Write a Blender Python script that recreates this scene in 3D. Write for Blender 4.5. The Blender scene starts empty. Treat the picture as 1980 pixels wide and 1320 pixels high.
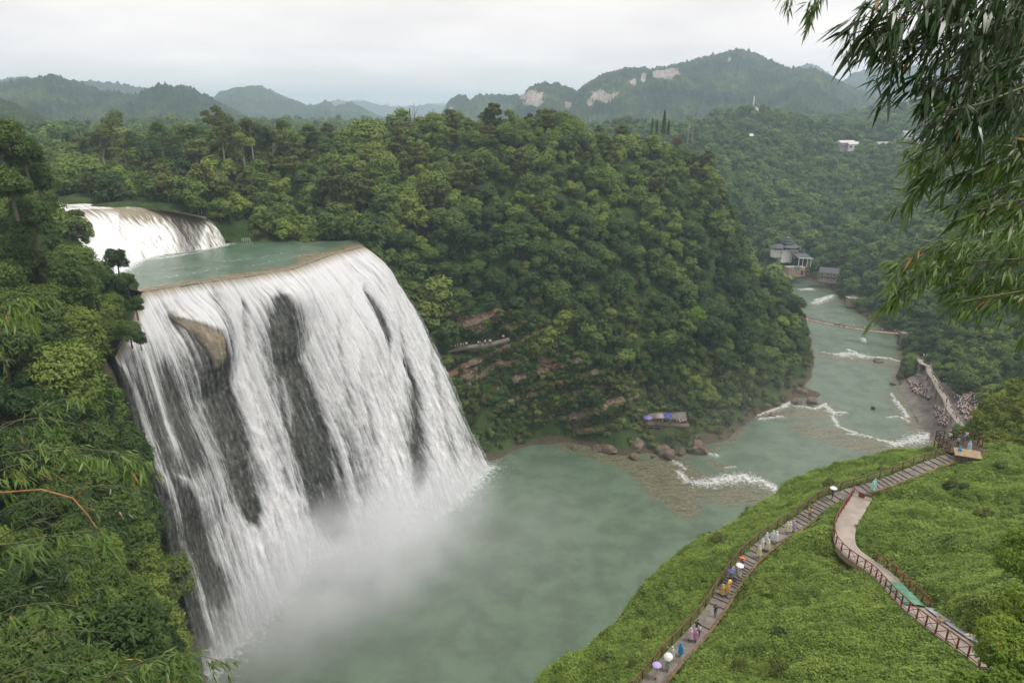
import bpy, bmesh, math, random
import numpy as np
from mathutils import Vector, Matrix, Euler
from mathutils.bvhtree import BVHTree
from mathutils.geometry import delaunay_2d_cdt

sc = bpy.context.scene
COL = sc.collection
# ------------------------------------------------------------------ camera
CZ = 110.0
PITCH = math.atan(1/3)
cam_d = bpy.data.cameras.new("camera"); cam = bpy.data.objects.new("camera", cam_d); COL.objects.link(cam)
cam.location = (0, 0, CZ); cam.rotation_euler = (math.pi/2 - PITCH, 0, 0)
cam_d.sensor_width = 36; cam_d.lens = 24; cam_d.clip_start = 0.1; cam_d.clip_end = 40000
sc.camera = cam
# ------------------------------------------------------------------ sky, sun, exposure
SUN_EL, SUN_AZ = math.radians(64), math.radians(112)     # azimuth from +Y towards +X
wd = bpy.data.worlds.new("World"); sc.world = wd; wd.use_nodes = True
nt = wd.node_tree; nt.nodes.clear(); N = nt.nodes; L = nt.links
wo = N.new('ShaderNodeOutputWorld'); bg = N.new('ShaderNodeBackground')
sky = N.new('ShaderNodeTexSky'); sky.sky_type = 'NISHITA'; sky.sun_disc = False
sky.sun_elevation = SUN_EL; sky.sun_rotation = SUN_AZ; sky.dust_density = 3; sky.altitude = 900
tc = N.new('ShaderNodeTexCoord'); sep = N.new('ShaderNodeSeparateXYZ'); L.new(tc.outputs['Generated'], sep.inputs[0])
addz = N.new('ShaderNodeMath'); addz.operation = 'ADD'; addz.inputs[1].default_value = 0.16; L.new(sep.outputs['Z'], addz.inputs[0])
mxz = N.new('ShaderNodeMath'); mxz.operation = 'MAXIMUM'; mxz.inputs[1].default_value = 0.05; L.new(addz.outputs[0], mxz.inputs[0])
dx = N.new('ShaderNodeMath'); dx.operation = 'DIVIDE'; L.new(sep.outputs['X'], dx.inputs[0]); L.new(mxz.outputs[0], dx.inputs[1])
dy = N.new('ShaderNodeMath'); dy.operation = 'DIVIDE'; L.new(sep.outputs['Y'], dy.inputs[0]); L.new(mxz.outputs[0], dy.inputs[1])
cmb = N.new('ShaderNodeCombineXYZ'); L.new(dx.outputs[0], cmb.inputs[0]); L.new(dy.outputs[0], cmb.inputs[1])
cn = N.new('ShaderNodeTexNoise'); cn.inputs['Scale'].default_value = 0.9; cn.inputs['Detail'].default_value = 5; cn.inputs['Roughness'].default_value = 0.5
L.new(cmb.outputs[0], cn.inputs['Vector'])
cr = N.new('ShaderNodeValToRGB'); L.new(cn.outputs['Fac'], cr.inputs[0])
cr.color_ramp.elements[0].position = 0.3; cr.color_ramp.elements[0].color = (0.72, 0.67, 0.655, 1)
cr.color_ramp.elements[1].position = 0.62; cr.color_ramp.elements[1].color = (0.91, 0.845, 0.81, 1)
e = cr.color_ramp.elements.new(0.72); e.color = (1.0, 0.92, 0.85, 1)
vm = N.new('ShaderNodeVectorMath'); vm.operation = 'SCALE'; vm.inputs['Scale'].default_value = 0.10; L.new(sky.outputs[0], vm.inputs[0])
mx = N.new('ShaderNodeMix'); mx.data_type = 'RGBA'; mx.inputs['Factor'].default_value = 0.96
L.new(vm.outputs[0], mx.inputs[6]); L.new(cr.outputs[0], mx.inputs[7]); L.new(mx.outputs[2], bg.inputs['Color'])
bg.inputs['Strength'].default_value = 0.885
L.new(bg.outputs[0], wo.inputs['Surface'])
sun_d = bpy.data.lights.new("sun", 'SUN'); sun = bpy.data.objects.new("sun", sun_d); COL.objects.link(sun)
sun_d.energy = 1.7; sun_d.angle = math.radians(14); sun_d.color = (1.0, 0.96, 0.9)
sdir = Vector((math.sin(SUN_AZ)*math.cos(SUN_EL), math.cos(SUN_AZ)*math.cos(SUN_EL), math.sin(SUN_EL)))
sun.rotation_euler = sdir.to_track_quat('Z', 'Y').to_euler()
sc.view_settings.view_transform = 'Standard'; sc.view_settings.look = 'None'
sc.view_settings.exposure = 0.66; sc.view_settings.gamma = 1.0; sc.view_settings.use_curve_mapping = False
sc.render.engine = 'CYCLES'
cy = sc.cycles
cy.use_denoising = True
cy.max_bounces = 8; cy.diffuse_bounces = 3; cy.glossy_bounces = 1; cy.transmission_bounces = 3
cy.transparent_max_bounces = 12; cy.volume_bounces = 6; cy.volume_step_rate = 2.0; cy.volume_max_steps = 64
cy.caustics_reflective = False; cy.caustics_refractive = False
cy.use_adaptive_sampling = True; cy.adaptive_threshold = 0.02

# ------------------------------------------------------------------ helpers
cp, sp = math.cos(PITCH), math.sin(PITCH)
F = 1320.0
def ray(u, v):
    x = (u-990)/F; y = (660-v)/F
    return x, cp + y*sp, -sp + y*cp
def P(u, v, z=0.0):
    x, y, zz = ray(u, v); t = (CZ - z)/(-zz)
    return (x*t, y*t, z)
def D(u, v, d, dz=0.0):
    x, y, zz = ray(u, v)
    return (x*d, y*d, CZ + zz*d - dz)
def proj(X, Y, Z):
    dz = Z - CZ; dep = Y*cp - dz*sp; up = Y*sp + dz*cp
    dep_ = np.maximum(dep, 1e-3)
    return 990 + X/dep_*F, 660 - up/dep_*F, dep

rs = np.random.RandomState(7)
_perm = rs.permutation(256); _perm = np.concatenate([_perm]*3)
_g = rs.normal(size=(256, 3)); _g /= np.linalg.norm(_g, axis=1)[:, None]
def noise3(x, y, z=0.0):
    x, y, z = np.broadcast_arrays(np.asarray(x, float), np.asarray(y, float), np.asarray(z, float))
    xi, yi, zi = np.floor(x).astype(int), np.floor(y).astype(int), np.floor(z).astype(int)
    fx, fy, fz = x-xi, y-yi, z-zi
    s = lambda t: t*t*t*(t*(t*6-15)+10)
    u, v, w = s(fx), s(fy), s(fz); r = 0
    for i in (0, 1):
        for j in (0, 1):
            for k in (0, 1):
                h = _perm[_perm[_perm[(xi+i) & 255] + ((yi+j) & 255)] + ((zi+k) & 255)]
                g = _g[h]
                d = g[..., 0]*(fx-i) + g[..., 1]*(fy-j) + g[..., 2]*(fz-k)
                r = r + d*(u if i else 1-u)*(v if j else 1-v)*(w if k else 1-w)
    return r*1.6
def fbm(x, y, z=0.0, o=4, g=0.5):
    r = 0; a = 1; f = 1
    for k in range(o):
        r = r + a*noise3(np.asarray(x)*f+k*17.3, np.asarray(y)*f+k*5.1, np.asarray(z)*f+k*9.7); a *= g; f *= 2.03
    return r

def tag(o, label=None, cat=None, group=None, kind=None):
    if label: o['label'] = label
    if cat: o['category'] = cat
    if group: o['group'] = group
    if kind: o['kind'] = kind
    return o
def empty(name, loc=(0, 0, 0), rz=0, label=None, cat=None, group=None):
    o = bpy.data.objects.new(name, None); COL.objects.link(o); o.location = loc; o.rotation_euler = (0, 0, rz)
    o.empty_display_size = 0.2
    return tag(o, label, cat, group)
def mesh_np(name, V, Fq, mats=(), smooth=False, attrs=None, midx=None):
    V = np.asarray(V, np.float32).reshape(-1, 3)
    me = bpy.data.meshes.new(name)
    Fq = np.asarray(Fq, np.int32); k = Fq.shape[1]
    me.vertices.add(len(V)); me.vertices.foreach_set('co', V.ravel())
    me.loops.add(Fq.size); me.loops.foreach_set('vertex_index', Fq.ravel())
    me.polygons.add(len(Fq)); me.polygons.foreach_set('loop_start', np.arange(0, Fq.size, k, dtype=np.int32))
    for m in mats: me.materials.append(m)
    if midx is not None: me.polygons.foreach_set('material_index', np.asarray(midx, np.int32))
    me.update(calc_edges=True); me.validate()
    if smooth: me.polygons.foreach_set('use_smooth', np.ones(len(me.polygons), bool))
    for n, a in (attrs or {}).items():
        at = me.attributes.new(n, 'FLOAT', 'POINT'); at.data.foreach_set('value', np.asarray(a, np.float32).ravel())
    return me
def link(name, me, parent=None, loc=None):
    o = bpy.data.objects.new(name, me); COL.objects.link(o)
    if parent is not None: o.parent = parent
    if loc is not None: o.location = loc
    return o
class MB:
    """collects boxes / tubes / lofts, builds ONE mesh"""
    def __init__(s): s.v = []; s.f = []
    def add(s, vs, fs):
        n = len(s.v); s.v += [tuple(v) for v in vs]; s.f += [tuple(i+n for i in f) for f in fs]; return s
    def box(s, c, size, rz=0, rx=0, ry=0):
        m = Matrix.Translation(c) @ Euler((rx, ry, rz)).to_matrix().to_4x4()
        a, b, h = size[0]/2, size[1]/2, size[2]/2
        vs = [m @ Vector((x, y, z)) for x in (-a, a) for y in (-b, b) for z in (-h, h)]
        return s.add(vs, [(0, 1, 3, 2), (4, 6, 7, 5), (0, 4, 5, 1), (2, 3, 7, 6), (0, 2, 6, 4), (1, 5, 7, 3)])
    def beam(s, a, b, w, h):
        a = Vector(a); b = Vector(b); d = b-a; l = d.length
        if l < 1e-5: return s
        q = d.to_track_quat('Y', 'Z').to_matrix().to_4x4(); m = Matrix.Translation((a+b)/2) @ q
        vs = [m @ Vector((x*w/2, y*l/2, z*h/2)) for x in (-1, 1) for y in (-1, 1) for z in (-1, 1)]
        return s.add(vs, [(0, 1, 3, 2), (4, 6, 7, 5), (0, 4, 5, 1), (2, 3, 7, 6), (0, 2, 6, 4), (1, 5, 7, 3)])
    def tube(s, pts, rad, n=6, cap=True):
        pts = [Vector(p) for p in pts]
        if not hasattr(rad, '__len__'): rad = [rad]*len(pts)
        n0 = len(s.v); k = len(pts); ref = Vector((0.13, 0.21, 1)).normalized()
        for i, p in enumerate(pts):
            t = (pts[min(i+1, k-1)] - pts[max(i-1, 0)]).normalized()
            a = t.cross(ref)
            if a.length < 0.05: a = t.cross(Vector((1, 0, 0)))
            a.normalize(); b = t.cross(a)
            for j in range(n):
                w = 2*math.pi*j/n; s.v.append(tuple(p + (a*math.cos(w) + b*math.sin(w))*rad[i]))
        for i in range(k-1):
            for j in range(n):
                q = n0+i*n; s.f.append((q+j, q+(j+1) % n, q+n+(j+1) % n, q+n+j))
        if cap:
            s.f.append(tuple(n0+j for j in range(n))[::-1]); s.f.append(tuple(n0+(k-1)*n+j for j in range(n)))
        return s
    def lathe(s, prof, c=(0, 0, 0), n=12):
        n0 = len(s.v)
        for r, z in prof:
            for j in range(n):
                w = 2*math.pi*j/n; s.v.append((c[0]+r*math.cos(w), c[1]+r*math.sin(w), c[2]+z))
        for i in range(len(prof)-1):
            for j in range(n):
                q = n0+i*n; s.f.append((q+j, q+(j+1) % n, q+n+(j+1) % n, q+n+j))
        return s
    def mesh(s, name, mat, smooth=False):
        me = bpy.data.meshes.new(name); me.from_pydata([tuple(v) for v in s.v], [], s.f)
        if mat is not None: me.materials.append(mat)
        me.update()
        if smooth: me.polygons.foreach_set('use_smooth', np.ones(len(me.polygons), bool))
        return me
    def build(s, name, mat, parent=None, smooth=False):
        return link(name, s.mesh(name, mat, smooth), parent)

# ------------------------------------------------------------------ materials
class MT:
    def __init__(s, name):
        s.m = bpy.data.materials.new(name); s.m.use_nodes = True; s.t = s.m.node_tree; s.t.nodes.clear()
        s.out = s.n('ShaderNodeOutputMaterial')
    def n(s, t, **kw):
        nd = s.t.nodes.new(t)
        for k, v in kw.items(): setattr(nd, k, v)
        return nd
    def l(s, a, b): s.t.links.new(a, b); return s
    def inp(s, nd, i, v):
        if hasattr(v, 'is_output') or isinstance(v, bpy.types.NodeSocket): s.l(v, nd.inputs[i])
        else: nd.inputs[i].default_value = v
    def math(s, op, a, b=0.5, c=None, clamp=False):
        nd = s.n('ShaderNodeMath', operation=op); nd.use_clamp = clamp
        s.inp(nd, 0, a); s.inp(nd, 1, b)
        if c is not None: s.inp(nd, 2, c)
        return nd.outputs[0]
    def mix(s, f, a, b, blend='MIX'):
        nd = s.n('ShaderNodeMix', data_type='RGBA'); nd.blend_type = blend
        s.inp(nd, 0, f)
        for i, v in ((6, a), (7, b)):
            s.inp(nd, i, tuple(v)+(1,) if isinstance(v, tuple) and len(v) == 3 else v)
        return nd.outputs[2]
    def noise(s, scale=5, detail=4, rough=0.5, vec=None, dim='3D'):
        nd = s.n('ShaderNodeTexNoise'); nd.inputs['Scale'].default_value = scale; nd.inputs['Detail'].default_value = detail
        nd.inputs['Roughness'].default_value = rough
        if vec is not None: s.l(vec, nd.inputs['Vector'])
        return nd.outputs['Fac']
    def ramp(s, f, stops):
        nd = s.n('ShaderNodeValToRGB'); s.l(f, nd.inputs[0]); r = nd.color_ramp
        r.elements[0].position = stops[0][0]; r.elements[0].color = tuple(stops[0][1])+(1,)
        r.elements[1].position = stops[-1][0]; r.elements[1].color = tuple(stops[-1][1])+(1,)
        for p, c in stops[1:-1]:
            e = r.elements.new(p); e.color = tuple(c)+(1,)
        return nd.outputs[0]
    def ss(s, f, a, b):
        nd = s.n('ShaderNodeMapRange', interpolation_type='SMOOTHSTEP'); s.inp(nd, 0, f); s.inp(nd, 1, a); s.inp(nd, 2, b)
        return nd.outputs[0]
    def attr(s, name): return s.n('ShaderNodeAttribute', attribute_name=name).outputs['Fac']
    def pos(s, scale=(1, 1, 1)):
        g = s.n('ShaderNodeNewGeometry'); mp = s.n('ShaderNodeMapping'); mp.inputs['Scale'].default_value = scale
        s.l(g.outputs['Position'], mp.inputs['Vector']); return mp.outputs[0]
    def obj(s, scale=(1, 1, 1)):
        g = s.n('ShaderNodeTexCoord'); mp = s.n('ShaderNodeMapping'); mp.inputs['Scale'].default_value = scale
        s.l(g.outputs['Object'], mp.inputs['Vector']); return mp.outputs[0]
    def bump(s, h, strength=0.5, dist=0.1):
        nd = s.n('ShaderNodeBump'); nd.inputs['Strength'].default_value = strength; nd.inputs['Distance'].default_value = dist
        s.l(h, nd.inputs['Height']); return nd.outputs[0]
    def bsdf(s, color, rough=0.7, spec=0.3, normal=None, **kw):
        b = s.n('ShaderNodeBsdfPrincipled')
        s.inp(b, 'Base Color', tuple(color)+(1,) if isinstance(color, tuple) and len(color) == 3 else color)
        s.inp(b, 'Roughness', rough); s.inp(b, 'Specular IOR Level', spec)
        if normal is not None: s.l(normal, b.inputs['Normal'])
        for k, v in kw.items(): s.inp(b, k, v)
        return b.outputs[0]
    def done(s, sh): s.l(sh, s.out.inputs['Surface']); return s.m

def mat_simple(name, col, rough=0.7, var=0.25, scale=3.0, spec=0.3, bump=0.0, grey=None):
    t = MT(name); f = t.noise(scale, 5, 0.6, t.obj())
    a = tuple(c*(1-var) for c in col); b = tuple(min(1, c*(1+var)) for c in col)
    c = t.mix(t.ss(f, 0.3, 0.7), a, b)
    nm = t.bump(f, bump, 0.05) if bump else None
    return t.done(t.bsdf(c, rough, spec, nm))
def mat_leaf(name, dark, mid, light, trans=0.25, spec=0.14, rough=0.6, odd=None, pscale=0.02):
    t = MT(name)
    oi = t.n('ShaderNodeObjectInfo').outputs['Random']
    tone = t.attr('tone')
    big = t.noise(pscale, 3, 0.5, t.pos())
    f = t.math('ADD', t.math('MULTIPLY', oi, 0.55), t.math('MULTIPLY', tone, 0.32))
    f = t.math('ADD', f, t.math('MULTIPLY', t.math('SUBTRACT', big, 0.5), 1.0))
    f = t.math('ADD', f, 0.05)
    stops = [(0.0, dark), (0.5, mid), (1.0, light)]
    if pscale > .15: f = t.math('ADD', f, t.math('MULTIPLY', t.math('SUBTRACT', t.noise(pscale*5, 3, .6, t.pos()), .5), .5))
    c = t.ramp(f, stops)
    if odd is not None:
        c = t.mix(t.math('GREATER_THAN', tone, 0.985), c, odd)
    b = t.bsdf(c, rough, spec)
    tr = t.n('ShaderNodeBsdfTranslucent'); t.l(t.mix(1.0, c, (1.3, 1.4, 0.6), 'MULTIPLY'), tr.inputs['Color'])
    ms = t.n('ShaderNodeMixShader'); ms.inputs[0].default_value = trans; t.l(b, ms.inputs[1]); t.l(tr.outputs[0], ms.inputs[2])
    return t.done(ms.outputs[0])
# ================================================================== TERRAIN
def densify(pts, step=5.0):
    out = []
    for a, b in zip(pts[:-1], pts[1:]):
        a = np.array(a, float); b = np.array(b, float); n = max(1, int(np.linalg.norm((b-a)[:2])/step))
        for k in range(n): out.append(tuple(a + (b-a)*k/n))
    out.append(tuple(pts[-1])); return out
shoreL = [P(*p) for p in [(945, 890), (990, 868), (1040, 852), (1090, 848), (1140, 862), (1185, 872), (1250, 874), (1300, 880), (1370, 872), (1415, 856),
          (1445, 815), (1490, 790), (1545, 768)]] + [(140, 300, 0), (159, 348, 0), (172, 395, 0), (176, 420, 0), (160, 438, 0), (120, 446, 0)]
farbank = [(120, 478, 0), (165, 474, 0), P(1535, 549), P(1575, 547), (213, 450, 0)]
shoreR = [P(*p) for p in [(1608, 558), (1625, 580), (1652, 600), (1690, 625), (1735, 650), (1742, 695), (1728, 725), (1745, 770), (1775, 815), (1798, 850), (1815, 862)]]
shoreN = [(130, 195, 0), (105, 172, 0), (80, 148, 0), (62, 128, 0), (45, 110, 0), (28, 95, 0), (12, 85, 0), (0, 78, 0), (-20, 74, 0), (-42, 80, 0), (-58, 95, 0), (-66, 112, 0)]
basepx = [(945, 905), (890, 962), (790, 1042), (690, 1062), (600, 1085), (520, 1185), (470, 1232), (430, 1270), (395, 1300)]
base_pts = [P(u, v) for u, v in basepx]
lip_pts = [P(700, 475, 71.5), P(640, 490, 71.5), P(560, 519, 71.5), P(480, 532, 71.5), P(380, 546, 71.5), P(275, 562, 71.5), P(262, 604, 70), P(248, 640, 68), P(222, 690, 64.5)]
river_poly = shoreL + farbank + shoreR + shoreN + [base_pts[-1]] + base_pts[::-1]
pool_px = [(700, 475), (690, 467), (640, 469), (560, 469), (480, 467), (440, 470)]
casc_foot = [P(u, v, 71.5) for u, v in [(438, 472), (400, 481), (350, 487), (310, 492), (270, 503), (235, 525), (205, 550)]]
casc_top = [P(u, v, z) for u, v, z in [(400, 424, 79.5), (345, 413, 81), (285, 408, 82), (230, 405, 82.3), (190, 404, 82.5), (150, 406, 82.5), (105, 412, 82.5)]]
up_back = [P(u, v, 82.8) for u, v in [(396, 419), (340, 408), (270, 401), (210, 398), (165, 394), (130, 391), (60, 393)]]

def inside(X, Y, poly):
    X = np.asarray(X, float); Y = np.asarray(Y, float); r = np.zeros(X.shape, bool)
    n = len(poly)
    for i in range(n):
        x1, y1 = poly[i][:2]; x2, y2 = poly[(i+1) % n][:2]
        if y1 == y2: continue
        c = ((y1 > Y) != (y2 > Y)) & (X < (x2-x1)*(Y-y1)/(y2-y1)+x1)
        r ^= c
    return r
def pdist(X, Y, line, closed=False):
    X = np.asarray(X, float); Y = np.asarray(Y, float); d = np.full(X.shape, 1e9)
    n = len(line); rng_ = range(n if closed else n-1)
    for i in rng_:
        x1, y1 = line[i][:2]; x2, y2 = line[(i+1) % n][:2]
        dx_, dy_ = x2-x1, y2-y1; l2 = dx_*dx_+dy_*dy_+1e-9
        t = np.clip(((X-x1)*dx_+(Y-y1)*dy_)/l2, 0, 1)
        d = np.minimum(d, np.hypot(X-x1-t*dx_, Y-y1-t*dy_))
    return d

ctrl = []
ctrl += [(x, y, -0.6) for x, y, z in densify(shoreL, 6)+densify(farbank, 8)+densify(shoreR, 6)+densify(shoreN, 6)]
# river bed
gx, gy = np.meshgrid(np.arange(-70, 230, 14), np.arange(80, 480, 14))
ins = inside(gx, gy, river_poly) & (pdist(gx, gy, river_poly, True) > 6)
ctrl += [(float(a), float(b), -4.0) for a, b in zip(gx[ins], gy[ins])]
# behind the fall: lip set back, foot set back
for lp, bp in zip(lip_pts, base_pts):
    lx, ly, lz = lp; bx, by, _ = bp; d = math.hypot(lx-bx, ly-by); ex, ey = (lx-bx)/d, (ly-by)/d
    ctrl += [(lx+ex*4, ly+ey*4, lz-3), (bx+ex*11, by+ey*11, -3), (bx+ex*(d*0.75), by+ey*(d*0.75), 30)]
# pool bed
pool_poly = lip_pts[:6] + [(-100, 160, 71.5)] + casc_foot[::-1] + [P(u, v, 71.5) for u, v in pool_px[::-1]]
gx, gy = np.meshgrid(np.arange(-130, -30, 7), np.arange(150, 225, 7))
ins = inside(gx, gy, pool_poly) & (pdist(gx, gy, lip_pts[:6]) > 7)
ctrl += [(float(a), float(b), 69.0) for a, b in zip(gx[ins], gy[ins])]
for u, v in pool_px[1:]: ctrl.append(P(u, v-1, 72.0))
for q in casc_foot: ctrl.append((q[0], q[1], 69.5))
for q in casc_top: ctrl.append((q[0], q[1], q[2]-1.5))
for q in up_back: ctrl.append((q[0], q[1], q[2]+0.2))
ctrl += [(-100, 150, 73), (-112, 168, 75), (-150, 195, 83.5), (-175, 205, 86), (-200, 240, 86), (-136, 202, 79)]
ctrl += [(-84, 213, 73), (-84, 220, 79), (-90, 224, 81), (-78, 216, 74)]
ctrl += [P(250, 384, 85), P(330, 392, 84.5), P(160, 375, 85), P(400, 405, 84)]
# middle hill (canopy surface, lowered to the ground)
M = [(720, 425, 232, 7), (720, 350, 248, 7), (720, 265, 285, 8), (640, 440, 230, 6), (560, 440, 231, 6), (490, 440, 232, 6), (560, 330, 255, 8), (560, 250, 290, 9), (470, 232, 290, 12), (640, 270, 285, 9), (400, 380, 242, 6), (400, 300, 262, 10), (400, 225, 290, 15),
     (250, 340, 262, 8), (250, 265, 285, 12), (170, 310, 275, 8), (170, 250, 300, 14), (100, 300, 300, 7), (30, 300, 330, 5), (820, 240, 295, 8), (850, 300, 272, 8), (900, 218, 300, 8), (1050, 208, 300, 8), (1050, 300, 278, 8), (1050, 400, 258, 7),
     (1050, 500, 246, 6), (900, 400, 250, 7), (900, 500, 240, 6), (800, 450, 236, 6), (800, 520, 232, 4), (770, 520, 229, 4), (900, 590, 233, 3), (1050, 600, 239, 4), (1050, 690, 234, 3), (1200, 245, 310, 8), (1200, 300, 292, 8), (1200, 400, 270, 7),
     (1200, 500, 257, 6), (1200, 600, 249, 5), (1200, 700, 241, 4), (1200, 790, 231, 2), (1310, 272, 320, 7), (1300, 330, 300, 7), (1300, 400, 282, 6), (1300, 500, 267, 5), (1300, 600, 259, 5), (1300, 700, 250, 4), (1300, 780, 238, 2),
     (1385, 320, 318, 5), (1385, 450, 300, 5), (1400, 550, 288, 5), (1420, 650, 276, 5), (1430, 740, 262, 4), (1430, 470, 318, 6), (1490, 530, 312, 6), (1500, 610, 300, 6), (1500, 700, 282, 6), (1545, 590, 310, 6), (1565, 660, 298, 7), (1560, 720, 280, 6)]
ctrl += [D(*m) for m in M]
ctrl += [(-50, 360, 95), (0, 380, 90), (80, 380, 55), (110, 370, 30), (60, 420, 45), (100, 425, 10), (-100, 400, 85), (-200, 420, 84), (30, 480, 30), (-80, 520, 70), (148, 400, 8)]
# right and far valley wall
Wl = [(1400, 300, 620), (1400, 400, 520), (1400, 262, 690), (1450, 450, 505), (1530, 525, 485), (1600, 300, 700), (1600, 400, 580), (1600, 470, 505), (1640, 284, 740), (1700, 300, 690), (1700, 400, 540), (1700, 500, 440), (1700, 580, 385),
      (1800, 292, 650), (1800, 400, 480), (1800, 500, 410), (1800, 600, 350), (1800, 660, 312), (1900, 300, 580), (1900, 400, 430), (1900, 500, 372), (1900, 600, 328), (1900, 670, 296), (1980, 300, 500), (1980, 400, 395), (1980, 500, 345), (1980, 600, 305), (1980, 670, 278),
      (2150, 300, 420), (2150, 450, 320), (2150, 600, 280), (2150, 700, 250)]
ctrl += [D(u, v, d, 5) for u, v, d in Wl]
ctrl += [D(1440, 268, 760), D(1455, 210, 800, 3), D(1395, 240, 800, 3), D(1520, 240, 800, 3), D(1600, 252, 900, 3), D(1700, 228, 1000, 3), D(1850, 195, 980, 3), D(1980, 178, 940, 3), D(1800, 262, 760), D(1900, 258, 760), D(1330, 262, 760), D(1250, 255, 700),
         D(2200, 190, 800), (1100, 900, 150), (900, 1250, 120), (420, 1250, 80), (0, 1250, 80), (-420, 1250, 90), (-420, 600, 90), (-420, 200, 92), (-420, -40, 100), (120, 900, 78), (-100, 900, 85), (800, 300, 130), (500, 200, 90), (300, 60, 85), (950, -40, 110), (300, -40, 100)]
# crowd terrace by the river
ctrl += [P(1800, 800, 4), P(1850, 820, 6), P(1880, 790, 8), P(1900, 815, 8), P(1785, 765, 3), P(1800, 705, 5), P(1860, 740, 9), P(1760, 720, 3), P(1830, 760, 6)]
ctrl += [P(1290, 840, 1.5), P(1260, 835, 2), P(1325, 838, 1.5), P(1250, 805, 4.5), P(1290, 800, 4.8), P(1330, 805, 4.5), P(1290, 780, 8), P(1250, 780, 9), P(1200, 800, 9)]
# grass slope
stair = [(1240, 1345, 55), (1262, 1318, 55), (1300, 1270, 55.1), (1345, 1225, 55.1), (1385, 1172, 55.2), (1405, 1138, 55.8), (1428, 1103, 57.0), (1452, 1075, 57.8), (1482, 1049, 58.1), (1520, 1025, 58.2), (1560, 998, 58.9), (1602, 966, 60.0), (1650, 949, 60.3), (1690, 939, 60.8), (1740, 921, 61.7), (1800, 897, 62.4), (1842, 882, 63)]
stair_w = [P(*p) for p in stair]
ppath = [(1668, 958, 60.3), (1652, 985, 60.7), (1636, 1010, 61.1), (1630, 1040, 61.7), (1640, 1064, 62.1), (1675, 1086, 62.7), (1708, 1110, 63.5), (1740, 1145, 65.2), (1775, 1180, 66.8), (1820, 1214, 68.2), (1870, 1248, 69.5), (1925, 1290, 70.8)]
ppath_w = [P(*p) for p in ppath]
ctrl += [(x, y, z-0.15) for x, y, z in densify(stair_w, 3)] + [(x, y, z-0.25) for x, y, z in densify(ppath_w[:4], 3)] + [(x, y, z-0.3) for x, y, z in densify(ppath_w[7:], 3)]
ctrl += [(ppath_w[5][0], ppath_w[5][1], ppath_w[5][2]-2.5), (ppath_w[4][0], ppath_w[4][1], ppath_w[4][2]-1.6), (ppath_w[6][0], ppath_w[6][1], ppath_w[6][2]-1.5)]
edge = [P(*p) for p in [(1038, 1318, 50), (1060, 1300, 50), (1130, 1255, 50), (1205, 1195, 50), (1255, 1112, 51), (1300, 1072, 51.5), (1400, 1018, 52), (1490, 965, 52), (1512, 938, 52), (1570, 916, 53), (1650, 892, 54), (1740, 874, 56.5), (1812, 864, 59)]]
ctrl += densify(edge, 4)
for q in densify(edge, 6): # below the edge: steep bank
    r = math.hypot(q[0], q[1]); ctrl.append((q[0]*(1+7/r), q[1]*(1+7/r), q[2]-11))
ctrl += [P(*p) for p in [(1900, 872, 62.5), (1980, 900, 64), (1980, 1000, 66), (1900, 950, 63), (1800, 960, 62), (1760, 1040, 63.5), (1900, 1060, 67), (1980, 1100, 69.5), (1850, 1150, 68.5), (1980, 1320, 74), (1800, 1320, 70), (1650, 1320, 66.5), (1500, 1320, 63), (1400, 1320, 61),
          (1500, 1200, 60.5), (1600, 1200, 64), (1550, 1100, 61), (1650, 1150, 63.5), (2100, 1000, 68), (2100, 1200, 75), (2100, 850, 64)]]
ctrl += [D(1895, 800, 114), D(1915, 765, 116), D(1945, 742, 118), D(1985, 728, 119), D(2080, 700, 119), D(1940, 850, 109)]
ctrl += [D(1893, 800, 150, 25), D(1945, 742, 150, 28), D(1985, 728, 160, 35), (150, 120, 40), D(1870, 840, 128, 16)]
ctrl += [P(1900, 1235, 71), P(1960, 1170, 73)]
# own hill, out of frame
ctrl += [(0, -3, 107.6), (3, 2, 106.5), (-3, 2, 106.5), (0, 8, 93), (12, 12, 88), (30, 10, 92), (60, 0, 96), (5, 30, 68), (15, 35, 70), (35, 25, 80), (-12, 8, 93), (-30, -10, 104), (30, -40, 108), (-60, -40, 105), (110, 30, 88), (-8, 30, 62), (-5, 55, 35), (-15, 60, 12)]
# near left slope
Lf = [(0, 1320, 36, 5), (0, 1100, 46, 5), (0, 900, 60, 6), (0, 700, 85, 6), (0, 520, 112, 7), (0, 350, 135, 9), (130, 1320, 44, 5), (130, 1100, 60, 5), (130, 900, 78, 6), (130, 700, 105, 6), (130, 560, 125, 6), (120, 470, 145, 6),
      (-150, 1320, 28, 4), (-200, 900, 50, 5), (-200, 500, 100, 6), (-200, 350, 130, 8), (225, 1320, 58, 6), (215, 1100, 78, 6), (225, 900, 106, 6), (190, 720, 122, 5), (220, 620, 132, 5), (245, 570, 142, 4), (60, 445, 150, 7)]
ctrl += [D(*m) for m in Lf]
ctrl += [(-60, 70, 20), (-40, 62, 15), (-64, 105, 12)]

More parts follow.
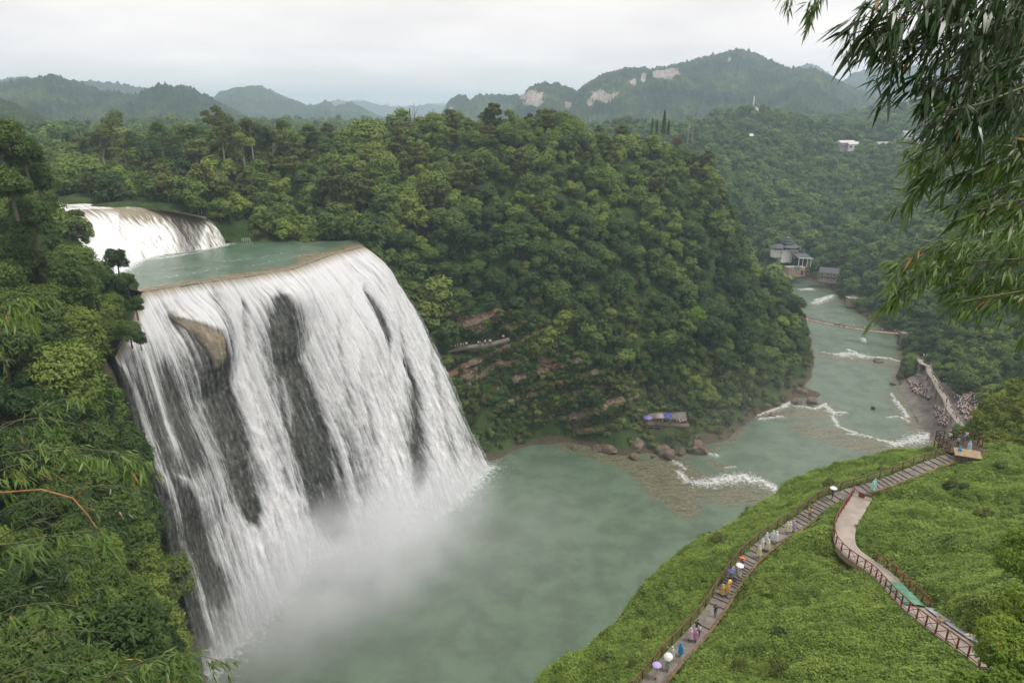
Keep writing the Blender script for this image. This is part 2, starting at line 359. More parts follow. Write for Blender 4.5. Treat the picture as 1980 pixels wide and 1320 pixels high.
cv = np.array(ctrl, float); cv[:, :2] += rs.uniform(-.01, .01, (len(cv), 2))
res = delaunay_2d_cdt([Vector((a, b)) for a, b, _ in cv], [], [], 0, 1e-4, True)
vz = []
for i, v in enumerate(res[0]):
    vz.append(cv[res[3][i][0]][2] if res[3][i] else 0)
tin = BVHTree.FromPolygons([(v.x, v.y, z) for v, z in zip(res[0], vz)], [tuple(f) for f in res[2]])
def tin_h(x, y):
    h = tin.ray_cast(Vector((x, y, 2000)), Vector((0, 0, -1)))
    return h[0].z if h[0] is not None else 60.0
def smooth_grid(Z, n):
    for _ in range(n):
        Zp = np.pad(Z, 1, mode='edge')
        Z = (Zp[1:-1, 1:-1]*4 + Zp[:-2, 1:-1]*2 + Zp[2:, 1:-1]*2 + Zp[1:-1, :-2]*2 + Zp[1:-1, 2:]*2 + Zp[:-2, :-2]+Zp[2:, 2:]+Zp[:-2, 2:]+Zp[2:, :-2])/16
    return Z
axx = np.concatenate([np.arange(-420, -160, 10), np.arange(-160, 330, 3.0), np.arange(330, 1100, 10)])
axy = np.concatenate([np.arange(-40, 480, 3.0), np.arange(480, 1250, 8)])
GX, GY = np.meshgrid(axx, axy)
GZ = np.array([tin_h(x, y) for x, y in zip(GX.ravel(), GY.ravel())]).reshape(GX.shape)
GZ = smooth_grid(GZ, 1)
dW = pdist(GX, GY, river_poly, True); inW = inside(GX, GY, river_poly)
land = np.where(inW, 0, np.clip(dW/12, 0, 1))
dP = np.minimum(pdist(GX, GY, pool_poly, True), pdist(GX, GY, casc_top)); land *= np.clip((dP-3)/10, 0, 1)*(~inside(GX, GY, pool_poly))
casc_poly = casc_top + casc_foot[::-1]
GZ = np.where(inside(GX, GY, casc_poly) | (pdist(GX, GY, casc_foot) < 3.2), np.minimum(GZ, 68.5), GZ)
GZ = np.where(inside(GX, GY, pool_poly) & (pdist(GX, GY, pool_poly, True) > .5), np.minimum(GZ, 70.2), GZ)
land *= np.clip((pdist(GX, GY, casc_poly, True)-2)/8, 0, 1)*(~inside(GX, GY, casc_poly))
GZ += land*(fbm(GX/28, GY/28, 1.0, 4)*3.0)*np.clip((GY-130)/60, 0, 1)
# fine grass-slope patch
NX0, NX1, NY0, NY1 = -10.0, 128.0, 32.0, 140.0
def grid_faces(ny, nx, mask=None):
    i = np.arange(ny-1)[:, None]*nx + np.arange(nx-1)[None, :]
    f = np.stack([i, i+1, i+nx+1, i+nx], -1)
    return f[mask] if mask is not None else f.reshape(-1, 4)
ccx = (GX[:-1, :-1]+GX[1:, 1:])/2; ccy = (GY[:-1, :-1]+GY[1:, 1:])/2
near = (ccx > NX0+2) & (ccx < NX1-2) & (ccy > NY0+2) & (ccy < NY1-2)
# material: forest floor with rock on steep faces
t = MT('forest_floor')
g = t.n('ShaderNodeNewGeometry'); sx = t.n('ShaderNodeSeparateXYZ'); t.l(g.outputs['Normal'], sx.inputs[0])
n1 = t.noise(0.15, 8, 0.6, t.pos()); n2 = t.noise(1.2, 6, 0.65, t.pos())
green = t.ramp(n1, [(0.3, (0.018, 0.032, 0.010)), (0.5, (0.035, 0.062, 0.016)), (0.7, (0.065, 0.095, 0.025))])
rock = t.ramp(n2, [(0.3, (0.06, 0.05, 0.04)), (0.6, (0.17, 0.14, 0.10)), (0.8, (0.28, 0.24, 0.19))])
st = t.math('ADD', sx.outputs['Z'], t.math('MULTIPLY', t.math('SUBTRACT', n1, 0.5), 0.5))
c = t.mix(t.ss(st, 0.22, 0.36), rock, green)
pz = t.n('ShaderNodeSeparateXYZ'); t.l(g.outputs['Position'], pz.inputs[0]); c = t.mix(t.ss(t.math('ADD', pz.outputs['Z'], t.math('MULTIPLY', t.math('SUBTRACT', n1, .5), 7.0)), 1.2, 2.6), t.mix(n2, (0.035, 0.028, 0.018), (0.13, 0.10, 0.065)), c)
M_floor = t.done(t.bsdf(c, 0.9, 0.15, t.bump(n2, 0.8, 0.8)))
TV = np.stack([GX, GY, GZ], -1).reshape(-1, 3)
terr = link('terrain', mesh_np("terrain", TV, grid_faces(len(axy), len(axx), ~near), [M_floor], True)); tag(terr, kind='structure')
nfx = np.arange(NX0, NX1+.01, 0.5); nfy = np.arange(NY0, NY1+.01, 0.5)
HX, HY = np.meshgrid(nfx, nfy)
HZ = np.array([tin_h(x, y) for x, y in zip(HX.ravel(), HY.ravel())]).reshape(HX.shape)
HZ = smooth_grid(HZ, 5)
def near_z(X, Y, line):
    best = np.full(X.shape, 1e9); zz = np.zeros(X.shape)
    for (x1, y1, z1), (x2, y2, z2) in zip(line[:-1], line[1:]):
        dx_, dy_ = x2-x1, y2-y1; q = np.clip(((X-x1)*dx_+(Y-y1)*dy_)/(dx_*dx_+dy_*dy_), 0, 1); d = np.hypot(X-x1-q*dx_, Y-y1-q*dy_)
        zz = np.where(d < best, z1+(z2-z1)*q, zz); best = np.minimum(best, d)
    return best, zz
dpath = np.minimum(pdist(HX, HY, stair_w), pdist(HX, HY, ppath_w))
lump = np.clip((dpath-1.6)/3, 0, 1)
lum = fbm(HX/7, HY/7, 3, 4, .5)*0.9 + np.abs(fbm(HX/3.2, HY/3.2, 9, 3))*0.5
HZ = HZ + lump*lum
d1, z1_ = near_z(HX, HY, stair_w); w1 = np.clip((3.4-d1)/1.6, 0, 1); HZ = HZ*(1-w1)+(z1_-.30)*w1
d2, z2_ = near_z(HX, HY, ppath_w[:4]); w2 = np.clip((3.2-d2)/1.6, 0, 1); HZ = HZ*(1-w2)+(z2_-.30)*w2
d2, z2_ = near_z(HX, HY, ppath_w[6:]); w2 = np.clip((3.2-d2)/1.6, 0, 1); HZ = HZ*(1-w2)+(z2_-.30)*w2
d2, z2_ = near_z(HX, HY, ppath_w[3:7]); HZ = np.where(d2 < 1.9, np.minimum(HZ, z2_-.35-1.2*np.clip(1-np.abs(d2)/2.5, 0, 1)), HZ)
t = MT('slope_soil')
n1 = t.noise(0.35, 8, 0.65, t.pos()); n2 = t.noise(2.5, 6, 0.7, t.pos())
c = t.ramp(n1, [(0.3, (0.05, 0.075, 0.018)), (0.5, (0.09, 0.13, 0.028)), (0.75, (0.14, 0.18, 0.045))])
M_slope = t.done(t.bsdf(c, 0.9, 0.1, t.bump(n2, 1.0, 0.3)))
slope = link('grassy_slope_ground', mesh_np('grassy_slope_ground', np.stack([HX, HY, HZ], -1).reshape(-1, 3), grid_faces(len(nfy), len(nfx)), [M_slope], True)); tag(slope, kind='structure')
def interp(X, Y):
    X = np.asarray(X, float); Y = np.asarray(Y, float)
    def bl(ax, ay, G):
        i = np.clip(np.searchsorted(ax, X)-1, 0, len(ax)-2); j = np.clip(np.searchsorted(ay, Y)-1, 0, len(ay)-2)
        fx = np.clip((X-ax[i])/(ax[i+1]-ax[i]), 0, 1); fy = np.clip((Y-ay[j])/(ay[j+1]-ay[j]), 0, 1)
        return G[j, i]*(1-fx)*(1-fy)+G[j, i+1]*fx*(1-fy)+G[j+1, i]*(1-fx)*fy+G[j+1, i+1]*fx*fy
    nr = (X > NX0+.5) & (X < NX1-.5) & (Y > NY0+.5) & (Y < NY1-.5)
    return np.where(nr, bl(nfx, nfy, HZ), bl(axx, axy, GZ))
# ground sheet to the horizon
t = MT('far_ground'); c = t.ramp(t.noise(0.004, 6, 0.6, t.pos()), [(0.35, (0.03, 0.06, 0.02)), (0.6, (0.06, 0.09, 0.03)), (0.8, (0.12, 0.13, 0.07))])
M_far = t.done(t.bsdf(c, 0.9, 0.1))
R = 9000
vs = []; fs = []
rad = [1100, 2500, 6000, R]
# ring sheet at plateau level, starting outside the valley, skirt reaching below
bm_ = MB(); bm_.add([(-R, 1230, 70), (R, 1230, 70), (R, R, 70), (-R, R, 70), (-R, -200, -7), (R, -200, -7), (R, 1230, -7), (-R, 1230, -7), (-R, -200, 70), (-415, -200, 70), (-415, 1230, 70), (-R, 1230, 70)],
        [(0, 1, 2, 3), (4, 5, 6, 7), (7, 6, 1, 0), (8, 9, 10, 11)])
tag(bm_.build('ground', M_far), kind='structure')

# ================================================================== FAR HILLS
t = MT('far_forest')
n1 = t.noise(0.012, 8, 0.65, t.pos()); n2 = t.noise(0.05, 7, 0.72, t.pos())
g = t.n('ShaderNodeNewGeometry'); sx = t.n('ShaderNodeSeparateXYZ'); t.l(g.outputs['Normal'], sx.inputs[0])
c1 = t.ramp(n1, [(0.32, (0.009, 0.019, 0.015)), (0.5, (0.021, 0.036, 0.022)), (0.68, (0.050, 0.070, 0.032))])
c1 = t.mix(t.ss(n2, 0.35, 0.7), c1, t.mix(1.0, c1, (2.2, 2.0, 1.5), 'MULTIPLY'))
rk = t.ramp(n2, [(0.3, (0.12, 0.10, 0.08)), (0.6, (0.36, 0.32, 0.28)), (0.8, (0.5, 0.46, 0.42))])
c = t.mix(t.ss(t.attr('rock'), 0.4, 0.6), c1, rk)
M_hill = t.done(t.bsdf(c, 0.9, 0.1, t.bump(n2, 0.6, 6)))
def hill(name, sky_pts, d, depth, base=60, amp=1.0, rocks=(), nx=260, ny=70, curve=1.0, tree=2.2):
    """a ridge: crest follows the skyline at distance d, flanks fall to the front and behind"""
    us = np.linspace(sky_pts[0][0], sky_pts[-1][0], nx)
    vs_ = np.interp(us, [p[0] for p in sky_pts], [p[1] for p in sky_pts])
    w = np.linspace(-1, 1, ny)[:, None]
    U = us[None, :] + 0*w
    dd = d + w*depth*0.5 + 0.12*depth*noise3(us/120., 3.3, d)[None, :]
    X0, Y0, _ = ray(us, vs_)
    zc = CZ + (-sp + (660-vs_)/F*cp)*d*1.0
    yy = dd; X = (us[None, :]-990)/F*(yy/1.04)
    crest = zc[None, :] - base
    prof = np.where(w < 0, 1-np.abs(w)**1.35, 1-np.abs(w)**1.5)
    Z = base + crest*prof
    k = d/900.
    n = fbm(X/(110*k), yy/(110*k), 2.2, 5, .5)
    Z = Z + n*crest*0.22*(1-prof)*prof*4*amp
    Z = Z + (np.abs(fbm(X/(7*max(k, .8)), yy/(7*max(k, .8)), 5.0, 3)))*tree*2.0*max(k, .8)
    rock_a = np.zeros_like(Z)
    pu, pv, _ = proj(X, yy, Z)
    for (ru, rv, rw, rh) in rocks:
        q = 1.6-np.hypot((pu-ru)/rw, (pv-rv)/rh)*1.3 + 0.75*fbm(pu/22, pv/10, 1.0, 4)
        rock_a = np.maximum(rock_a, np.clip(q*(w < 0.02), 0, 1))
    o = link(name, mesh_np(name, np.stack([X, yy, Z], -1).reshape(-1, 3), grid_faces(ny, nx), [M_hill], True, {'rock': rock_a}))
    tag(o, kind='structure'); return o
hill('mountain', [(1030, 250), (1100, 205), (1120, 178), (1160, 150), (1200, 137), (1255, 140), (1300, 132), (1350, 118), (1395, 106), (1440, 108), (1480, 130), (1510, 143), (1560, 147), (1600, 162), (1650, 180), (1700, 195), (1760, 215), (1850, 240)], 1800, 1500, 55,
     rocks=[(1167, 186, 26, 14), (1290, 143, 30, 11), (1225, 160, 8, 8), (1245, 150, 7, 12), (1140, 200, 9, 6), (1410, 115, 6, 5)], nx=520, ny=150, tree=3)
hill('mountain', [(980, 240), (1004, 195), (1020, 178), (1045, 168), (1080, 170), (1112, 180), (1150, 205), (1200, 230)], 1650, 500, 60, rocks=[(1030, 190, 26, 18), (1098, 203, 9, 6)], nx=220, ny=70, tree=3)
hill('mountain', [(880, 235), (905, 200), (930, 188), (975, 187), (1010, 190), (1060, 210), (1120, 235)], 1900, 500, 60, nx=160, ny=50)
hill('mountain', [(835, 240), (855, 222), (870, 200), (884, 188), (902, 188), (912, 200), (935, 225)], 2000, 300, 60, rocks=[(872, 212, 6, 8)], nx=120, ny=50)
hill('mountain', [(360, 235), (410, 200), (440, 182), (480, 174), (514, 171), (540, 182), (600, 208), (618, 206), (636, 199), (655, 210), (680, 201), (700, 208), (740, 228), (800, 232), (860, 245)], 2700, 1500, 60, nx=300, ny=60)
hill('mountain', [(-60, 200), (0, 172), (60, 162), (128, 153), (170, 165), (220, 182), (275, 190), (330, 172), (380, 176), (420, 195), (470, 225), (520, 250)], 1400, 900, 60, nx=340, ny=90, tree=4)
hill('mountain', [(-100, 190), (0, 165), (60, 156), (110, 160), (170, 163), (240, 166), (300, 176), (340, 190), (400, 215)], 2500, 900, 60, nx=200, ny=50)
hill('mountain', [(-260, 150), (-100, 170), (0, 186), (60, 210), (110, 235), (160, 262), (215, 290), (260, 310)], 720, 520, 75, nx=260, ny=110, tree=2.6)
hill('mountain', [(560, 225), (620, 205), (660, 198), (700, 200), (735, 205), (765, 210), (800, 208), (840, 205), (900, 215), (960, 225)], 5200, 1600, 60, nx=200, ny=40)
hill('mountain', [(640, 222), (695, 196), (715, 200), (740, 206), (752, 205), (770, 215), (800, 216), (850, 203), (870, 205), (930, 225)], 7500, 1600, 60, nx=200, ny=40)
hill('mountain', [(1400, 215), (1480, 165), (1520, 142), (1543, 131), (1570, 140), (1600, 160), (1660, 190)], 3800, 900, 60, nx=120, ny=40)
hill('mountain', [(1560, 205), (1600, 175), (1630, 148), (1660, 138), (1720, 135), (1800, 138), (1840, 146), (1900, 165), (2000, 190)], 3000, 900, 60, nx=160, ny=40)
# ================================================================== WATER
def mask_lines(X, Y, items, k=1.0):
    """items: (list of plan points, half width) -> soft 0..1 mask"""
    m = np.zeros(X.shape)
    for line, w in items: m = np.maximum(m, np.clip(1.0 - pdist(X, Y, line)/(w*k)*0.5, 0, 1))
    return m
PL = lambda pts, z=0: [P(u, v, z) for u, v in pts]
wxs = np.arange(-84, 232, 0.8); wys = np.arange(70, 484, 0.8)
WX, WY = np.meshgrid(wxs, wys)
nz1 = fbm(WX/9, WY/9, 0.3, 4, .6); nz2 = fbm(WX/2.6, WY/2.6, 5.3, 3, .6)
foam = mask_lines(WX, WY, [
    (PL([(1345, 932), (1375, 934), (1405, 924), (1440, 920), (1470, 930), (1500, 945)]), 3.6), (PL([(1380, 930), (1430, 924), (1465, 930)]), 4.6),
    (PL([(1297, 890), (1315, 898), (1324, 906)]), 1.6), (PL([(1312, 912), (1322, 925), (1330, 932)]), 2.2), (PL([(1365, 876), (1385, 880)]), 1.8),
    (PL([(1455, 805), (1500, 792), (1530, 778)]), 1.8), (PL([(1470, 810), (1510, 805)]), 1.6), (PL([(1540, 785), (1575, 790), (1598, 782)]), 1.8), (PL([(1595, 785), (1615, 800)]), 2.2), (PL([(1500, 775), (1520, 785)]), 1.4), (PL([(1600, 795), (1635, 798)]), 1.6),
    (PL([(1610, 805), (1620, 825), (1650, 835), (1690, 848)]), 1.6), (PL([(1640, 838), (1665, 842)]), 1.2), (PL([(1730, 860), (1760, 852), (1795, 845)]), 3.5), (PL([(1770, 850), (1798, 842)]), 6), (PL([(1700, 850), (1745, 864)]), 2.2),
    (PL([(1625, 686), (1650, 684), (1668, 688)]), 5), (PL([(1660, 690), (1690, 690), (1715, 692), (1733, 697)]), 1.8), (PL([(1640, 676), (1655, 682)]), 2), (PL([(1590, 680), (1625, 688), (1650, 693)]), 1.0),
    (PL([(1576, 586), (1605, 574)]), 4.5), (PL([(1578, 580), (1612, 571)]), 3), (PL([(1550, 560), (1568, 559)]), 4), (PL([(1668, 654), (1672, 660)]), 2),
    (PL([(1730, 773), (1745, 790), (1756, 808)]), 1.6), (PL([(1715, 806), (1740, 806), (1758, 815)]), 1.2), (PL([(1730, 770), (1722, 760)]), 1.0), (PL([(1400, 905), (1422, 902)]), .8)], 1.35)**1.7*.88
# churned water along the foot of the fall
fd = pdist(WX, WY, base_pts); foam = np.maximum(foam, np.clip(0.85-fd/13, 0, 1))
foam = np.maximum(foam, np.clip(0.62-fd/34, 0, 1))
shelf = mask_lines(WX, WY, [(PL([(1290, 885), (1330, 925), (1400, 945), (1480, 960)]), 9), (PL([(1260, 905), (1300, 925), (1330, 950)]), 10), (PL([(1215, 900), (1270, 930)]), 4), (PL([(1420, 950), (1500, 965)]), 12), (PL([(1520, 775), (1590, 785)]), 7),
    (PL([(1460, 800), (1540, 800), (1610, 800)]), 6), (PL([(1610, 825), (1690, 850), (1750, 866)]), 4), (PL([(1560, 830), (1690, 866), (1720, 872)]), 9), (PL([(1700, 868), (1750, 858)]), 6), (PL([(1590, 686), (1640, 694), (1700, 700), (1738, 700)]), 5), (PL([(1700, 700), (1730, 702)]), 8),
    (PL([(1745, 770), (1780, 815), (1800, 850)]), 9), (PL([(1735, 793), (1755, 797)]), 3), (PL([(1575, 590), (1618, 577)]), 4), (PL([(1555, 560), (1605, 560)]), 5), (PL([(1100, 858), (1180, 882), (1240, 900)]), 7), (PL([(1240, 905), (1290, 960), (1330, 985)]), 7),
    (PL([(1375, 895), (1400, 905)]), 3)], .72)
sd = pdist(WX, WY, shoreL+farbank+shoreR+shoreN, False)
shelf = np.maximum(shelf, np.clip(0.7-sd/7, 0, 1))
WZ = 0.10*nz2*np.clip(foam*2.5, .25, 1.2) + 0.16*nz1*np.clip(foam*2, 0.1, 1) + np.clip(foam-.45, 0, 1)*0.9*(1+nz2)
def water_mat(name, deep, shallow, rscale=1.0, foamcol=(0.84, 0.87, 0.88)):
    t = MT(name); fo = t.attr('foam'); sh = t.attr('shelf')
    a = t.noise(0.9*rscale, 6, 0.7, t.pos((1, 1, 1))); b = t.noise(0.12*rscale, 5, 0.6, t.pos()); r = t.noise(3.2*rscale, 4, 0.6, t.pos((1, 1.8, 1)))
    d2 = t.mix(t.ss(b, 0.35, 0.65), tuple(x*.82 for x in deep), tuple(x*1.18 for x in deep))
    br = t.mix(t.ss(a, 0.35, 0.65), tuple(x*.75 for x in shallow), tuple(x*1.5 for x in shallow)); br = t.mix(t.ss(t.noise(.35*rscale, 7, .7, t.pos((.5, 1.6, 1))), .5, .62), br, (.07, .085, .04))
    c = t.mix(t.ss(t.math('ADD', sh, t.math('MULTIPLY', t.math('SUBTRACT', b, 0.5), 1.0)), 0.32, 0.75), d2, br)
    a2 = t.noise(2.6*rscale, 6, 0.75, t.pos((1, .6, 1)))
    fm = t.ss(t.math('ADD', t.math('MULTIPLY', fo, .82), t.math('ADD', t.math('MULTIPLY', t.math('SUBTRACT', a, 0.5), 1.3), t.math('MULTIPLY', t.math('SUBTRACT', a2, 0.5), .9))), 0.34, 1.1)
    # scattered streaks of foam drifting on the river
    stn = t.noise(0.35*rscale, 8, 0.75, t.pos((1, 0.45, 1)))
    fm2 = t.math('MULTIPLY', t.ss(stn, 0.655, 0.74), 0.5)
    fm = t.math('MAXIMUM', fm, fm2)
    c = t.mix(fm, c, foamcol)
    ro = t.math('ADD', t.math('MULTIPLY', fm, 0.6), 0.16)
    return t.done(t.bsdf(c, ro, 0.5, t.bump(t.math('ADD', r, t.math('MULTIPLY', a, 1.5)), 0.45, 0.2)))
M_water = water_mat('river_water', (0.094, 0.138, 0.091), (0.115, 0.110, 0.066))
cxs = (WX[:-1, :-1]+WX[1:, 1:])/2; cys = (WY[:-1, :-1]+WY[1:, 1:])/2
msk = inside(cxs, cys, river_poly) | (pdist(cxs, cys, river_poly, True) < 9)
me = mesh_np('river', np.stack([WX, WY, WZ], -1).reshape(-1, 3), grid_faces(len(wys), len(wxs), msk), [M_water], True, {'foam': foam, 'shelf': shelf})
tag(link('river', me), kind='structure')

# upper pool
pxs = np.arange(-136, -40, 0.6); pys = np.arange(140, 226, 0.6)
QX, QY = np.meshgrid(pxs, pys)
lipd = pdist(QX, QY, lip_pts[:6]); cfd = pdist(QX, QY, casc_foot)
foam = np.clip(0.95-cfd/6, 0, 1); foam = np.maximum(foam, np.clip(0.8-pdist(QX, QY, [P(260, 505, 71.5), P(330, 496, 71.5), P(380, 488, 71.5)])/7, 0, 1))
foam = np.maximum(foam, mask_lines(QX, QY, [(PL([(290, 540), (380, 528), (440, 515)], 71.5), 2.6), (PL([(440, 505), (500, 498), (560, 487)], 71.5), 2.8), (PL([(480, 515), (540, 503), (600, 492)], 71.5), 2.4), (PL([(300, 522), (400, 512)], 71.5), 2.6)])*0.50)
shelf = np.clip(1.2-lipd/(6.5+5*fbm(QX/9, QY/9, 4.4, 3)), 0, 1); shelf = np.maximum(shelf, np.clip(0.6-pdist(QX, QY, PL(pool_px, 71.5))/4, 0, 1))
QZ = 71.5 + 0.05*fbm(QX/2, QY/2, 1, 3) - np.clip(1.5-lipd, 0, 1.5)*0.12
ext = [(p[0]+0.6*(b[0]-p[0])/30, p[1]+0.6*(b[1]-p[1])/30, 0) for p, b in zip(lip_pts[:6], base_pts[:6])]
ppoly = ext + [(-100, 158, 0), (-116, 176, 0)] + casc_foot[::-1] + [P(u, v-3, 71.5) for u, v in pool_px[::-1]]
cxs = (QX[:-1, :-1]+QX[1:, 1:])/2; cys = (QY[:-1, :-1]+QY[1:, 1:])/2
M_pool = water_mat('pool_water', (0.082, 0.142, 0.094), (0.17, 0.14, 0.082), 1.2)
me = mesh_np('pool', np.stack([QX, QY, QZ], -1).reshape(-1, 3), grid_faces(len(pys), len(pxs), inside(cxs, cys, ppoly) | (pdist(cxs, cys, casc_foot) < 2)), [M_pool], True, {'foam': foam, 'shelf': shelf})
tag(link('pool', me), kind='structure')

# ================================================================== FALLS
def resample(pts, n, keys=None):
    pts = np.array(pts, float)
    if keys is None:
        keys = np.concatenate([[0], np.cumsum(np.linalg.norm(np.diff(pts, axis=0), axis=1))]); keys /= keys[-1]
    s = np.linspace(0, 1, n)
    # smooth (Catmull-like): interpolate then blur
    out = np.stack([np.interp(s, keys, pts[:, k]) for k in range(3)], -1)
    w = max(1, n//40); ker = np.ones(2*w+1)/(2*w+1)
    pad = np.concatenate([2*out[:1]-out[1:w+1][::-1], out, 2*out[-1:]-out[-w-1:-1][::-1]])
    return np.stack([np.convolve(pad[:, k], ker, 'valid') for k in range(3)], -1), keys
NS, NT = 900, 420
Lp, keys = resample(lip_pts, NS)
kB = keys
Bp, _ = resample(base_pts, NS, kB)
S = np.linspace(0, 1, NS)[None, :]; T = np.linspace(0, 1, NT)[:, None]
hN = T**0.74                               # horizontal share of the throw for vertical share T
def fall_surface(Tm):
    hf = Tm**0.74
    X = Lp[None, :, 0]*(1-hf) + Bp[None, :, 0]*hf; Y = Lp[None, :, 1]*(1-hf) + Bp[None, :, 1]*hf
    Z = Lp[None, :, 2]*(1-Tm) + (Bp[None, :, 2]-1.0)*Tm
    return X, Y, Z
FX, FY, FZ = fall_surface(T + 0*S)
PU, PV, PD = proj(FX, FY, FZ)
# outward direction (from lip to foot, levelled)
ox = (Bp[:, 0]-Lp[:, 0]); oy = (Bp[:, 1]-Lp[:, 1]); on = np.hypot(ox, oy); ox /= on; oy /= on
def blob(cu, cv, ru, rv, p=1.0): return np.clip(1-((PU-cu)/ru)**2-((PV-cv)/rv)**2, 0, 1)**p
def streak(pts):
    """soft mask along a falling line: (u, v, half width)"""
    v = np.array([p[1] for p in pts], float); u = np.array([p[0] for p in pts], float); w = np.array([p[2] for p in pts], float)
    uu = np.interp(PV, v, u); ww = np.interp(PV, v, w)*1.05; e = np.clip((PV-v[0]+14)/28, 0, 1)*np.clip((v[-1]+18-PV)/36, 0, 1)
    return np.exp(-.75*((PU-uu)/np.maximum(ww, .1))**2)*e
slen = 118.0
jit = 0.0045*fbm(S*7+0*T, T*2.2, 1.7, 3)
fil = fbm((S+jit)*95, T*2.0, 0.4, 4, .62)           # coarse filaments
fine = fbm((S+jit*0.6)*330, T*7, 4.4, 3, .6)
D_ = np.full(PU.shape, 0.93) + 0.25*streak([(468, 556, 20), (478, 640, 24), (500, 740, 30), (530, 860, 34), (566, 980, 36), (596, 1070, 36)]) + .2*streak([(610, 520, 20), (680, 640, 34), (730, 780, 38), (760, 920, 38), (780, 1030, 36)]) + .2*streak([(430, 660, 8), (450, 700, 14), (480, 800, 18), (505, 900, 20)]) + 0.16*fbm(S*11, T*1.2, 3.9, 3) + 0.22*fbm((S+jit)*48, T*.7, 8.8, 4, .6)*np.clip(T*4, .2, 1)
# rock showing through (dark) and ribbons of water in front of it
dark = [([(332, 612, 6), (372, 640, 22), (404, 690, 26), (428, 760, 27), (447, 840, 26), (468, 930, 22), (484, 1005, 12)], 1.25),
        ([(405, 556, 8), (420, 600, 14), (432, 650, 14), (440, 690, 5)], 0.62), ([(468, 575, 3), (474, 640, 9), (478, 690, 5)], .5),
        ([(528, 566, 6), (538, 600, 24), (546, 650, 36), (556, 700, 38), (580, 780, 46), (600, 860, 58), (620, 940, 60), (640, 1010, 42), (655, 1050, 22)], 0.98),
        ([(695, 562, 3), (716, 600, 7), (738, 650, 8), (744, 690, 3)], 1.0), ([(784, 700, 4), (796, 760, 11), (803, 830, 15), (806, 900, 15), (804, 950, 8)], 0.95),
        ([(770, 640, 3), (782, 700, 5), (790, 740, 4)], .6), ([(690, 700, 3), (706, 780, 6), (720, 860, 6)], 0.45), ([(650, 620, 3), (662, 700, 5), (680, 800, 6)], .35),
        ([(860, 690, 3), (884, 760, 8), (905, 830, 9), (922, 885, 6)], 0.55), ([(848, 760, 2), (862, 830, 6), (880, 900, 6)], .45), ([(826, 660, 3), (840, 720, 6), (850, 770, 4)], .4),
        ([(224, 700, 10), (242, 760, 26), (262, 830, 36), (285, 900, 38), (312, 980, 42), (335, 1060, 46), (356, 1130, 50), (385, 1200, 36), (405, 1260, 20)], 0.72),
        ([(318, 700, 6), (332, 760, 14), (350, 830, 18), (376, 900, 16)], 0.5), ([(350, 930, 10), (372, 1000, 22), (396, 1080, 26), (420, 1160, 18)], 0.55), ([(560, 830, 10), (580, 900, 16), (600, 980, 10)], .3)]
for pts, a in dark: D_ -= a*1.22*streak(pts)
rib = [([(236, 700, 4), (262, 760, 6), (284, 830, 8), (300, 900, 10), (330, 960, 11), (352, 1030, 10), (378, 1110, 10), (400, 1190, 9), (425, 1262, 9)], .85), ([(282, 690, 4), (300, 750, 6), (322, 820, 7), (338, 880, 8)], .6), ([(322, 905, 4), (350, 920, 10), (375, 960, 13), (400, 1030, 13), (425, 1100, 14)], .5),
       ([(262, 870, 3), (276, 930, 6), (292, 985, 6)], .45), ([(300, 930, 3), (330, 1000, 5), (346, 1070, 4)], .35), ([(590, 690, 3), (620, 760, 7), (650, 850, 9), (668, 940, 8), (684, 1030, 7)], .6), ([(545, 720, 3), (556, 800, 5), (566, 880, 5), (584, 960, 5)], .55), ([(560, 790, 2), (590, 820, 4), (606, 880, 4), (618, 960, 5)], .4),
       ([(530, 730, 3), (536, 800, 5), (548, 880, 6), (566, 980, 6)], .4), ([(632, 820, 3), (640, 900, 4), (652, 1000, 4)], .4)]
for pts, a in rib: D_ += a*streak(pts)
D_ += blob(660, 980, 90, 110)*0.12
D_ += 0.35*np.clip(1-T*22, 0, 1)      # thin brown film at the lip
D_ -= 0.48*np.clip((400+(PV-640)*.16-PU)/60, 0, 1)*np.clip((PV-650)/60, 0, 1) + 0.12*np.clip((PV-640)/200, 0, 1)
D_ = np.where(PV > 1040, D_ + (PV-1040)/900., D_)
grain = fbm((S+jit)*150, T*26, 9.4, 3, .6)
cov = np.clip(D_ + fil*0.34 + fine*0.12 + grain*.16*np.clip(T*3, 0, 1), 0, 1.2)
# relief: bulges of rock, ropes of water
bulge = 5.0*blob(392, 668, 70, 110, 1.3) + 3.0*blob(545, 600, 60, 110) + 2.0*blob(720, 620, 50, 140) + 2.6*blob(350, 925, 90, 120) + 1.1*fbm(S*5, T*2, 2.2, 2)*np.clip(T*6, 0, 1)*np.clip((1-T)*4, 0, 1)
bulge = bulge*np.clip(T*14, 0, 1)
rel = bulge + (np.clip(cov, 0, 1)*1.1 + fil*0.26 + fine*0.07 + grain*.05)*np.clip(T*10, 0.05, 1)
kx = ox[None, :]; ky = oy[None, :]
WXf, WYf, WZf = FX + kx*rel, FY + ky*rel, FZ + rel*0.22*np.clip(1-T*2, 0, 1)
t = MT('falling_water')
cv_ = t.attr('cov'); uu = t.attr('su'); tt = t.attr('tv')
cb = t.n('ShaderNodeCombineXYZ'); t.l(t.math('MULTIPLY', uu, 170.0), cb.inputs[0]); t.l(t.math('MULTIPLY', tt, 9.0), cb.inputs[1])
na = t.noise(1.0, 5, 0.65, cb.outputs[0])
cb2 = t.n('ShaderNodeCombineXYZ'); t.l(t.math('MULTIPLY', uu, 210.0), cb2.inputs[0]); t.l(t.math('MULTIPLY', tt, 42.0), cb2.inputs[1])
nb = t.noise(1.0, 5, 0.7, cb2.outputs[0])
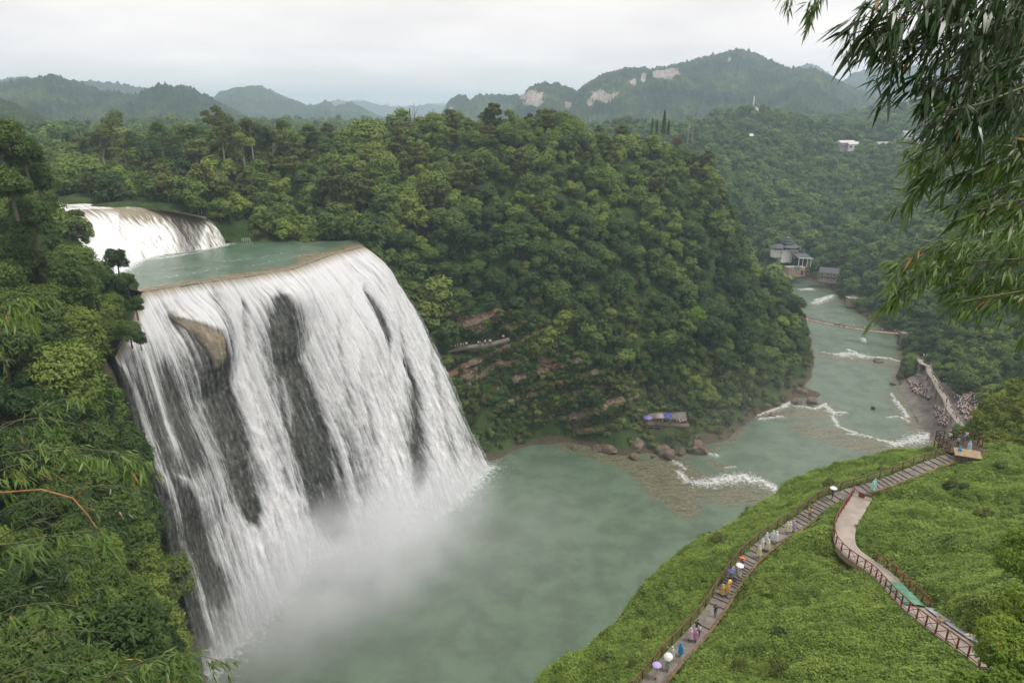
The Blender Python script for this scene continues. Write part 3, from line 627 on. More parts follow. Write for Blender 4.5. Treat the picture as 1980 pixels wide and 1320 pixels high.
al = t.math('ADD', cv_, t.math('MULTIPLY', t.math('SUBTRACT', na, 0.5), .85)); al = t.math('ADD', al, t.math('MULTIPLY', t.math('SUBTRACT', nb, 0.5), 1.05))
alpha = t.ss(al, -0.18, 1.08)
col = t.mix(t.ss(na, 0.3, 0.7), (0.80, 0.82, 0.85), (0.94, 0.94, 0.95))
col = t.mix(t.ss(t.math('ADD', tt, t.math('MULTIPLY', t.math('SUBTRACT', na, .5), .05)), -0.004, 0.034), (0.30, 0.25, 0.15), col)
bp0 = t.bsdf(col, 0.6, 0.2, t.bump(nb, 0.35, 0.5))
tl = t.n('ShaderNodeBsdfTranslucent'); t.l(col, tl.inputs['Color']); mt_ = t.n('ShaderNodeMixShader'); mt_.inputs[0].default_value = .35; t.l(bp0, mt_.inputs[1]); t.l(tl.outputs[0], mt_.inputs[2]); b = mt_.outputs[0]
trn = t.n('ShaderNodeBsdfTransparent'); ms = t.n('ShaderNodeMixShader'); t.l(alpha, ms.inputs[0]); t.l(trn.outputs[0], ms.inputs[1]); t.l(b, ms.inputs[2])
M_fall = t.done(ms.outputs[0])
me = mesh_np('water_sheet', np.stack([WXf, WYf, WZf], -1).reshape(-1, 3), grid_faces(NT, NS), [M_fall], True, {'cov': np.clip(cov, -0.3, 1.2), 'su': S+0*T, 'tv': T+0*S})
wf = link('waterfall', me)
cs_ = np.clip(cov, 0, 1); 
for _ in range(6): cs_ = smooth_grid(cs_, 1)
cs_ = cs_[::3, ::3]; vr = rel[::3, ::3]+1.0+.5*fbm(S[:, ::3]*30, T[::3]*9, 6, 3)
tv_ = MT('spray_veil'); q1_ = tv_.n('ShaderNodeCombineXYZ'); tv_.l(tv_.math('MULTIPLY', tv_.attr('su'), 60.0), q1_.inputs[0]); tv_.l(tv_.math('MULTIPLY', tv_.attr('tv'), 11.0), q1_.inputs[1])
nv_ = tv_.noise(1.0, 6, .7, q1_.outputs[0]); av_ = tv_.math('MULTIPLY', tv_.math('MULTIPLY', tv_.ss(nv_, .38, .75), tv_.math('ADD', tv_.math('MULTIPLY', tv_.attr('cov'), .80), .0)), tv_.ss(tv_.attr('tv'), .06, .55))
dv_ = tv_.n('ShaderNodeBsdfDiffuse'); dv_.inputs[0].default_value = (.93, .94, .95, 1); t2_ = tv_.n('ShaderNodeBsdfTransparent'); mv_ = tv_.n('ShaderNodeMixShader'); tv_.l(av_, mv_.inputs[0]); tv_.l(t2_.outputs[0], mv_.inputs[1]); tv_.l(dv_.outputs[0], mv_.inputs[2]); tv_.done(mv_.outputs[0])
mev = mesh_np('spray_veil', np.stack([FX[::3, ::3]+kx[:, ::3]*vr, FY[::3, ::3]+ky[:, ::3]*vr, FZ[::3, ::3]], -1).reshape(-1, 3), grid_faces(cs_.shape[0], cs_.shape[1]), [tv_.m], True, {'cov': cs_, 'su': (S+0*T)[::3, ::3], 'tv': (T+0*S)[::3, ::3]})
link('spray_veil', mev, wf); tag(wf, 'great white waterfall plunging from the upper pool into the green river', 'waterfall')
# rock face behind the water
RS, RT = 450, 210
Tr = T[::2]; Sr = S[:, ::2]
ledge = fbm(Sr*14, Tr*5, 7.0, 5, .55)*1.5 + 0.4*np.abs(fbm(Sr*30, Tr*26, 2.0, 3))
rr = (bulge[::2, ::2] - 1.9 + ledge*0.7*np.clip(Tr*10, 0, 1))
pu_, pv_ = PU[::2, ::2], PV[::2, ::2]
uc_ = np.interp(pv_, [604, 620, 650, 690, 712], [338, 362, 392, 408, 412]); q1 = np.clip(1.2-((pu_-uc_)/np.interp(pv_, [604, 650, 700], [22, 24, 12]))**2, 0, 1)*np.clip((pv_-598)/14, 0, 1)*np.clip((716-pv_)/26, 0, 1); rr = rr + np.where(q1 > 0, 2.0*q1**0.7, 0)
RX, RY, RZ = FX[::2, ::2]+kx[:, ::2]*rr, FY[::2, ::2]+ky[:, ::2]*rr, FZ[::2, ::2]-0.5*np.clip(1-Tr*10, 0, 1)
# side flaps so the rock closes against the banks
def flap(X, Y, Z, side):
    k = 0 if side < 0 else -1
    dxy = (np.array([X[0, k]-X[-1, k], Y[0, k]-Y[-1, k]])); dxy /= np.linalg.norm(dxy)
    return X[:, k]+dxy[0]*14, Y[:, k]+dxy[1]*14, Z[:, k]
a = flap(RX, RY, RZ, -1); c_ = flap(RX, RY, RZ, 1)
RX = np.concatenate([a[0][:, None], RX, c_[0][:, None]], 1); RY = np.concatenate([a[1][:, None], RY, c_[1][:, None]], 1); RZ = np.concatenate([a[2][:, None], RZ, c_[2][:, None]], 1)
q1 = np.pad(q1, ((0, 0), (1, 1)))
t = MT('wet_rock')
n1 = t.noise(0.35, 8, 0.65, t.pos((1, 1, 0.5))); n2 = t.noise(1.6, 6, 0.7, t.pos())
c = t.ramp(n1, [(0.3, (0.012, 0.013, 0.010)), (0.5, (0.024, 0.026, 0.016)), (0.72, (0.048, 0.044, 0.027))])
c = t.mix(t.ss(n2, 0.52, 0.72), c, (0.022, 0.034, 0.012))
c = t.mix(t.ss(t.attr('film'), 0.05, 0.4), c, t.mix(n2, (0.17, 0.135, 0.075), (0.26, 0.21, 0.13)))
M_wet = t.done(t.bsdf(c, 0.35, 0.4, t.bump(n2, 0.9, 0.5)))
me = mesh_np('cliff', np.stack([RX, RY, RZ], -1).reshape(-1, 3), grid_faces(RX.shape[0], RX.shape[1]), [M_wet], True, {'film': q1})
rf = link('cliff', me); tag(rf, 'dark wet mossy rock face showing in the gaps behind the great waterfall', 'cliff')

# upper cascade
NS2, NT2 = 420, 150
Ct, k2 = resample(casc_top, NS2); Cf, _ = resample(casc_foot, NS2, k2); Cb, _ = resample(up_back, NS2, k2)
S2 = np.linspace(0, 1, NS2)[None, :]; T2 = np.linspace(0, 1, NT2)[:, None]
hf = T2**0.52
CX = Ct[None, :, 0]*(1-hf)+Cf[None, :, 0]*hf; CY = Ct[None, :, 1]*(1-hf)+Cf[None, :, 1]*hf; CZz = Ct[None, :, 2]*(1-T2)+(Cf[None, :, 2]-0.3)*T2
j2 = 0.02*fbm(S2*5+0*T2, T2*3, 2.7, 2)
fl = fbm((S2+j2)*42, T2*1.6, 3.1, 4, .62); fn = fbm((S2+j2)*150, T2*4, 6.1, 3, .6)
CZz = CZz + 0.25*fl*np.clip(T2*5, .2, 1) + 0.06*fn
cu, cvv, _ = proj(CX, CY, CZz)
dens = np.interp(cu, [90, 240, 330, 352, 372, 392, 404, 425, 440], [1.05, 1.05, .95, .62, .60, .85, .62, .75, .5]) + 0*T2
dens = dens*np.clip(0.05+T2*2.4, 0, 1) + np.where(cu < 230, 0.35, 0)
dens = dens*.9 + fl*0.4 + fn*0.26
back = np.stack([np.linspace(0, 1, 14)[:, None]*0 + (Cb[None, :, k]*(1-np.linspace(0, 1, 15)[:-1, None]) + Ct[None, :, k]*np.linspace(0, 1, 15)[:-1, None]) for k in range(3)], -1)
bd = np.repeat((0.25+0.5*(S2 > 0.62)+0.25*fl[:1]), 14, 0) + 0.3*fbm(back[..., 0]/3, back[..., 1]/6, 1.0, 3)
Vc = np.concatenate([back, np.stack([CX, CY, CZz], -1)], 0); dc = np.concatenate([bd, dens], 0)
uu2 = np.repeat(S2, Vc.shape[0], 0); tt2 = np.repeat(np.linspace(-0.15, 1, Vc.shape[0])[:, None], NS2, 1)
t = MT('cascade_water')
cv_ = t.attr('cov'); uu = t.attr('su'); tt = t.attr('tv')
cb = t.n('ShaderNodeCombineXYZ'); t.l(t.math('MULTIPLY', uu, 110.0), cb.inputs[0]); t.l(t.math('MULTIPLY', tt, 4.0), cb.inputs[1])
na = t.noise(1.0, 6, 0.65, cb.outputs[0])
al = t.ss(t.math('ADD', cv_, t.math('MULTIPLY', t.math('SUBTRACT', na, 0.5), 1.3)), 0.25, 0.95)
c = t.mix(al, t.mix(na, (0.16, 0.135, 0.08), (0.27, 0.23, 0.15)), (0.82, 0.83, 0.84))
M_casc = t.done(t.bsdf(c, 0.4, 0.4, t.bump(na, 0.4, 0.3)))
me = mesh_np('cascade', Vc.reshape(-1, 3), grid_faces(Vc.shape[0], NS2), [M_casc], True, {'cov': dc, 'su': uu2, 'tv': tt2})
tag(link('cascade', me), 'broad low cascade sliding over brown rock into the upper pool', 'waterfall')

# ================================================================== CLIFF beside the fall
cl_foot = [P(u, v, -0.5) for u, v in [(925, 905), (945, 884), (990, 868), (1040, 853), (1090, 848), (1140, 856), (1185, 862), (1250, 850)]]
cl_top = [D(760, 560, 226), D(800, 590, 226), D(850, 590, 228), D(915, 588, 231), D(985, 600, 234), D(1060, 640, 237), D(1120, 690, 237), D(1190, 740, 236)]
NC, NR = 420, 210
Cl, kk = resample(cl_foot, NC); Cu, _ = resample(cl_top, NC, kk)
s = np.linspace(0, 1, NC)[None, :]; r = np.linspace(0, 1, NR)[:, None]
KX = Cl[None, :, 0]*(1-r)+Cu[None, :, 0]*r; KY = Cl[None, :, 1]*(1-r)+Cu[None, :, 1]*r; KZ = Cl[None, :, 2]*(1-r)+Cu[None, :, 2]*r
un, vn, _ = proj(KX, KY, KZ)
tilt = KZ - 0.34*(KX+10) + 1.6*fbm(KX/14, KZ/14, 4, 3)          # beds rise to the right
lay = tilt/6.5; fr = lay-np.floor(lay)
led = np.where(fr < 0.72, fr/0.72, (1-fr)/0.28)*2.6*(0.6+0.5*noise3(np.floor(lay)*3.1, KX/25, 1))
out = led + fbm(KX/9, KZ/7, 8, 5, .55)*1.8
cave = np.clip(1-((un-905)/62)**2-((vn-(668-(un-905)*0.22))/17)**2, 0, 1)
cave2 = np.clip(1-((un-957)/26)**2-((vn-648)/22)**2, 0, 1)
out = out - 7.0*np.maximum(cave, cave2)**0.5
cave3 = np.clip(1-((un-950)/70)**2-((vn-(815-(un-950)*0.25))/16)**2, 0, 1); out = out - 4.5*cave3**0.6
nxv, nyv = 0.15, -1.0
KX = KX+nxv*out; KY = KY+nyv*out
rk = fbm(KX/8, KZ/8, 11, 4, .6)*0.55 + 0.1 + np.where(fr > 0.72, .35, -.25)
rk = rk + 1.1*np.maximum(cave, cave2)**.5 + 0.8*np.clip(1-((un-930)/60)**2-((vn-622)/22)**2, 0, 1) + 0.9*np.clip(1-((un-1055)/22)**2-((vn-700)/34)**2, 0, 1) + .6*np.clip(1-((un-905)/30)**2-((vn-722)/28)**2, 0, 1) + .9*np.clip(1-((un-1110)/50)**2-((vn-(815-(un-1110)*.5))/16)**2, 0, 1)
t = MT('cliff_rock')
n1 = t.noise(0.25, 8, 0.65, t.pos((1, 1, 2.2))); n2 = t.noise(1.1, 8, 0.7, t.pos((1, 1, 1.6))); n3 = t.noise(0.06, 4, 0.5, t.pos())
rcol = t.ramp(n2, [(0.3, (0.05, 0.042, 0.035)), (0.45, (0.13, 0.10, 0.075)), (0.6, (0.25, 0.18, 0.12)), (0.75, (0.42, 0.32, 0.22))])
rcol = t.mix(t.ss(n3, 0.5, 0.6), rcol, t.mix(1.0, rcol, (1.15, 0.8, 0.65), 'MULTIPLY'))
mcol = t.ramp(n1, [(0.3, (0.02, 0.04, 0.012)), (0.5, (0.035, 0.075, 0.018)), (0.72, (0.065, 0.10, 0.03))])
f = t.ss(t.math('ADD', t.attr('rock'), t.math('MULTIPLY', t.math('SUBTRACT', n2, 0.5), 1.2)), 0.15, 0.4)
M_cliff = t.done(t.bsdf(t.mix(f, mcol, rcol), 0.85, 0.2, t.bump(n2, 1.0, 0.7)))
me = mesh_np('cliff', np.stack([KX, KY, KZ], -1).reshape(-1, 3), grid_faces(NR, NC), [M_cliff], True, {'rock': rk})
cliff = link('cliff', me); tag(cliff, 'mossy layered rock cliff with a cave ledge right beside the great waterfall', 'cliff')
# ================================================================== TREES
def crown_np(seed, R, H, n, ls, lobes=12, z0=0.0, droop=0.0, flat=0.8, open_=0.22):
    """leaf clumps (4-gons) spread over overlapping lobes; returns verts, faces, tone"""
    r = np.random.RandomState(seed); cs = []; rr = []
    for i in range(lobes):
        a = r.uniform(0, 2*np.pi); h = r.uniform(0, 1); q = np.sqrt(r.uniform(0, 1))*R*0.66*np.sin(np.pi*(0.18+0.72*h))**0.6
        cs.append((q*np.cos(a), q*np.sin(a), z0 + H*(0.18+0.7*h))); rr.append(R*r.uniform(0.20, 0.50))
    cs = np.array(cs); rr = np.array(rr)
    li = r.choice(lobes, n*2, p=rr**2/np.sum(rr**2))
    d = r.normal(size=(n*2, 3)); d /= np.linalg.norm(d, axis=1)[:, None]; d[:, 2] = np.abs(d[:, 2])*0.9 - (r.rand(n*2) < .3)*0.8
    d /= np.linalg.norm(d, axis=1)[:, None]
    wob = 1 + 0.42*noise3(d[:, 0]*2.6+li*3, d[:, 1]*2.6, d[:, 2]*2.6) + 0.16*noise3(d[:, 0]*7+li*3, d[:, 1]*7, d[:, 2]*7)
    rad = rr[li]*(1-open_*np.abs(r.normal(size=n*2)))*wob
    p = cs[li] + d*rad[:, None]*np.array([1, 1, flat])
    dist = np.linalg.norm((p[:, None, :]-cs[None])/np.array([1, 1, flat]), axis=2)/rr[None]
    dist[np.arange(n*2), li] = 9
    keep = np.where(dist.min(1) > 0.78)[0][:n]
    p = p[keep]; d = d[keep]; k = len(p)
    nrm = d*0.8 + np.array([0, 0, 0.55]) + r.normal(size=(k, 3))*0.30; nrm /= np.linalg.norm(nrm, axis=1)[:, None]
    a = np.cross(nrm, r.normal(size=(k, 3))); a /= np.linalg.norm(a, axis=1)[:, None]; b = np.cross(nrm, a)
    L_ = ls*r.uniform(0.7, 1.5, k)[:, None]; W_ = L_*r.uniform(0.35, 0.6, k)[:, None]
    dz = np.array([0, 0, -droop])*L_
    V = np.stack([p-a*L_*.5, p+b*W_*.5, p+a*L_*.5+dz, p-b*W_*.5], 1).reshape(-1, 3)
    Fq = np.arange(k*4).reshape(-1, 4)
    tone = np.repeat(np.clip(0.25+0.5*r.rand(k) + 0.2*noise3(p[:, 0]/R*2, p[:, 1]/R*2, p[:, 2]/R*2), 0, 1), 4)
    tone[np.repeat(r.rand(k) < (0.012 if n < 4000 else .002), 4)] = 1.0
    return V, Fq, tone, cs
def trunk_mb(seed, h, r0, cs, lean=0.3):
    r = random.Random(seed); mb = MB()
    top = Vector((r.uniform(-lean, lean), r.uniform(-lean, lean), h))
    pts = [Vector((0, 0, -1.2)), Vector((top.x*.15, top.y*.1, h*.3)), Vector((top.x*.6+r.uniform(-.1, .1), top.y*.6, h*.65)), top]
    mb.tube(pts, [r0*1.3, r0, r0*.75, r0*.4], 7)
    for c in list(cs)[:7]:
        k = r.uniform(.45, .95); s = pts[2].lerp(pts[3], k) if k > .6 else pts[1].lerp(pts[2], k)
        c = Vector(c); m = s.lerp(c, .5) + Vector((0, 0, -0.08*h*r.random()))
        mb.tube([s, m, c], [r0*.42, r0*.26, r0*.08], 5)
    return mb
M_bark = mat_simple('bark', (0.14, 0.115, 0.085), 0.9, 0.35, 6, bump=.5)
M_bark_pale = mat_simple('pale_bark', (0.30, 0.27, 0.22), 0.9, 0.3, 5, bump=.4)
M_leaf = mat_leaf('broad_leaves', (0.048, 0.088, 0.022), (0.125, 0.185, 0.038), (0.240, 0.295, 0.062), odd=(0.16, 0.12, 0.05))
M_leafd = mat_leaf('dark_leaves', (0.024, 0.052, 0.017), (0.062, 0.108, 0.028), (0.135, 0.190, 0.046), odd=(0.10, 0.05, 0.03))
M_leaff = mat_leaf('far_leaves', (0.042, 0.082, 0.022), (0.096, 0.160, 0.038), (0.190, 0.260, 0.060), odd=(0.12, 0.08, 0.04))
M_lime = mat_leaf('lime_leaves', (0.06, 0.12, 0.015), (0.10, 0.19, 0.02), (0.16, 0.26, 0.03))
M_yellow = mat_leaf('yellow_blossom', (0.25, 0.22, 0.02), (0.38, 0.34, 0.03), (0.48, 0.42, 0.05))
M_olive = mat_leaf('olive_leaves', (0.055, 0.072, 0.018), (0.100, 0.122, 0.028), (0.165, 0.180, 0.04))
M_dry = mat_leaf('dry_leaves', (0.07, 0.05, 0.03), (0.12, 0.085, 0.05), (0.17, 0.12, 0.07))
HID = bpy.data.collections.new('library')            # prototypes, never linked to the scene
def leaf_mesh(name, V, Fq, tone, m): return mesh_np(name, V, Fq, [m], False, {'tone': tone})
def make_proto(name, seed, R, H, n, ls, mat, th=None, r0=.2, bark=None, **kw):
    th = th if th is not None else H*.45
    V, Fq, tone, cs = crown_np(seed, R, H, n, ls, z0=th-H*.25, **kw)
    crown = leaf_mesh(name+'_crown', V, Fq, tone, mat)
    tm = trunk_mb(seed+5, th+H*.35, r0, cs).mesh(name+'_trunk', bark or M_bark)
    # joined version for the far mass
    tv = np.array([v.co for v in tm.vertices]); tf = [tuple(p.vertices) for p in tm.polygons if len(p.vertices) == 4]
    Vj = np.concatenate([V, tv]); Fj = np.concatenate([Fq, np.array(tf)+len(V)])
    jm = mesh_np(name+'_whole', Vj, Fj, [mat, bark or M_bark], False, {'tone': np.concatenate([tone, np.zeros(len(tv))])}, [0]*len(Fq)+[1]*len(tf))
    jo = bpy.data.objects.new(name+'_whole', jm); HID.objects.link(jo)
    return dict(crown=crown, trunk=tm, obj=jo, R=R, H=th+H*.75)
PRO = {}
M_lite = mat_leaf('light_leaves', (0.090, 0.145, 0.028), (0.165, 0.230, 0.042), (0.260, 0.320, 0.062))
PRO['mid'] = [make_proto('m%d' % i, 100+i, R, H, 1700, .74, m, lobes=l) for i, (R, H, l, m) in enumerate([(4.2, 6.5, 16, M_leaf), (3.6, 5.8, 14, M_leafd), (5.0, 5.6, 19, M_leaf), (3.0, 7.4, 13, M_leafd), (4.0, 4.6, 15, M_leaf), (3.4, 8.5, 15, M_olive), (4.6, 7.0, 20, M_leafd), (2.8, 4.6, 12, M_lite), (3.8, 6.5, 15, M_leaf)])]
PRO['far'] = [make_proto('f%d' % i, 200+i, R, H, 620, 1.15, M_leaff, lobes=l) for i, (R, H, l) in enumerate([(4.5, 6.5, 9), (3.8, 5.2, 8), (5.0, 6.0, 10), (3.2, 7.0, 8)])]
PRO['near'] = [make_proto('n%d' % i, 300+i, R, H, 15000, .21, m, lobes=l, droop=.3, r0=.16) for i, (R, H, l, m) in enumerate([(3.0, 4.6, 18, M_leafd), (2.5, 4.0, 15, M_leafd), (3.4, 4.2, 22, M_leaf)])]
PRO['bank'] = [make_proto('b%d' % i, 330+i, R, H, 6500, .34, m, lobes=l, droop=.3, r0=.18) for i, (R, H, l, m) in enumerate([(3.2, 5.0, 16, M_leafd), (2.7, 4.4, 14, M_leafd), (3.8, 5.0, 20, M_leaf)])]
PRO['bush'] = [make_proto('s%d' % i, 400+i, 1.7, 1.9, 420, .42, m, th=.7, r0=.06, lobes=7) for i, m in enumerate([M_leaf, M_leafd, M_olive])]

# GN scatter -------------------------------------------------------------
def scatter(name, pts, rots, scl, idx, objs, label, cat, kind='stuff'):
    me = bpy.data.meshes.new(name); pts = np.asarray(pts, np.float32); me.vertices.add(len(pts)); me.vertices.foreach_set('co', pts.ravel())
    a = me.attributes.new('rot', 'FLOAT_VECTOR', 'POINT'); a.data.foreach_set('vector', np.asarray(rots, np.float32).ravel())
    a = me.attributes.new('scl', 'FLOAT', 'POINT'); a.data.foreach_set('value', np.asarray(scl, np.float32))
    a = me.attributes.new('idx', 'INT', 'POINT'); a.data.foreach_set('value', np.asarray(idx, np.int32))
    me.update()
    o = link(name, me); tag(o, label, cat, kind=kind)
    col = bpy.data.collections.new(name+'_kit')
    for k, ob in enumerate(objs):
        c = ob.copy(); c.name = '%s_%02d' % (name, k); col.objects.link(c)
    ng = bpy.data.node_groups.new(name, 'GeometryNodeTree')
    ng.interface.new_socket('Geometry', in_out='INPUT', socket_type='NodeSocketGeometry'); ng.interface.new_socket('Geometry', in_out='OUTPUT', socket_type='NodeSocketGeometry')
    n = ng.nodes; gi = n.new('NodeGroupInput'); go = n.new('NodeGroupOutput'); ci = n.new('GeometryNodeCollectionInfo'); ci.inputs['Collection'].default_value = col
    ci.inputs['Separate Children'].default_value = True; ci.inputs['Reset Children'].default_value = True
    ip = n.new('GeometryNodeInstanceOnPoints'); ip.inputs['Pick Instance'].default_value = True
    def at(nm, ty):
        x = n.new('GeometryNodeInputNamedAttribute'); x.data_type = ty; x.inputs['Name'].default_value = nm; return x.outputs['Attribute']
    l = ng.links; l.new(gi.outputs[0], ip.inputs['Points']); l.new(ci.outputs[0], ip.inputs['Instance'])
    l.new(at('idx', 'INT'), ip.inputs['Instance Index']); l.new(at('rot', 'FLOAT_VECTOR'), ip.inputs['Rotation']); l.new(at('scl', 'FLOAT'), ip.inputs['Scale']); l.new(ip.outputs[0], go.inputs[0])
    md = o.modifiers.new('scatter', 'NODES'); md.node_group = ng
    return o

# candidate positions: by area on the terrain faces, so cliffs are covered too
def surf_points(V, Fq, per, rs_, size=1.0):
    A, B, C, D4 = (V[Fq[:, i]] for i in range(4))
    area = .5*np.linalg.norm(np.cross(C-A, D4-B), axis=1)
    n = rs_.poisson(area/per)
    fi = np.repeat(np.arange(len(Fq)), n); a, b = rs_.rand(len(fi), 1), rs_.rand(len(fi), 1)
    return A[fi]*(1-a)*(1-b)+B[fi]*a*(1-b)+C[fi]*a*b+D4[fi]*(1-a)*b
rt = np.random.RandomState(21)
Vt = TV
Ft = grid_faces(len(axy), len(axx), ~near)
def thin(p, rad):
    """drop points nearer than rad to an earlier one (grid hash)"""
    cell = {}; keep = []
    rad = np.broadcast_to(rad, (len(p),))
    for i, (q, rr_) in enumerate(zip(p, rad)):
        k = (int(q[0]//8.5), int(q[1]//8.5), int(q[2]//8.5)); ok = True
        for dx_ in (-1, 0, 1):
            for dy_ in (-1, 0, 1):
                for dz_ in (-1, 0, 1):
                    for j in cell.get((k[0]+dx_, k[1]+dy_, k[2]+dz_), ()):
                        w = p[j]-q
                        if w[0]*w[0]+w[1]*w[1]+w[2]*w[2] < rr_*rr_: ok = False; break
                    if not ok: break
                if not ok: break
            if not ok: break
        if ok: cell.setdefault(k, []).append(i); keep.append(i)
    return np.array(keep, int)
bvh_t = BVHTree.FromPolygons([tuple(v) for v in np.concatenate([Vt, np.stack([HX, HY, HZ], -1).reshape(-1, 3)[:0]])], [tuple(int(i) for i in f) for f in Ft])
nearV = np.stack([HX[::4, ::4], HY[::4, ::4], HZ[::4, ::4]], -1).reshape(-1, 3); nearF = grid_faces(HX[::4, ::4].shape[0], HX[::4, ::4].shape[1])
bvh_n = BVHTree.FromPolygons([tuple(v) for v in nearV], [tuple(int(i) for i in f) for f in nearF])
CAM = Vector((0, 0, CZ))
def seen(p, up=5.0):
    q = Vector(p) + Vector((0, 0, up)); d = q-CAM; L0 = d.length; d.normalize()
    for b in (bvh_t, bvh_n):
        h = b.ray_cast(CAM + d*6, d, L0-9)
        if h[0] is not None: return False
    return True
houses_xy = [(P(1530, 505, 21), 9), (P(1600, 520, 8), 8), (D(1640, 284, 740), 20)]
cand = surf_points(Vt, Ft, 9.0, rt)
pu, pv, pd = proj(cand[:, 0], cand[:, 1], cand[:, 2]+4)
vis = (pd > 2) & (pu > -420) & (pu < 2400) & (pv < 1700)
cand = cand[vis]; pu, pv, pd = pu[vis], pv[vis], pd[vis]
X, Y = cand[:, 0], cand[:, 1]
ok0 = np.ones(len(cand), bool)
for (hu, hv, hd, hw) in [(1634, 288, 735, 22), (1432, 270, 760, 26), (1752, 268, 760, 14), (1785, 275, 745, 20), (1712, 286, 735, 22), (1338, 254, 700, 7), (1580, 244, 1000, 10)]:
    ok0 &= ~((np.abs(pu-hu) < hw) & (pd > hd-60) & (pd < hd+14))
ok = ok0 & ~inside(X, Y, river_poly) & (pdist(X, Y, river_poly, True) > 3.5)
ok &= ~(inside(X, Y, pool_poly)) & (pdist(X, Y, pool_poly, True) > 3.0) & (pdist(X, Y, lip_pts) > 5) & (cand[:, 2] > 0.8)
ok &= (pdist(X, Y, casc_top) > 4) & (pdist(X, Y, up_back) > 4)
cpoly = casc_top + up_back[::-1]; ok &= ~inside(X, Y, cpoly) & ~inside(X, Y, casc_top + casc_foot[::-1])
# river banks above the cascade stay open (rocks, shrubs)
ok &= pdist(X, Y, [P(420, 432, 79), P(330, 396, 84), P(240, 385, 85)]) > 5
ok &= ~((pu > 420) & (pu < 700) & (pv > 462) & (pv < 480) & (pd < 235))
# behind the falling water
fp = [tuple(p[:2]) for p in lip_pts] + [tuple(p[:2]) for p in base_pts[::-1]]
ok &= ~(inside(X, Y, fp))
# crowd terrace, lookout deck, own hill, open spots
crowd_poly = [P(*p)[:2] for p in [(1775, 690, 4), (1800, 720, 6), (1850, 760, 8), (1900, 790, 9), (1920, 850, 8), (1800, 850, 3), (1770, 790, 3), (1735, 740, 2), (1770, 720, 3)]]
ok &= ~(inside(X, Y, crowd_poly)); ok &= ~((pu > 1225) & (pu < 1400) & (pv > 770) & (pv < 905) & (pd < 252)) & ~((pu > 1120) & (pu < 1330) & (pv > 730) & (pv < 900) & (pd < 250))
ok &= ~((pu > 5000))
ok &= ~((np.hypot(X, Y) < 45) & (X > -12)) & ~((Y < 60) & (X > -20)) & (Y > 5)
ok &= ~((X > NX0-8) & (X < NX1+12) & (Y > 20) & (Y < NY1+4) & (X > 0))
for (hx, hy, _), rr_ in houses_xy: ok &= np.hypot(X-hx, Y-hy) > rr_
ok &= ~((pu > 870) & (pu < 1100) & (pv > 612+(pu-870)*.35) & (pv < 870) & (pd < 240))   # bare cliff
ok &= ~((pu > 1480) & (pu < 1640) & (pv > 455) & (pv < 560) & (pd > 380) & (pd < 520) & (np.hypot(X-P(1560, 510, 14)[0], Y-P(1560, 510, 14)[1]) < 17))
cand = cand[ok]; pu, pv, pd = pu[ok], pv[ok], pd[ok]
o_ = rt.permutation(len(cand)); cand = cand[o_]; pd = pd[o_]
spac = np.where(pd < 130, 2.3, np.where(pd < 340, 4.3, np.where(pd < 620, 5.8, 8.0)))*rt.uniform(.8, 1.25, len(pd))

k_ = thin(cand, spac); cand = cand[k_]; pd = pd[k_]
print('trees', len(cand))
pu, pv, pd = proj(cand[:, 0], cand[:, 1], cand[:, 2]+4)
infr = (pu > -60) & (pu < 2040) & (pv > -50) & (pv < 1400)
see = np.array([bool(i) and seen(c) for i, c in zip(infr, cand)])
rot = rt.uniform(0, 2*np.pi, len(cand)); big = fbm(cand[:, 0]/35, cand[:, 1]/35, 3.0, 3)
scl = np.clip(1.0 + 0.32*big + rt.normal(0, .26, len(cand)), .45, 2.0)*np.where(pd > 345, 1.35, 1.0)*np.where((cand[:, 0] < -45) & (pd < 345), 1.15, 1.0)
near_shore = (pdist(cand[:, 0], cand[:, 1], river_poly, True) < 12) & (cand[:, 2] < 12); scl[near_shore] *= .62
left = (pd < 175) & (cand[:, 0] < -18)
kindn = np.where(left & (pd < 72), 2, np.where(left, 3, np.where(pd < 345, 0, 1)))
scl[left] *= .95; scl[left & (pu > 40) & (pv < 500)] *= .72
names = ['mid', 'far', 'near', 'bank']
# how much of each is in view: splat discs near to far
W_, H_ = 330, 220; buf = np.zeros((H_, W_), bool); score = np.zeros(len(cand))
order = np.argsort(pd)
for i in order:
    if not see[i]: continue
    r_px = 3.6*scl[i]*F/pd[i]/6.0; cx, cyy = pu[i]/6, pv[i]/6
    x0, x1, y0, y1 = int(max(0, cx-r_px)), int(min(W_-1, cx+r_px)), int(max(0, cyy-r_px*.8)), int(min(H_-1, cyy+r_px*.8))
    if x1 < x0 or y1 < y0: continue
    b_ = buf[y0:y1+1, x0:x1+1]; score[i] = (~b_).sum(); b_[:] = True
top = set(np.argsort(-score)[:285].tolist())
def own_tree(loc, s, rz, pr, label, cat='tree', group=None, name='broadleaf_tree', mat=None, tilt=(0, 0)):
    e_ = empty(name, loc, rz, label, cat, group); e_.scale = (s, s, s); e_.rotation_euler = (tilt[0], tilt[1], rz)
    link('trunk', pr['trunk'], e_); c = link('crown', pr['crown'], e_)
    if mat is not None:
        c.data = pr['crown'].copy(); c.data.materials[0] = mat
    return e_
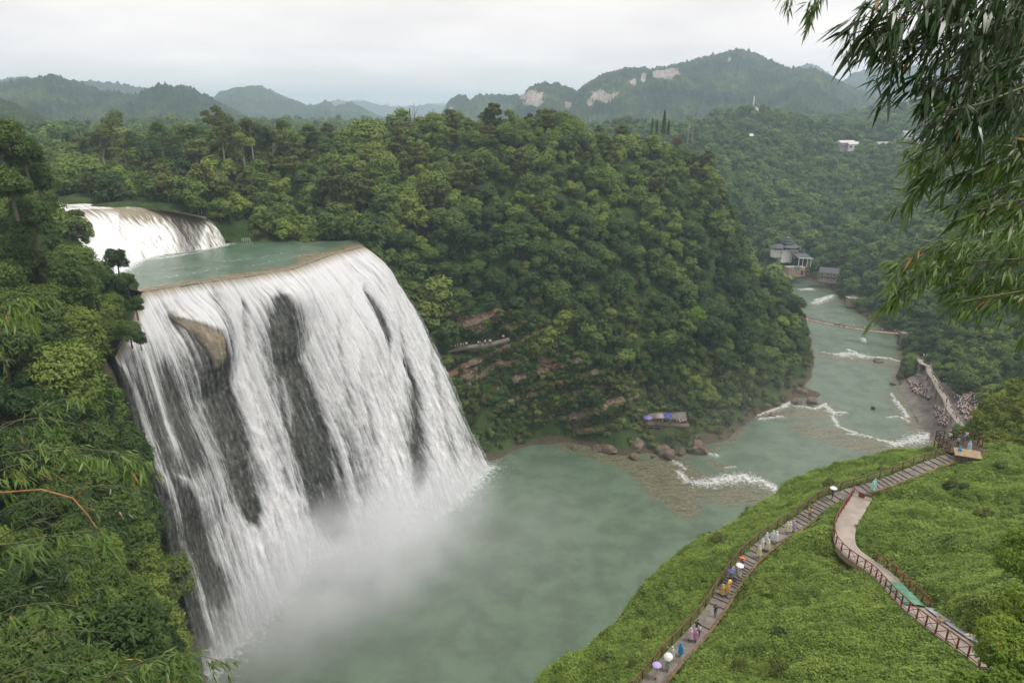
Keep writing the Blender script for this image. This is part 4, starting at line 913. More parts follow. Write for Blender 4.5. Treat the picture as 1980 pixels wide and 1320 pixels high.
zones = [(lambda i: left[i] and pd[i] < 72, 'large leafy broadleaf tree on the near left slope', 'trees on the near left slope'),
         (lambda i: left[i], 'dark dense tree on the steep bank left of the waterfall', 'trees on the left bank'),
         (lambda i: cand[i][0] < -45 and pd[i] < 345, 'leafy tree in the woods beyond the upper pool', 'trees beyond the pool'),
         (lambda i: pd[i] < 345 and pu[i] < 1620 and cand[i][2] > 62, 'rounded green tree on top of the wooded hill', 'trees on the hilltop'),
         (lambda i: pd[i] < 345 and pu[i] < 1620, 'dark green tree clinging to the steep wooded cliff', 'trees on the cliff side'),
         (lambda i: pd[i] < 345, 'greyish green tree on the right bank above the crowd', 'trees on the right bank'),
         (lambda i: True, 'small distant tree on the far valley side', 'trees on the far valley side')]
MARKS = {'the cave ledge': (925, 660), 'the lime-green tree': (1352, 600), 'the viewing deck': (1290, 810), 'the river bend': (1560, 740), 'the footbridge end': (1556, 617), 'the dead trunks': (795, 235), 'the slim conifers': (1280, 245), 'the right lip': (720, 480), 'the small metal frame': (405, 410), 'the hilltop': (1050, 210), 'the dry brown tree': (938, 245), 'the pool edge': (580, 460), 'the foot of the cliff': (1120, 840), 'the light green tree': (975, 285), 'the hill shoulder': (1370, 320),
         'the upper cascade': (330, 440), 'the left lip': (262, 590), 'the dead orange cane': (120, 955), 'the bright spray': (70, 575), 'the lowest left streams': (240, 760), 'the bottom left branch': (350, 1270), 'the left streams': (300, 1050), 'the crowded terrace': (1850, 740), 'the pavilion': (1520, 480), 'the tallest left tree': (205, 240), 'the brownish-green tree': (445, 240), 'the lime-green shoulder tree': (1160, 308)}
used = {}
def place_label(base, u, v, size):
    ds = sorted(((math.hypot(u-a, v-b), nm, a, b) for nm, (a, b) in MARKS.items()))
    for d0, nm, a, b in ds[:6]:
        dx_, dy_ = u-a, v-b; far = '' if d0 < 45 else ('well ' if d0 > 110 else '')
        for dr_ in ([('right of' if dx_ > 0 else 'left of'), ('below' if dy_ > 0 else 'above')] if abs(dx_) > abs(dy_) else [('below' if dy_ > 0 else 'above'), ('right of' if dx_ > 0 else 'left of')]):
            lb = '%s %s, %s%s %s' % (size, base, far, dr_, nm)
            if lb not in used: used[lb] = 1; return lb
    d0, nm, a, b = ds[0]; dx_, dy_ = u-a, v-b
    return '%s %s, near %s' % (size, base, nm)
mass = []
for i in range(len(cand)):
    lst = PRO[names[kindn[i]]]; v_ = int(rt.randint(len(lst)))
    if kindn[i] == 0:
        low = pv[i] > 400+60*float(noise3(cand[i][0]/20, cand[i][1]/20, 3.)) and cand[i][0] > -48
        v_ = int(rt.choice([1, 3, 6, 1, 6, 0, 4] if low else [0, 2, 4, 5, 7, 8, 2, 7, 1, 5]))  # darker leaves low on the hill put the cliff's shade into the colour
    if i in top:
        for fn_, lb, gp in zones:
            if fn_(i): break
        bs_ = {'trees on the near left slope': 'leafy tree on the near slope', 'trees on the left bank': 'dark tree on the steep left bank', 'trees beyond the pool': 'leafy tree beyond the pool', 'trees on the hilltop': 'rounded green tree on the hill', 'trees on the cliff side': 'green tree on the wooded cliff', 'trees on the right bank': 'tree on the right bank', 'trees on the far valley side': 'distant tree on the far side'}[gp]
        mdat = lst[v_]['crown'].materials[0].name; ht_ = scl[i]*lst[v_]['R']
        sz_ = ('big' if ht_ > 4.6 else 'small' if ht_ < 2.9 else 'medium') + {'light_leaves': ' pale', 'olive_leaves': ' olive'}.get(mdat, '')
        own_tree(tuple(cand[i]-np.array([0, 0, .4])), scl[i], rot[i], lst[v_], place_label(bs_, pu[i], pv[i], sz_), 'tree', gp)
    else: mass.append((i, kindn[i], v_))
for kk_, (nm, lb) in enumerate([('mid_forest', 'continuous green forest canopy covering the middle hill and river banks'), ('far_forest', 'distant forest covering the far valley sides'), ('near_forest', 'tangled leafy thicket on the near left slope'), ('bank_forest', 'dark thicket filling the bank left of the waterfall')]):
    sel = [(i, v_) for i, k2_, v_ in mass if k2_ == kk_]
    if not sel: continue
    ii = np.array([a for a, _ in sel])
    scatter('forest' if kk_ else 'forest', cand[ii]-np.array([0, 0, .4]), np.stack([0*ii+rt.normal(0, .13, len(ii)), 0*ii+rt.normal(0, .13, len(ii)), rot[ii]], -1), scl[ii], [v_ for _, v_ in sel], [q['obj'] for q in PRO[names[kk_]]], lb, 'forest')
# ================================================================== GROUND COVER on the slope
M_grass = mat_leaf('slope_leaves', (0.085, 0.135, 0.028), (0.190, 0.275, 0.056), (0.285, 0.365, 0.085), trans=.3, pscale=.22)
def tuft(seed, R=.6, n=110, ls=.17, h=.32):
    r = np.random.RandomState(seed); a = r.uniform(0, 6.28, n); q = R*np.sqrt(r.rand(n)); z = h*r.rand(n)*(1-(q/R)**2*.6)
    p = np.stack([q*np.cos(a), q*np.sin(a), z], -1)
    nr = np.stack([np.cos(a)*.3, np.sin(a)*.3, np.full(n, 1.0)], -1)+r.normal(size=(n, 3))*.34; nr /= np.linalg.norm(nr, axis=1)[:, None]
    u = np.cross(nr, r.normal(size=(n, 3))); u /= np.linalg.norm(u, axis=1)[:, None]; b = np.cross(nr, u)
    L_ = ls*r.uniform(.6, 1.5, n)[:, None]; Wd = L_*r.uniform(.35, .7, n)[:, None]
    return np.stack([p-u*L_*.5, p+b*Wd*.5, p+u*L_*.5, p-b*Wd*.5], 1).reshape(-1, 3), np.arange(4*n).reshape(-1, 4), np.repeat(r.rand(n)*.9, 4)
tufts = []
for i in range(6):
    o = bpy.data.objects.new('tuft', leaf_mesh('tuft', *tuft(900+i, h=.2+.09*i, ls=.10+.015*i), M_grass)); tufts.append(o)
Hv = np.stack([HX, HY, HZ], -1).reshape(-1, 3); Hf = grid_faces(len(nfy), len(nfx))
gp = surf_points(Hv, Hf, 0.105, rt)
u_, v_, d_ = proj(gp[:, 0], gp[:, 1], gp[:, 2])
deck_c = P(1860, 862, 63.2)
k = (u_ > -30) & (u_ < 2060) & (v_ > 640) & (v_ < 1400) & (np.minimum(pdist(gp[:, 0], gp[:, 1], stair_w), pdist(gp[:, 0], gp[:, 1], ppath_w[:])) > 1.45) & (gp[:, 2] > 20)
k &= (np.hypot(gp[:, 0]-deck_c[0], gp[:, 1]-deck_c[1]) > 3.2)
k &= (d_ < 95) | (rt.rand(len(gp)) < .75)
gp = gp[k]; print('tufts', len(gp))
big = fbm(gp[:, 0]/5, gp[:, 1]/5, 2, 3)
scatter('grass', gp, np.stack([rt.normal(0, .25, len(gp)), rt.normal(0, .25, len(gp)), rt.uniform(0, 6.28, len(gp))], -1), np.clip(.85+.5*big+rt.normal(0, .2, len(gp)), .4, 2.0), rt.randint(0, 6, len(gp)), tufts, 'lush green ground cover over the whole near slope', 'grass')
# shrubs on the slope, river bank undergrowth and upper bank scrub
def bushes(pts, label, sz=(.6, 1.3), name='undergrowth'):
    pts = np.array(pts, float); n = len(pts)
    scatter(name, pts, np.stack([rt.normal(0, .15, n), rt.normal(0, .15, n), rt.uniform(0, 6.28, n)], -1), rt.uniform(sz[0], sz[1], n), rt.randint(0, 3, n), [q['obj'] for q in PRO['bush']], label, 'undergrowth')
bp_ = surf_points(Hv, Hf, 28, rt); u_, v_, d_ = proj(bp_[:, 0], bp_[:, 1], bp_[:, 2])
k = (u_ > 0) & (u_ < 2050) & (v_ < 1380) & (v_ > 700) & (np.minimum(pdist(bp_[:, 0], bp_[:, 1], stair_w), pdist(bp_[:, 0], bp_[:, 1], ppath_w)) > 2.6) & (fbm(bp_[:, 0]/9, bp_[:, 1]/9, 6, 2) > .0) & (np.hypot(bp_[:, 0]-deck_c[0], bp_[:, 1]-deck_c[1]) > 4.5) & (d_ < 118)
bushes(bp_[k]-np.array([0, 0, .3]), 'low leafy shrubs dotted over the green slope', (.35, .8))
def hit(u, v, b=None):
    x, y, z = ray(u, v); d = Vector((x, y, z)).normalized()
    best = None
    for q in ((bvh_n, bvh_t) if b is None else (b,)):
        h = q.ray_cast(CAM + d*8, d, 2000)
        if h[0] is not None and (best is None or (h[0]-CAM).length < (best-CAM).length): best = h[0]
    return best
bb = surf_points(Vt, Ft, 6, rt); X, Y = bb[:, 0], bb[:, 1]; u_, v_, d_ = proj(X, Y, bb[:, 2])
k = (u_ > -50) & (u_ < 2050) & (d_ > 90) & (d_ < 480) & ~inside(X, Y, river_poly) & (bb[:, 2] > .3) & (bb[:, 2] < 22) & (pdist(X, Y, river_poly, True) < 26) & ~((u_ > 1244) & (u_ < 1332) & (v_ > 798) & (v_ < 838) & (d_ < 255)) & ~inside(X, Y, crowd_poly) & ~inside(X, Y, fp)
k &= ~((Y < 140) & (X > 0))
k2_ = (u_ > -50) & (u_ < 720) & (d_ > 120) & (d_ < 262) & (bb[:, 2] > 71.6) & ~inside(X, Y, pool_poly) & (pdist(X, Y, pool_poly, True) < 11) & ~inside(X, Y, casc_top+casc_foot[::-1]) & ~inside(X, Y, fp) & ~inside(X, Y, cpoly)
k = k & (rt.rand(len(k)) < .8); k2_ &= rt.rand(len(k)) < .6
bushes(bb[k | k2_]-np.array([0, 0, .2]), 'low bushes and scrub along the water banks', (.55, 1.25))
bq = surf_points(Vt, Ft, 7, rt); u_, v_, d_ = proj(bq[:, 0], bq[:, 1], bq[:, 2])
kq = (u_ > 1000) & (u_ < 1420) & (v_ > 560) & (v_ < 872) & (d_ < 275) & (bq[:, 2] > 6) & (bq[:, 2] < 70) & ~((u_ > 1244) & (u_ < 1332) & (v_ > 798)) & (bq[:, 1] > 190)
bushes(bq[kq]-np.array([0, 0, .2]), 'dense bushes on the steep cliff between the trees', (.6, 1.5))
# green tufts on the cliff ledges beside the fall
cb_ = np.stack([KX, KY, KZ], -1); sel = rt.rand(NR, NC) < np.where((fr > .55) & (fr < .95), .030, .012); sel &= np.maximum(cave, cave2) < .02; sel &= (rk < .45) & (KZ > 1.5)
bushes(cb_[sel], 'ferns and bushes hanging from the cliff ledges', (.35, .95))

# ================================================================== PATHS, RAILS
def resample_path(pts, step):
    pts = np.array(pts, float); dl = np.linalg.norm(np.diff(pts[:, :2], axis=0), axis=1); s_ = np.concatenate([[0], np.cumsum(dl)]); n = max(2, int(s_[-1]/step))
    q = np.linspace(0, s_[-1], n+1); out = np.stack([np.interp(q, s_, pts[:, k]) for k in range(3)], -1)
    w = max(1, int(2.0/step)); pad = np.concatenate([2*out[:1]-out[1:w+1][::-1], out, 2*out[-1:]-out[-w-1:-1][::-1]]); ker = np.ones(2*w+1)/(2*w+1)
    return np.stack([np.convolve(pad[:, k], ker, 'valid') for k in range(3)], -1)
def ribbon(path, half, quant=None, th=.35, z0=0.0):
    """paved strip, treads cut at `quant`"""
    p = path; t_ = np.gradient(p[:, :2], axis=0); t_ /= np.linalg.norm(t_, axis=1)[:, None]; nrm = np.stack([-t_[:, 1], t_[:, 0]], -1)
    z = p[:, 2] if quant is None else np.round(p[:, 2]/quant)*quant
    mb = MB()
    for i in range(len(p)-1):
        a, b = p[i], p[i+1]; na, nb = nrm[i]*half, nrm[i+1]*half
        za, zb = (z[i], z[i+1]) if quant is None else (z[i], z[i])
        q = [(a[0]+na[0], a[1]+na[1], za+z0), (a[0]-na[0], a[1]-na[1], za+z0), (b[0]-nb[0], b[1]-nb[1], zb+z0), (b[0]+nb[0], b[1]+nb[1], zb+z0)]
        mb.add(q + [(x, y, zz-th) for x, y, zz in q], [(0, 1, 2, 3), (7, 6, 5, 4), (0, 3, 7, 4), (1, 5, 6, 2), (0, 4, 5, 1), (3, 2, 6, 7)])
    return mb, nrm
t = MT('wet_paving'); n1 = t.noise(.8, 6, .65, t.pos()); n2 = t.noise(5, 6, .7, t.pos())
c = t.mix(t.ss(n1, .35, .65), (0.12, 0.105, 0.09), (0.21, 0.185, 0.16)); c = t.mix(t.ss(n2, .5, .8), c, (0.10, 0.085, 0.06))
gn = t.n('ShaderNodeNewGeometry'); sn_ = t.n('ShaderNodeSeparateXYZ'); t.l(gn.outputs['True Normal'], sn_.inputs[0]); c = t.mix(t.ss(sn_.outputs['Z'], .3, .7), (0.15, 0.125, 0.10), c)
M_pave = t.done(t.bsdf(c, t.math('SUBTRACT', .75, t.math('MULTIPLY', t.ss(n1, .4, .6), .5)), .5, t.bump(n2, .3, .02)))
t = MT('pale_concrete'); n1 = t.noise(.5, 6, .65, t.pos()); n2 = t.noise(6, 6, .7, t.pos())
c = t.mix(t.ss(n1, .3, .7), (0.25, 0.215, 0.18), (0.36, 0.31, 0.265)); c = t.mix(t.ss(n2, .55, .8), c, (0.2, 0.16, 0.115))
M_conc = t.done(t.bsdf(c, .5, .4, t.bump(n2, .3, .02)))
M_wood = mat_simple('weathered_wood', (0.135, 0.085, 0.05), .75, .4, 4, bump=.4)
M_woodd = mat_simple('dark_wood', (0.07, 0.045, 0.03), .75, .35, 4, bump=.4)
M_redw = mat_simple('red_brown_timber', (0.19, 0.065, 0.045), .6, .35, 3, bump=.3)
M_soil = mat_simple('bare_soil', (0.17, 0.115, 0.065), .95, .35, 2, bump=.6)
M_metal = mat_simple('grey_metal', (0.35, 0.35, 0.34), .45, .2, 3)
sp_ = resample_path(stair_w, .36)
mb, sn = ribbon(sp_, .92, .15); tag(mb.build('path', M_pave), kind='structure')
kb, _ = ribbon(np.stack([sp_[:, 0]-sn[:, 0]*1.12, sp_[:, 1]-sn[:, 1]*1.12, sp_[:, 2]+.03], -1), .16, None, .5); tag(kb.build('kerb', M_soil), kind='structure')
sgn = 1.0
def railing(name, path, nrm, off, label, cat, group, mat, post=2.0, h=1.15, rails=(.3, .6, .88), brace=None, z0=0.0, quant=None, pr=.075):
    s_ = np.concatenate([[0], np.cumsum(np.linalg.norm(np.diff(path[:, :2], axis=0), axis=1))]); n = max(1, int(s_[-1]/post))
    q = np.linspace(0, s_[-1], n+1)
    px_ = [np.interp(q, s_, path[:, k]+(nrm[:, k]*off if k < 2 else z0)) for k in range(3)]
    pts = [Vector(v) for v in zip(*px_)]
    root = empty(name, pts[0], 0, label, cat, group); o0 = pts[0]
    pm = MB().tube([(0, 0, -.6), (0, 0, h*.5), (0, 0, h+.06)], [pr*1.05, pr, pr*.95], 6).mesh('post', mat)
    for p in pts[:100]:
        e_ = link('post', pm, root, p-o0)
    r = random.Random(len(pts))
    def jit(a): return a + Vector((r.uniform(-.02, .02), r.uniform(-.02, .02), r.uniform(-.03, .03)))
    MB().tube([jit(p-o0+Vector((0, 0, h))) for p in pts], pr*.8, 6).build('handrail', mat, root)
    for rr_ in rails: MB().tube([jit(p-o0+Vector((0, 0, h*rr_))) for p in pts], pr*.5, 5).build('rail', mat, root)
    if brace:
        b = MB()
        for k, (p, q2) in enumerate(zip(pts[:-1], pts[1:])):
            a0 = p-o0+Vector((0, 0, .15)); a1 = q2-o0+Vector((0, 0, h-.08)); b0 = p-o0+Vector((0, 0, h-.08)); b1 = q2-o0+Vector((0, 0, .15)); m = Vector((0, 0, r.uniform(-.12, .12)))
            b.tube([a0, (a0+a1)/2+m, a1], pr*.42, 5); 
            if r.random() < .75: b.tube([b0, (b0+b1)/2-m, b1], pr*.42, 5)
        b.build('brace', mat, root)
    return root
railing('railing', sp_, sn, 1.08, 'long brown wooden railing on the river side of the stepped path', 'railing', None, M_wood)
pp = resample_path(ppath_w, .5)
mb, pn = ribbon(pp, 1.2, None, .22); tag(mb.build('path', M_conc), kind='structure')
# which part of the upper path is the boardwalk
uu_, vv_, _ = proj(pp[:, 0], pp[:, 1], pp[:, 2])
railing('railing', pp, pn, -1.15, 'rustic crossed-log railing along the outer edge of the winding upper path', 'railing', None, M_wood if False else M_redw, 1.45, 1.1, (.12,), True)
iw = np.where((uu_ > 1668) & (uu_ < 1770) & (vv_ > 1072))[0]
if len(iw) > 3: railing('railing', pp[iw], pn[iw], 1.3, 'short crossed-log railing on the uphill side of the winding path', 'railing', None, M_redw, 1.6, 1.05, (.4,), True)
# footbridge beam and posts where the path leaves the slope
ib = np.where((uu_ > 1628) & (uu_ < 1730) & (vv_ > 1052) & (vv_ < 1150))[0]
e_ = empty('boardwalk', tuple(pp[ib[0]]), 0, 'timber boardwalk beam with two props carrying the path over a hollow', 'boardwalk'); o0 = Vector(pp[ib[0]])
for sd in (1, -1):
    off = [Vector((pp[i, 0]+pn[i, 0]*1.12*sd, pp[i, 1]+pn[i, 1]*1.12*sd, pp[i, 2]-.5))-o0 for i in ib]
    b = MB()
    for a, c2 in zip(off[:-1], off[1:]): b.beam(a, c2, .2, .55)
    b.build('beam', mat_simple('beam_timber', (0.26, 0.20, 0.11), .8, .3, 3), e_)
mk = MB()      # faded yellow marks painted on the beam face
ik = ib[len(ib)//5:len(ib)//5+5]
for q_, i in enumerate(ik):
    p0 = Vector((pp[i, 0]+pn[i, 0]*1.25, pp[i, 1]+pn[i, 1]*1.25, pp[i, 2]-.52))-o0; tg = Vector((pp[i+1, 0]-pp[i, 0], pp[i+1, 1]-pp[i, 1], 0)).normalized()
    for s_, hh in ((0, .3), (.14, .22), (.26, .3)):
        a = p0+tg*s_; mk.beam(a+Vector((0, 0, -hh/2)), a+Vector((0, 0, hh/2)), .05, .05)
mk.build('lettering', mat_simple('faded_yellow_paint', (0.55, 0.46, 0.2), .6, .2, 4), e_)
for fr_ in (.12, .6, .9):
    i = ib[int(len(ib)*fr_)]; p0 = Vector((pp[i, 0]+pn[i, 0]*1.0, pp[i, 1]+pn[i, 1]*1.0, pp[i, 2]-.6))-o0
    MB().box(p0+Vector((0, 0, -2.2)), (.26, .26, 4.4)).build('prop', mat_simple('prop_concrete', (0.2, 0.19, 0.14), .9, .3, 3), e_)
# gate across the upper path
i = 2; g0 = Vector(pp[i]); tg = Vector((pn[i, 0], pn[i, 1], 0))
ge = empty('gate', tuple(g0), 0, 'low grey picket barrier closing the top of the pale concrete path', 'gate')
b = MB()
for k in range(-11, 12): b.tube([tg*k*.1, tg*k*.1+Vector((0, 0, .95))], .013, 4)
b.build('pickets', M_metal, ge); MB().tube([tg*-1.15+Vector((0, 0, .95)), tg*1.15+Vector((0, 0, .95))], .03, 5).build('top_bar', M_metal, ge); MB().tube([tg*-1.15+Vector((0, 0, .12)), tg*1.15+Vector((0, 0, .12))], .025, 5).build('bottom_bar', M_metal, ge)
MB().box((0, -.05, .5), (.75, .05, .7), math.atan2(tg.y, tg.x)).build('board', M_redw, ge)
# tarpaulin, roofing sheets, sack, planks lying on the upper path
def strip_on(path, nrm, i0, i1, a, b, h, f, n=14):
    V_ = []; m = i1-i0
    for i in range(i0, i1+1):
        for j in range(n+1):
            o_ = a+(b-a)*j/n; x, y = path[i, 0]+nrm[i, 0]*o_, path[i, 1]+nrm[i, 1]*o_
            V_.append((x, y, path[i, 2]+h+f((i-i0)/m, j/n)))
    Fq_ = [(r_*(n+1)+c, r_*(n+1)+c+1, (r_+1)*(n+1)+c+1, (r_+1)*(n+1)+c) for r_ in range(m) for c in range(n)]
    return V_, Fq_
def idx_at(u, v): return int(np.argmin(np.hypot(uu_-u, vv_-v)))
pf = resample_path(ppath_w, .12); tf_ = np.gradient(pf[:, :2], axis=0); tf_ /= np.linalg.norm(tf_, axis=1)[:, None]; nf = np.stack([-tf_[:, 1], tf_[:, 0]], -1); uf, vf, _ = proj(pf[:, 0], pf[:, 1], pf[:, 2])
def ifx(u, v): return int(np.argmin(np.hypot(uf-u, vf-v)))
i0, i1 = ifx(1722, 1128), ifx(1766, 1172)
V_, F_ = strip_on(pf, nf, i0, i1, -.75, 1.1, .1, lambda s_, q: .28*math.sin(math.pi*min(1, max(0, q)))**.5*(.5+.5*math.sin(math.pi*s_)**.4)+.09*float(noise3(s_*9, q*4, 1.)))
ta = link('tarpaulin', mesh_np('tarpaulin', V_, F_, [mat_simple('green_tarpaulin', (0.10, 0.24, 0.16), .45, .3, 1.2, bump=.3)], True)); tag(ta, 'crumpled green tarpaulin spread over the winding path', 'tarpaulin')
i0, i1 = ifx(1768, 1175), ifx(1868, 1246)
V_, F_ = strip_on(pf, nf, i0, i1, .85, 1.75, .16, lambda s_, q: .05*math.sin(q*60)+.05*float(noise3(s_*14, 1, 2.)), 40)
rs_ = link('roofing_sheet', mesh_np('roofing_sheet', V_, F_, [mat_simple('corrugated_sheet', (0.36, 0.38, 0.42), .4, .35, 1.5)], False)); tag(rs_, 'long grey corrugated sheets laid along the uphill edge of the path', 'roofing sheet')
i = ifx(1808, 1190); sk = MB().lathe([(.02, 0), (.28, .02), (.36, .18), (.3, .4), (.12, .52), (.14, .6), (.02, .62)], (pf[i, 0]+nf[i, 0]*.7, pf[i, 1]+nf[i, 1]*.7, pf[i, 2]+.02), 10).build('sack', mat_simple('sackcloth', (0.33, 0.28, 0.2), .9, .3, 4), smooth=True); tag(sk, 'tied pale sack standing at the edge of the path by the sheets', 'sack')
for k, (ua, va, ub, vb) in enumerate([(1866, 1226, 1886, 1229), (1868, 1264, 1886, 1278)]):
    a = Vector(P(ua, va, 69.7)); b = Vector(P(ub, vb, 70.1)); pl = MB().beam(a, b, .35, .06).build('plank', mat_simple('fresh_plank', (0.5, 0.42, 0.27), .7, .2, 3)); tag(pl, ['pale plank lying across the path beside the last railing posts', 'pale plank leaning on the outer edge of the path below the red railing'][k], 'plank')
# steps with red rail at the right edge of the frame
s0, s1 = Vector(P(1925, 1232, 71.6)), Vector(P(2010, 1150, 74.0)); dirs = (s1-s0); Lh = math.hypot(dirs.x, dirs.y); dr = Vector((dirs.x/Lh, dirs.y/Lh, 0)); sd = Vector((dr.y, -dr.x, 0))
st_ = MB(); nst = 16
for k in range(nst):
    c = s0 + dirs*(k+.5)/nst + sd*.9; st_.box(c+Vector((0, 0, -.1)), (Lh/nst*1.02, 2.0, .3), math.atan2(dr.y, dr.x))
so = st_.build('steps', M_pave); tag(so, kind='structure')
e_ = empty('railing', tuple(s0-sd*.15), 0, 'red timber railing beside the steps at the far right of the slope', 'railing')
for k in range(8): MB().tube([dirs*k/7+Vector((0, 0, -.5)), dirs*k/7+Vector((0, 0, 1.05))], .06, 6).build('post', M_redw, e_)
MB().tube([Vector((0, 0, 1.0)), dirs+Vector((0, 0, 1.0))], .075, 6).build('handrail', M_redw, e_); MB().tube([Vector((0, 0, .5)), dirs+Vector((0, 0, .5))], .05, 6).build('rail', M_redw, e_)
# lookout platform and hut
dc = Vector(deck_c); pe = empty('lookout_platform', tuple(dc), math.radians(-8), 'wooden lookout platform with rustic fence at the top of the stepped path', 'platform')
MB().box((0, 0, -.1), (5.6, 4.8, .2)).build('deck', M_woodd, pe)
fence_pts = [(-2.7, -2.2), (-2.7, -1.1), (-2.7, 0), (-2.7, 1.1), (-2.7, 2.3), (-1.6, 2.3), (-.5, 2.3), (.6, 2.3), (1.7, 2.3), (2.7, 2.3), (2.7, 1.1), (2.7, 0)]
for x, y in fence_pts: MB().tube([(x, y, -1.5), (x, y, 1.3)], .07, 6).build('post', M_woodd, pe)
for hh in (.35, .8, 1.2): MB().tube([(x, y, hh) for x, y in fence_pts], .045 if hh < 1 else .06, 5).build('rail', M_woodd, pe)
b = MB()
for a, c in zip(fence_pts[:-1], fence_pts[1:]): b.tube([(a[0], a[1], .1), (c[0], c[1], 1.15)], .035, 5); b.tube([(a[0], a[1], 1.15), (c[0], c[1], .1)], .035, 5)
b.build('brace', M_woodd, pe)
hc = Vector(P(1866, 897, 62.3)); he = empty('hut', tuple(hc), math.radians(-24), 'small plank hut with a flat brown roof below the lookout platform', 'hut')
MB().box((0, 0, .75), (2.9, 1.7, 1.7)).build('wall', mat_simple('hut_boards', (0.13, 0.105, 0.075), .8, .3, 3), he)
rb_ = MB(); rb_.box((0, 0, 1.72), (3.3, 2.1, .14), 0, math.radians(7)); rb_.build('roof', mat_simple('brown_felt_roof', (0.27, 0.2, 0.12), .8, .25, 2), he)
MB().box((-.8, -.87, .7), (.06, .04, 1.4)).box((.1, -.87, .7), (.06, .04, 1.4)).box((.9, -.87, .7), (.06, .04, 1.4)).build('battens', M_woodd, he); MB().box((1.15, -.88, .55), (.4, .05, .9)).build('panel', mat_simple('blue_panel', (0.25, 0.4, 0.6), .5, .2, 2), he)
pk = MB().beam(P(1806, 846, 61.6), P(1824, 866, 62.2), 1.1, .08).build('ramp', M_wood); tag(pk, 'brown plank ramp on the river side of the lookout platform', 'ramp')

# ================================================================== PEOPLE
def skin_body(name, J, E, R_, sub=1):
    me = bpy.data.meshes.new(name); me.from_pydata(J, E, []); ob = bpy.data.objects.new(name, me); COL.objects.link(ob)
    md = ob.modifiers.new('s', 'SKIN'); 
    for i, v in enumerate(me.skin_vertices[0].data): v.radius = R_[i] if hasattr(R_[i], '__len__') else (R_[i], R_[i]); v.use_root = (i == 0)
    md.use_smooth_shade = True
    if sub: ob.modifiers.new('b', 'SUBSURF').levels = sub
    bpy.context.view_layer.update(); dg = bpy.context.evaluated_depsgraph_get(); out = bpy.data.meshes.new_from_object(ob.evaluated_get(dg))
    bpy.data.objects.remove(ob); return out
def tinted(name, rough=.7, spec=.3):
    t = MT(name); oc = t.n('ShaderNodeObjectInfo').outputs['Color']; f = t.noise(9, 3, .6, t.obj())
    return t.done(t.bsdf(t.mix(t.ss(f, .3, .7), t.mix(1.0, oc, (.8, .8, .8), 'MULTIPLY'), oc), rough, spec))
M_shirt = tinted('shirt_cloth'); M_rain = tinted('raincoat_plastic', .35, .5); M_canopy = tinted('umbrella_cloth', .5)
M_skin = mat_simple('skin', (0.42, 0.26, 0.18), .55, .12, 6)
M_hair = mat_simple('black_hair', (0.015, 0.012, 0.01), .5, .3, 20)
t = MT('trouser_cloth'); rn = t.n('ShaderNodeObjectInfo').outputs['Random']; M_trou = t.done(t.bsdf(t.ramp(rn, [(0, (.02, .022, .03)), (.5, (.05, .06, .09)), (.8, (.12, .11, .1)), (1, (.3, .28, .25))]), .8))
M_shoe = mat_simple('shoe', (0.5, 0.5, 0.5), .6, .3, 8)
def person_mesh(seed, stride=.14, arm='down', fingers=True, sub=1):
    """one continuous body, 1.68 m, facing -Y"""
    s = stride; J = [(0, 0, .93), (0, .01, 1.08), (0, .015, 1.24), (0, .01, 1.40), (0, -.005, 1.475), (0, -.02, 1.545), (0, -.025, 1.63)]
    E = [(0, 1), (1, 2), (2, 3), (3, 4), (4, 5), (5, 6)]; R_ = [(.15, .10), (.125, .085), (.15, .095), (.125, .08), (.05, .05), (.072, .085), (.065, .075)]
    def add(p, par, r): J.append(p); E.append((par, len(J)-1)); R_.append(r); return len(J)-1
    for sx_ in (-1, 1):
        f = s*sx_
        h = add((.095*sx_, 0, .87), 0, (.085, .09)); k = add((.10*sx_, -f*.55-.02, .48), h, .058); a = add((.10*sx_, -f+.02, .09), k, .038)
        add((.105*sx_, -f-.13, .035), a, (.038, .028))
        sh = add((.185*sx_, .01, 1.385), 3, .055)
        if arm == 'down' or (arm == 'umb' and sx_ < 0): el = add((.235*sx_, .03+f*.2, 1.12), sh, .040); wr = add((.24*sx_, -.05+f*.55, .88), el, .026); hd = (0, -.02, -1)
        else: el = add((.22*sx_, -.04, 1.13), sh, .040); wr = add((.14*sx_, -.24, 1.25), el, .026); hd = (0, -.1, 1)
        w = J[wr]; pal = add((w[0], w[1]+hd[1]*.06, w[2]+hd[2]*.065), wr, (.030, .020))
        if fingers:
            pz = J[pal]
            for q, (dx_, ln) in enumerate([(-.024, .065), (-.008, .075), (.008, .070), (.024, .055)]):
                m = add((pz[0]+dx_*.4, pz[1]+dx_, pz[2]+hd[2]*ln*.5), pal, .008); add((pz[0]+dx_*.4-.012*sx_, pz[1]+dx_, pz[2]+hd[2]*ln), m, .0065)
            th = add((pz[0]-.012*sx_, pz[1]-.035, pz[2]+hd[2]*.01), pal, .009); add((pz[0]-.02*sx_, pz[1]-.045, pz[2]+hd[2]*.035), th, .007)
    me = skin_body('body', J, E, R_, sub)
    me.materials.clear()
    for m in (M_skin, M_trou, M_shirt, M_hair, M_shoe): me.materials.append(m)
    for p in me.polygons:
        c = p.center; x = abs(c.x); mi = 0
        if c.z < .075: mi = 4
        elif c.z < .95 and x < .2 and not (x > .17 and c.z > .6): mi = 1
        elif .95 <= c.z < 1.44 and (x < .2 or c.z > 1.2) and c.y > -.2: mi = 2
        elif c.z > 1.655 or (c.z > 1.53 and c.y > .0): mi = 3
        p.material_index = mi; p.use_smooth = True
    return me
BODY = [person_mesh(1, .14), person_mesh(2, .03), person_mesh(3, .18, 'umb'), person_mesh(4, -.12)]
CROWD = [person_mesh(5, .04, fingers=False, sub=0), person_mesh(6, .12, fingers=False, sub=0)]
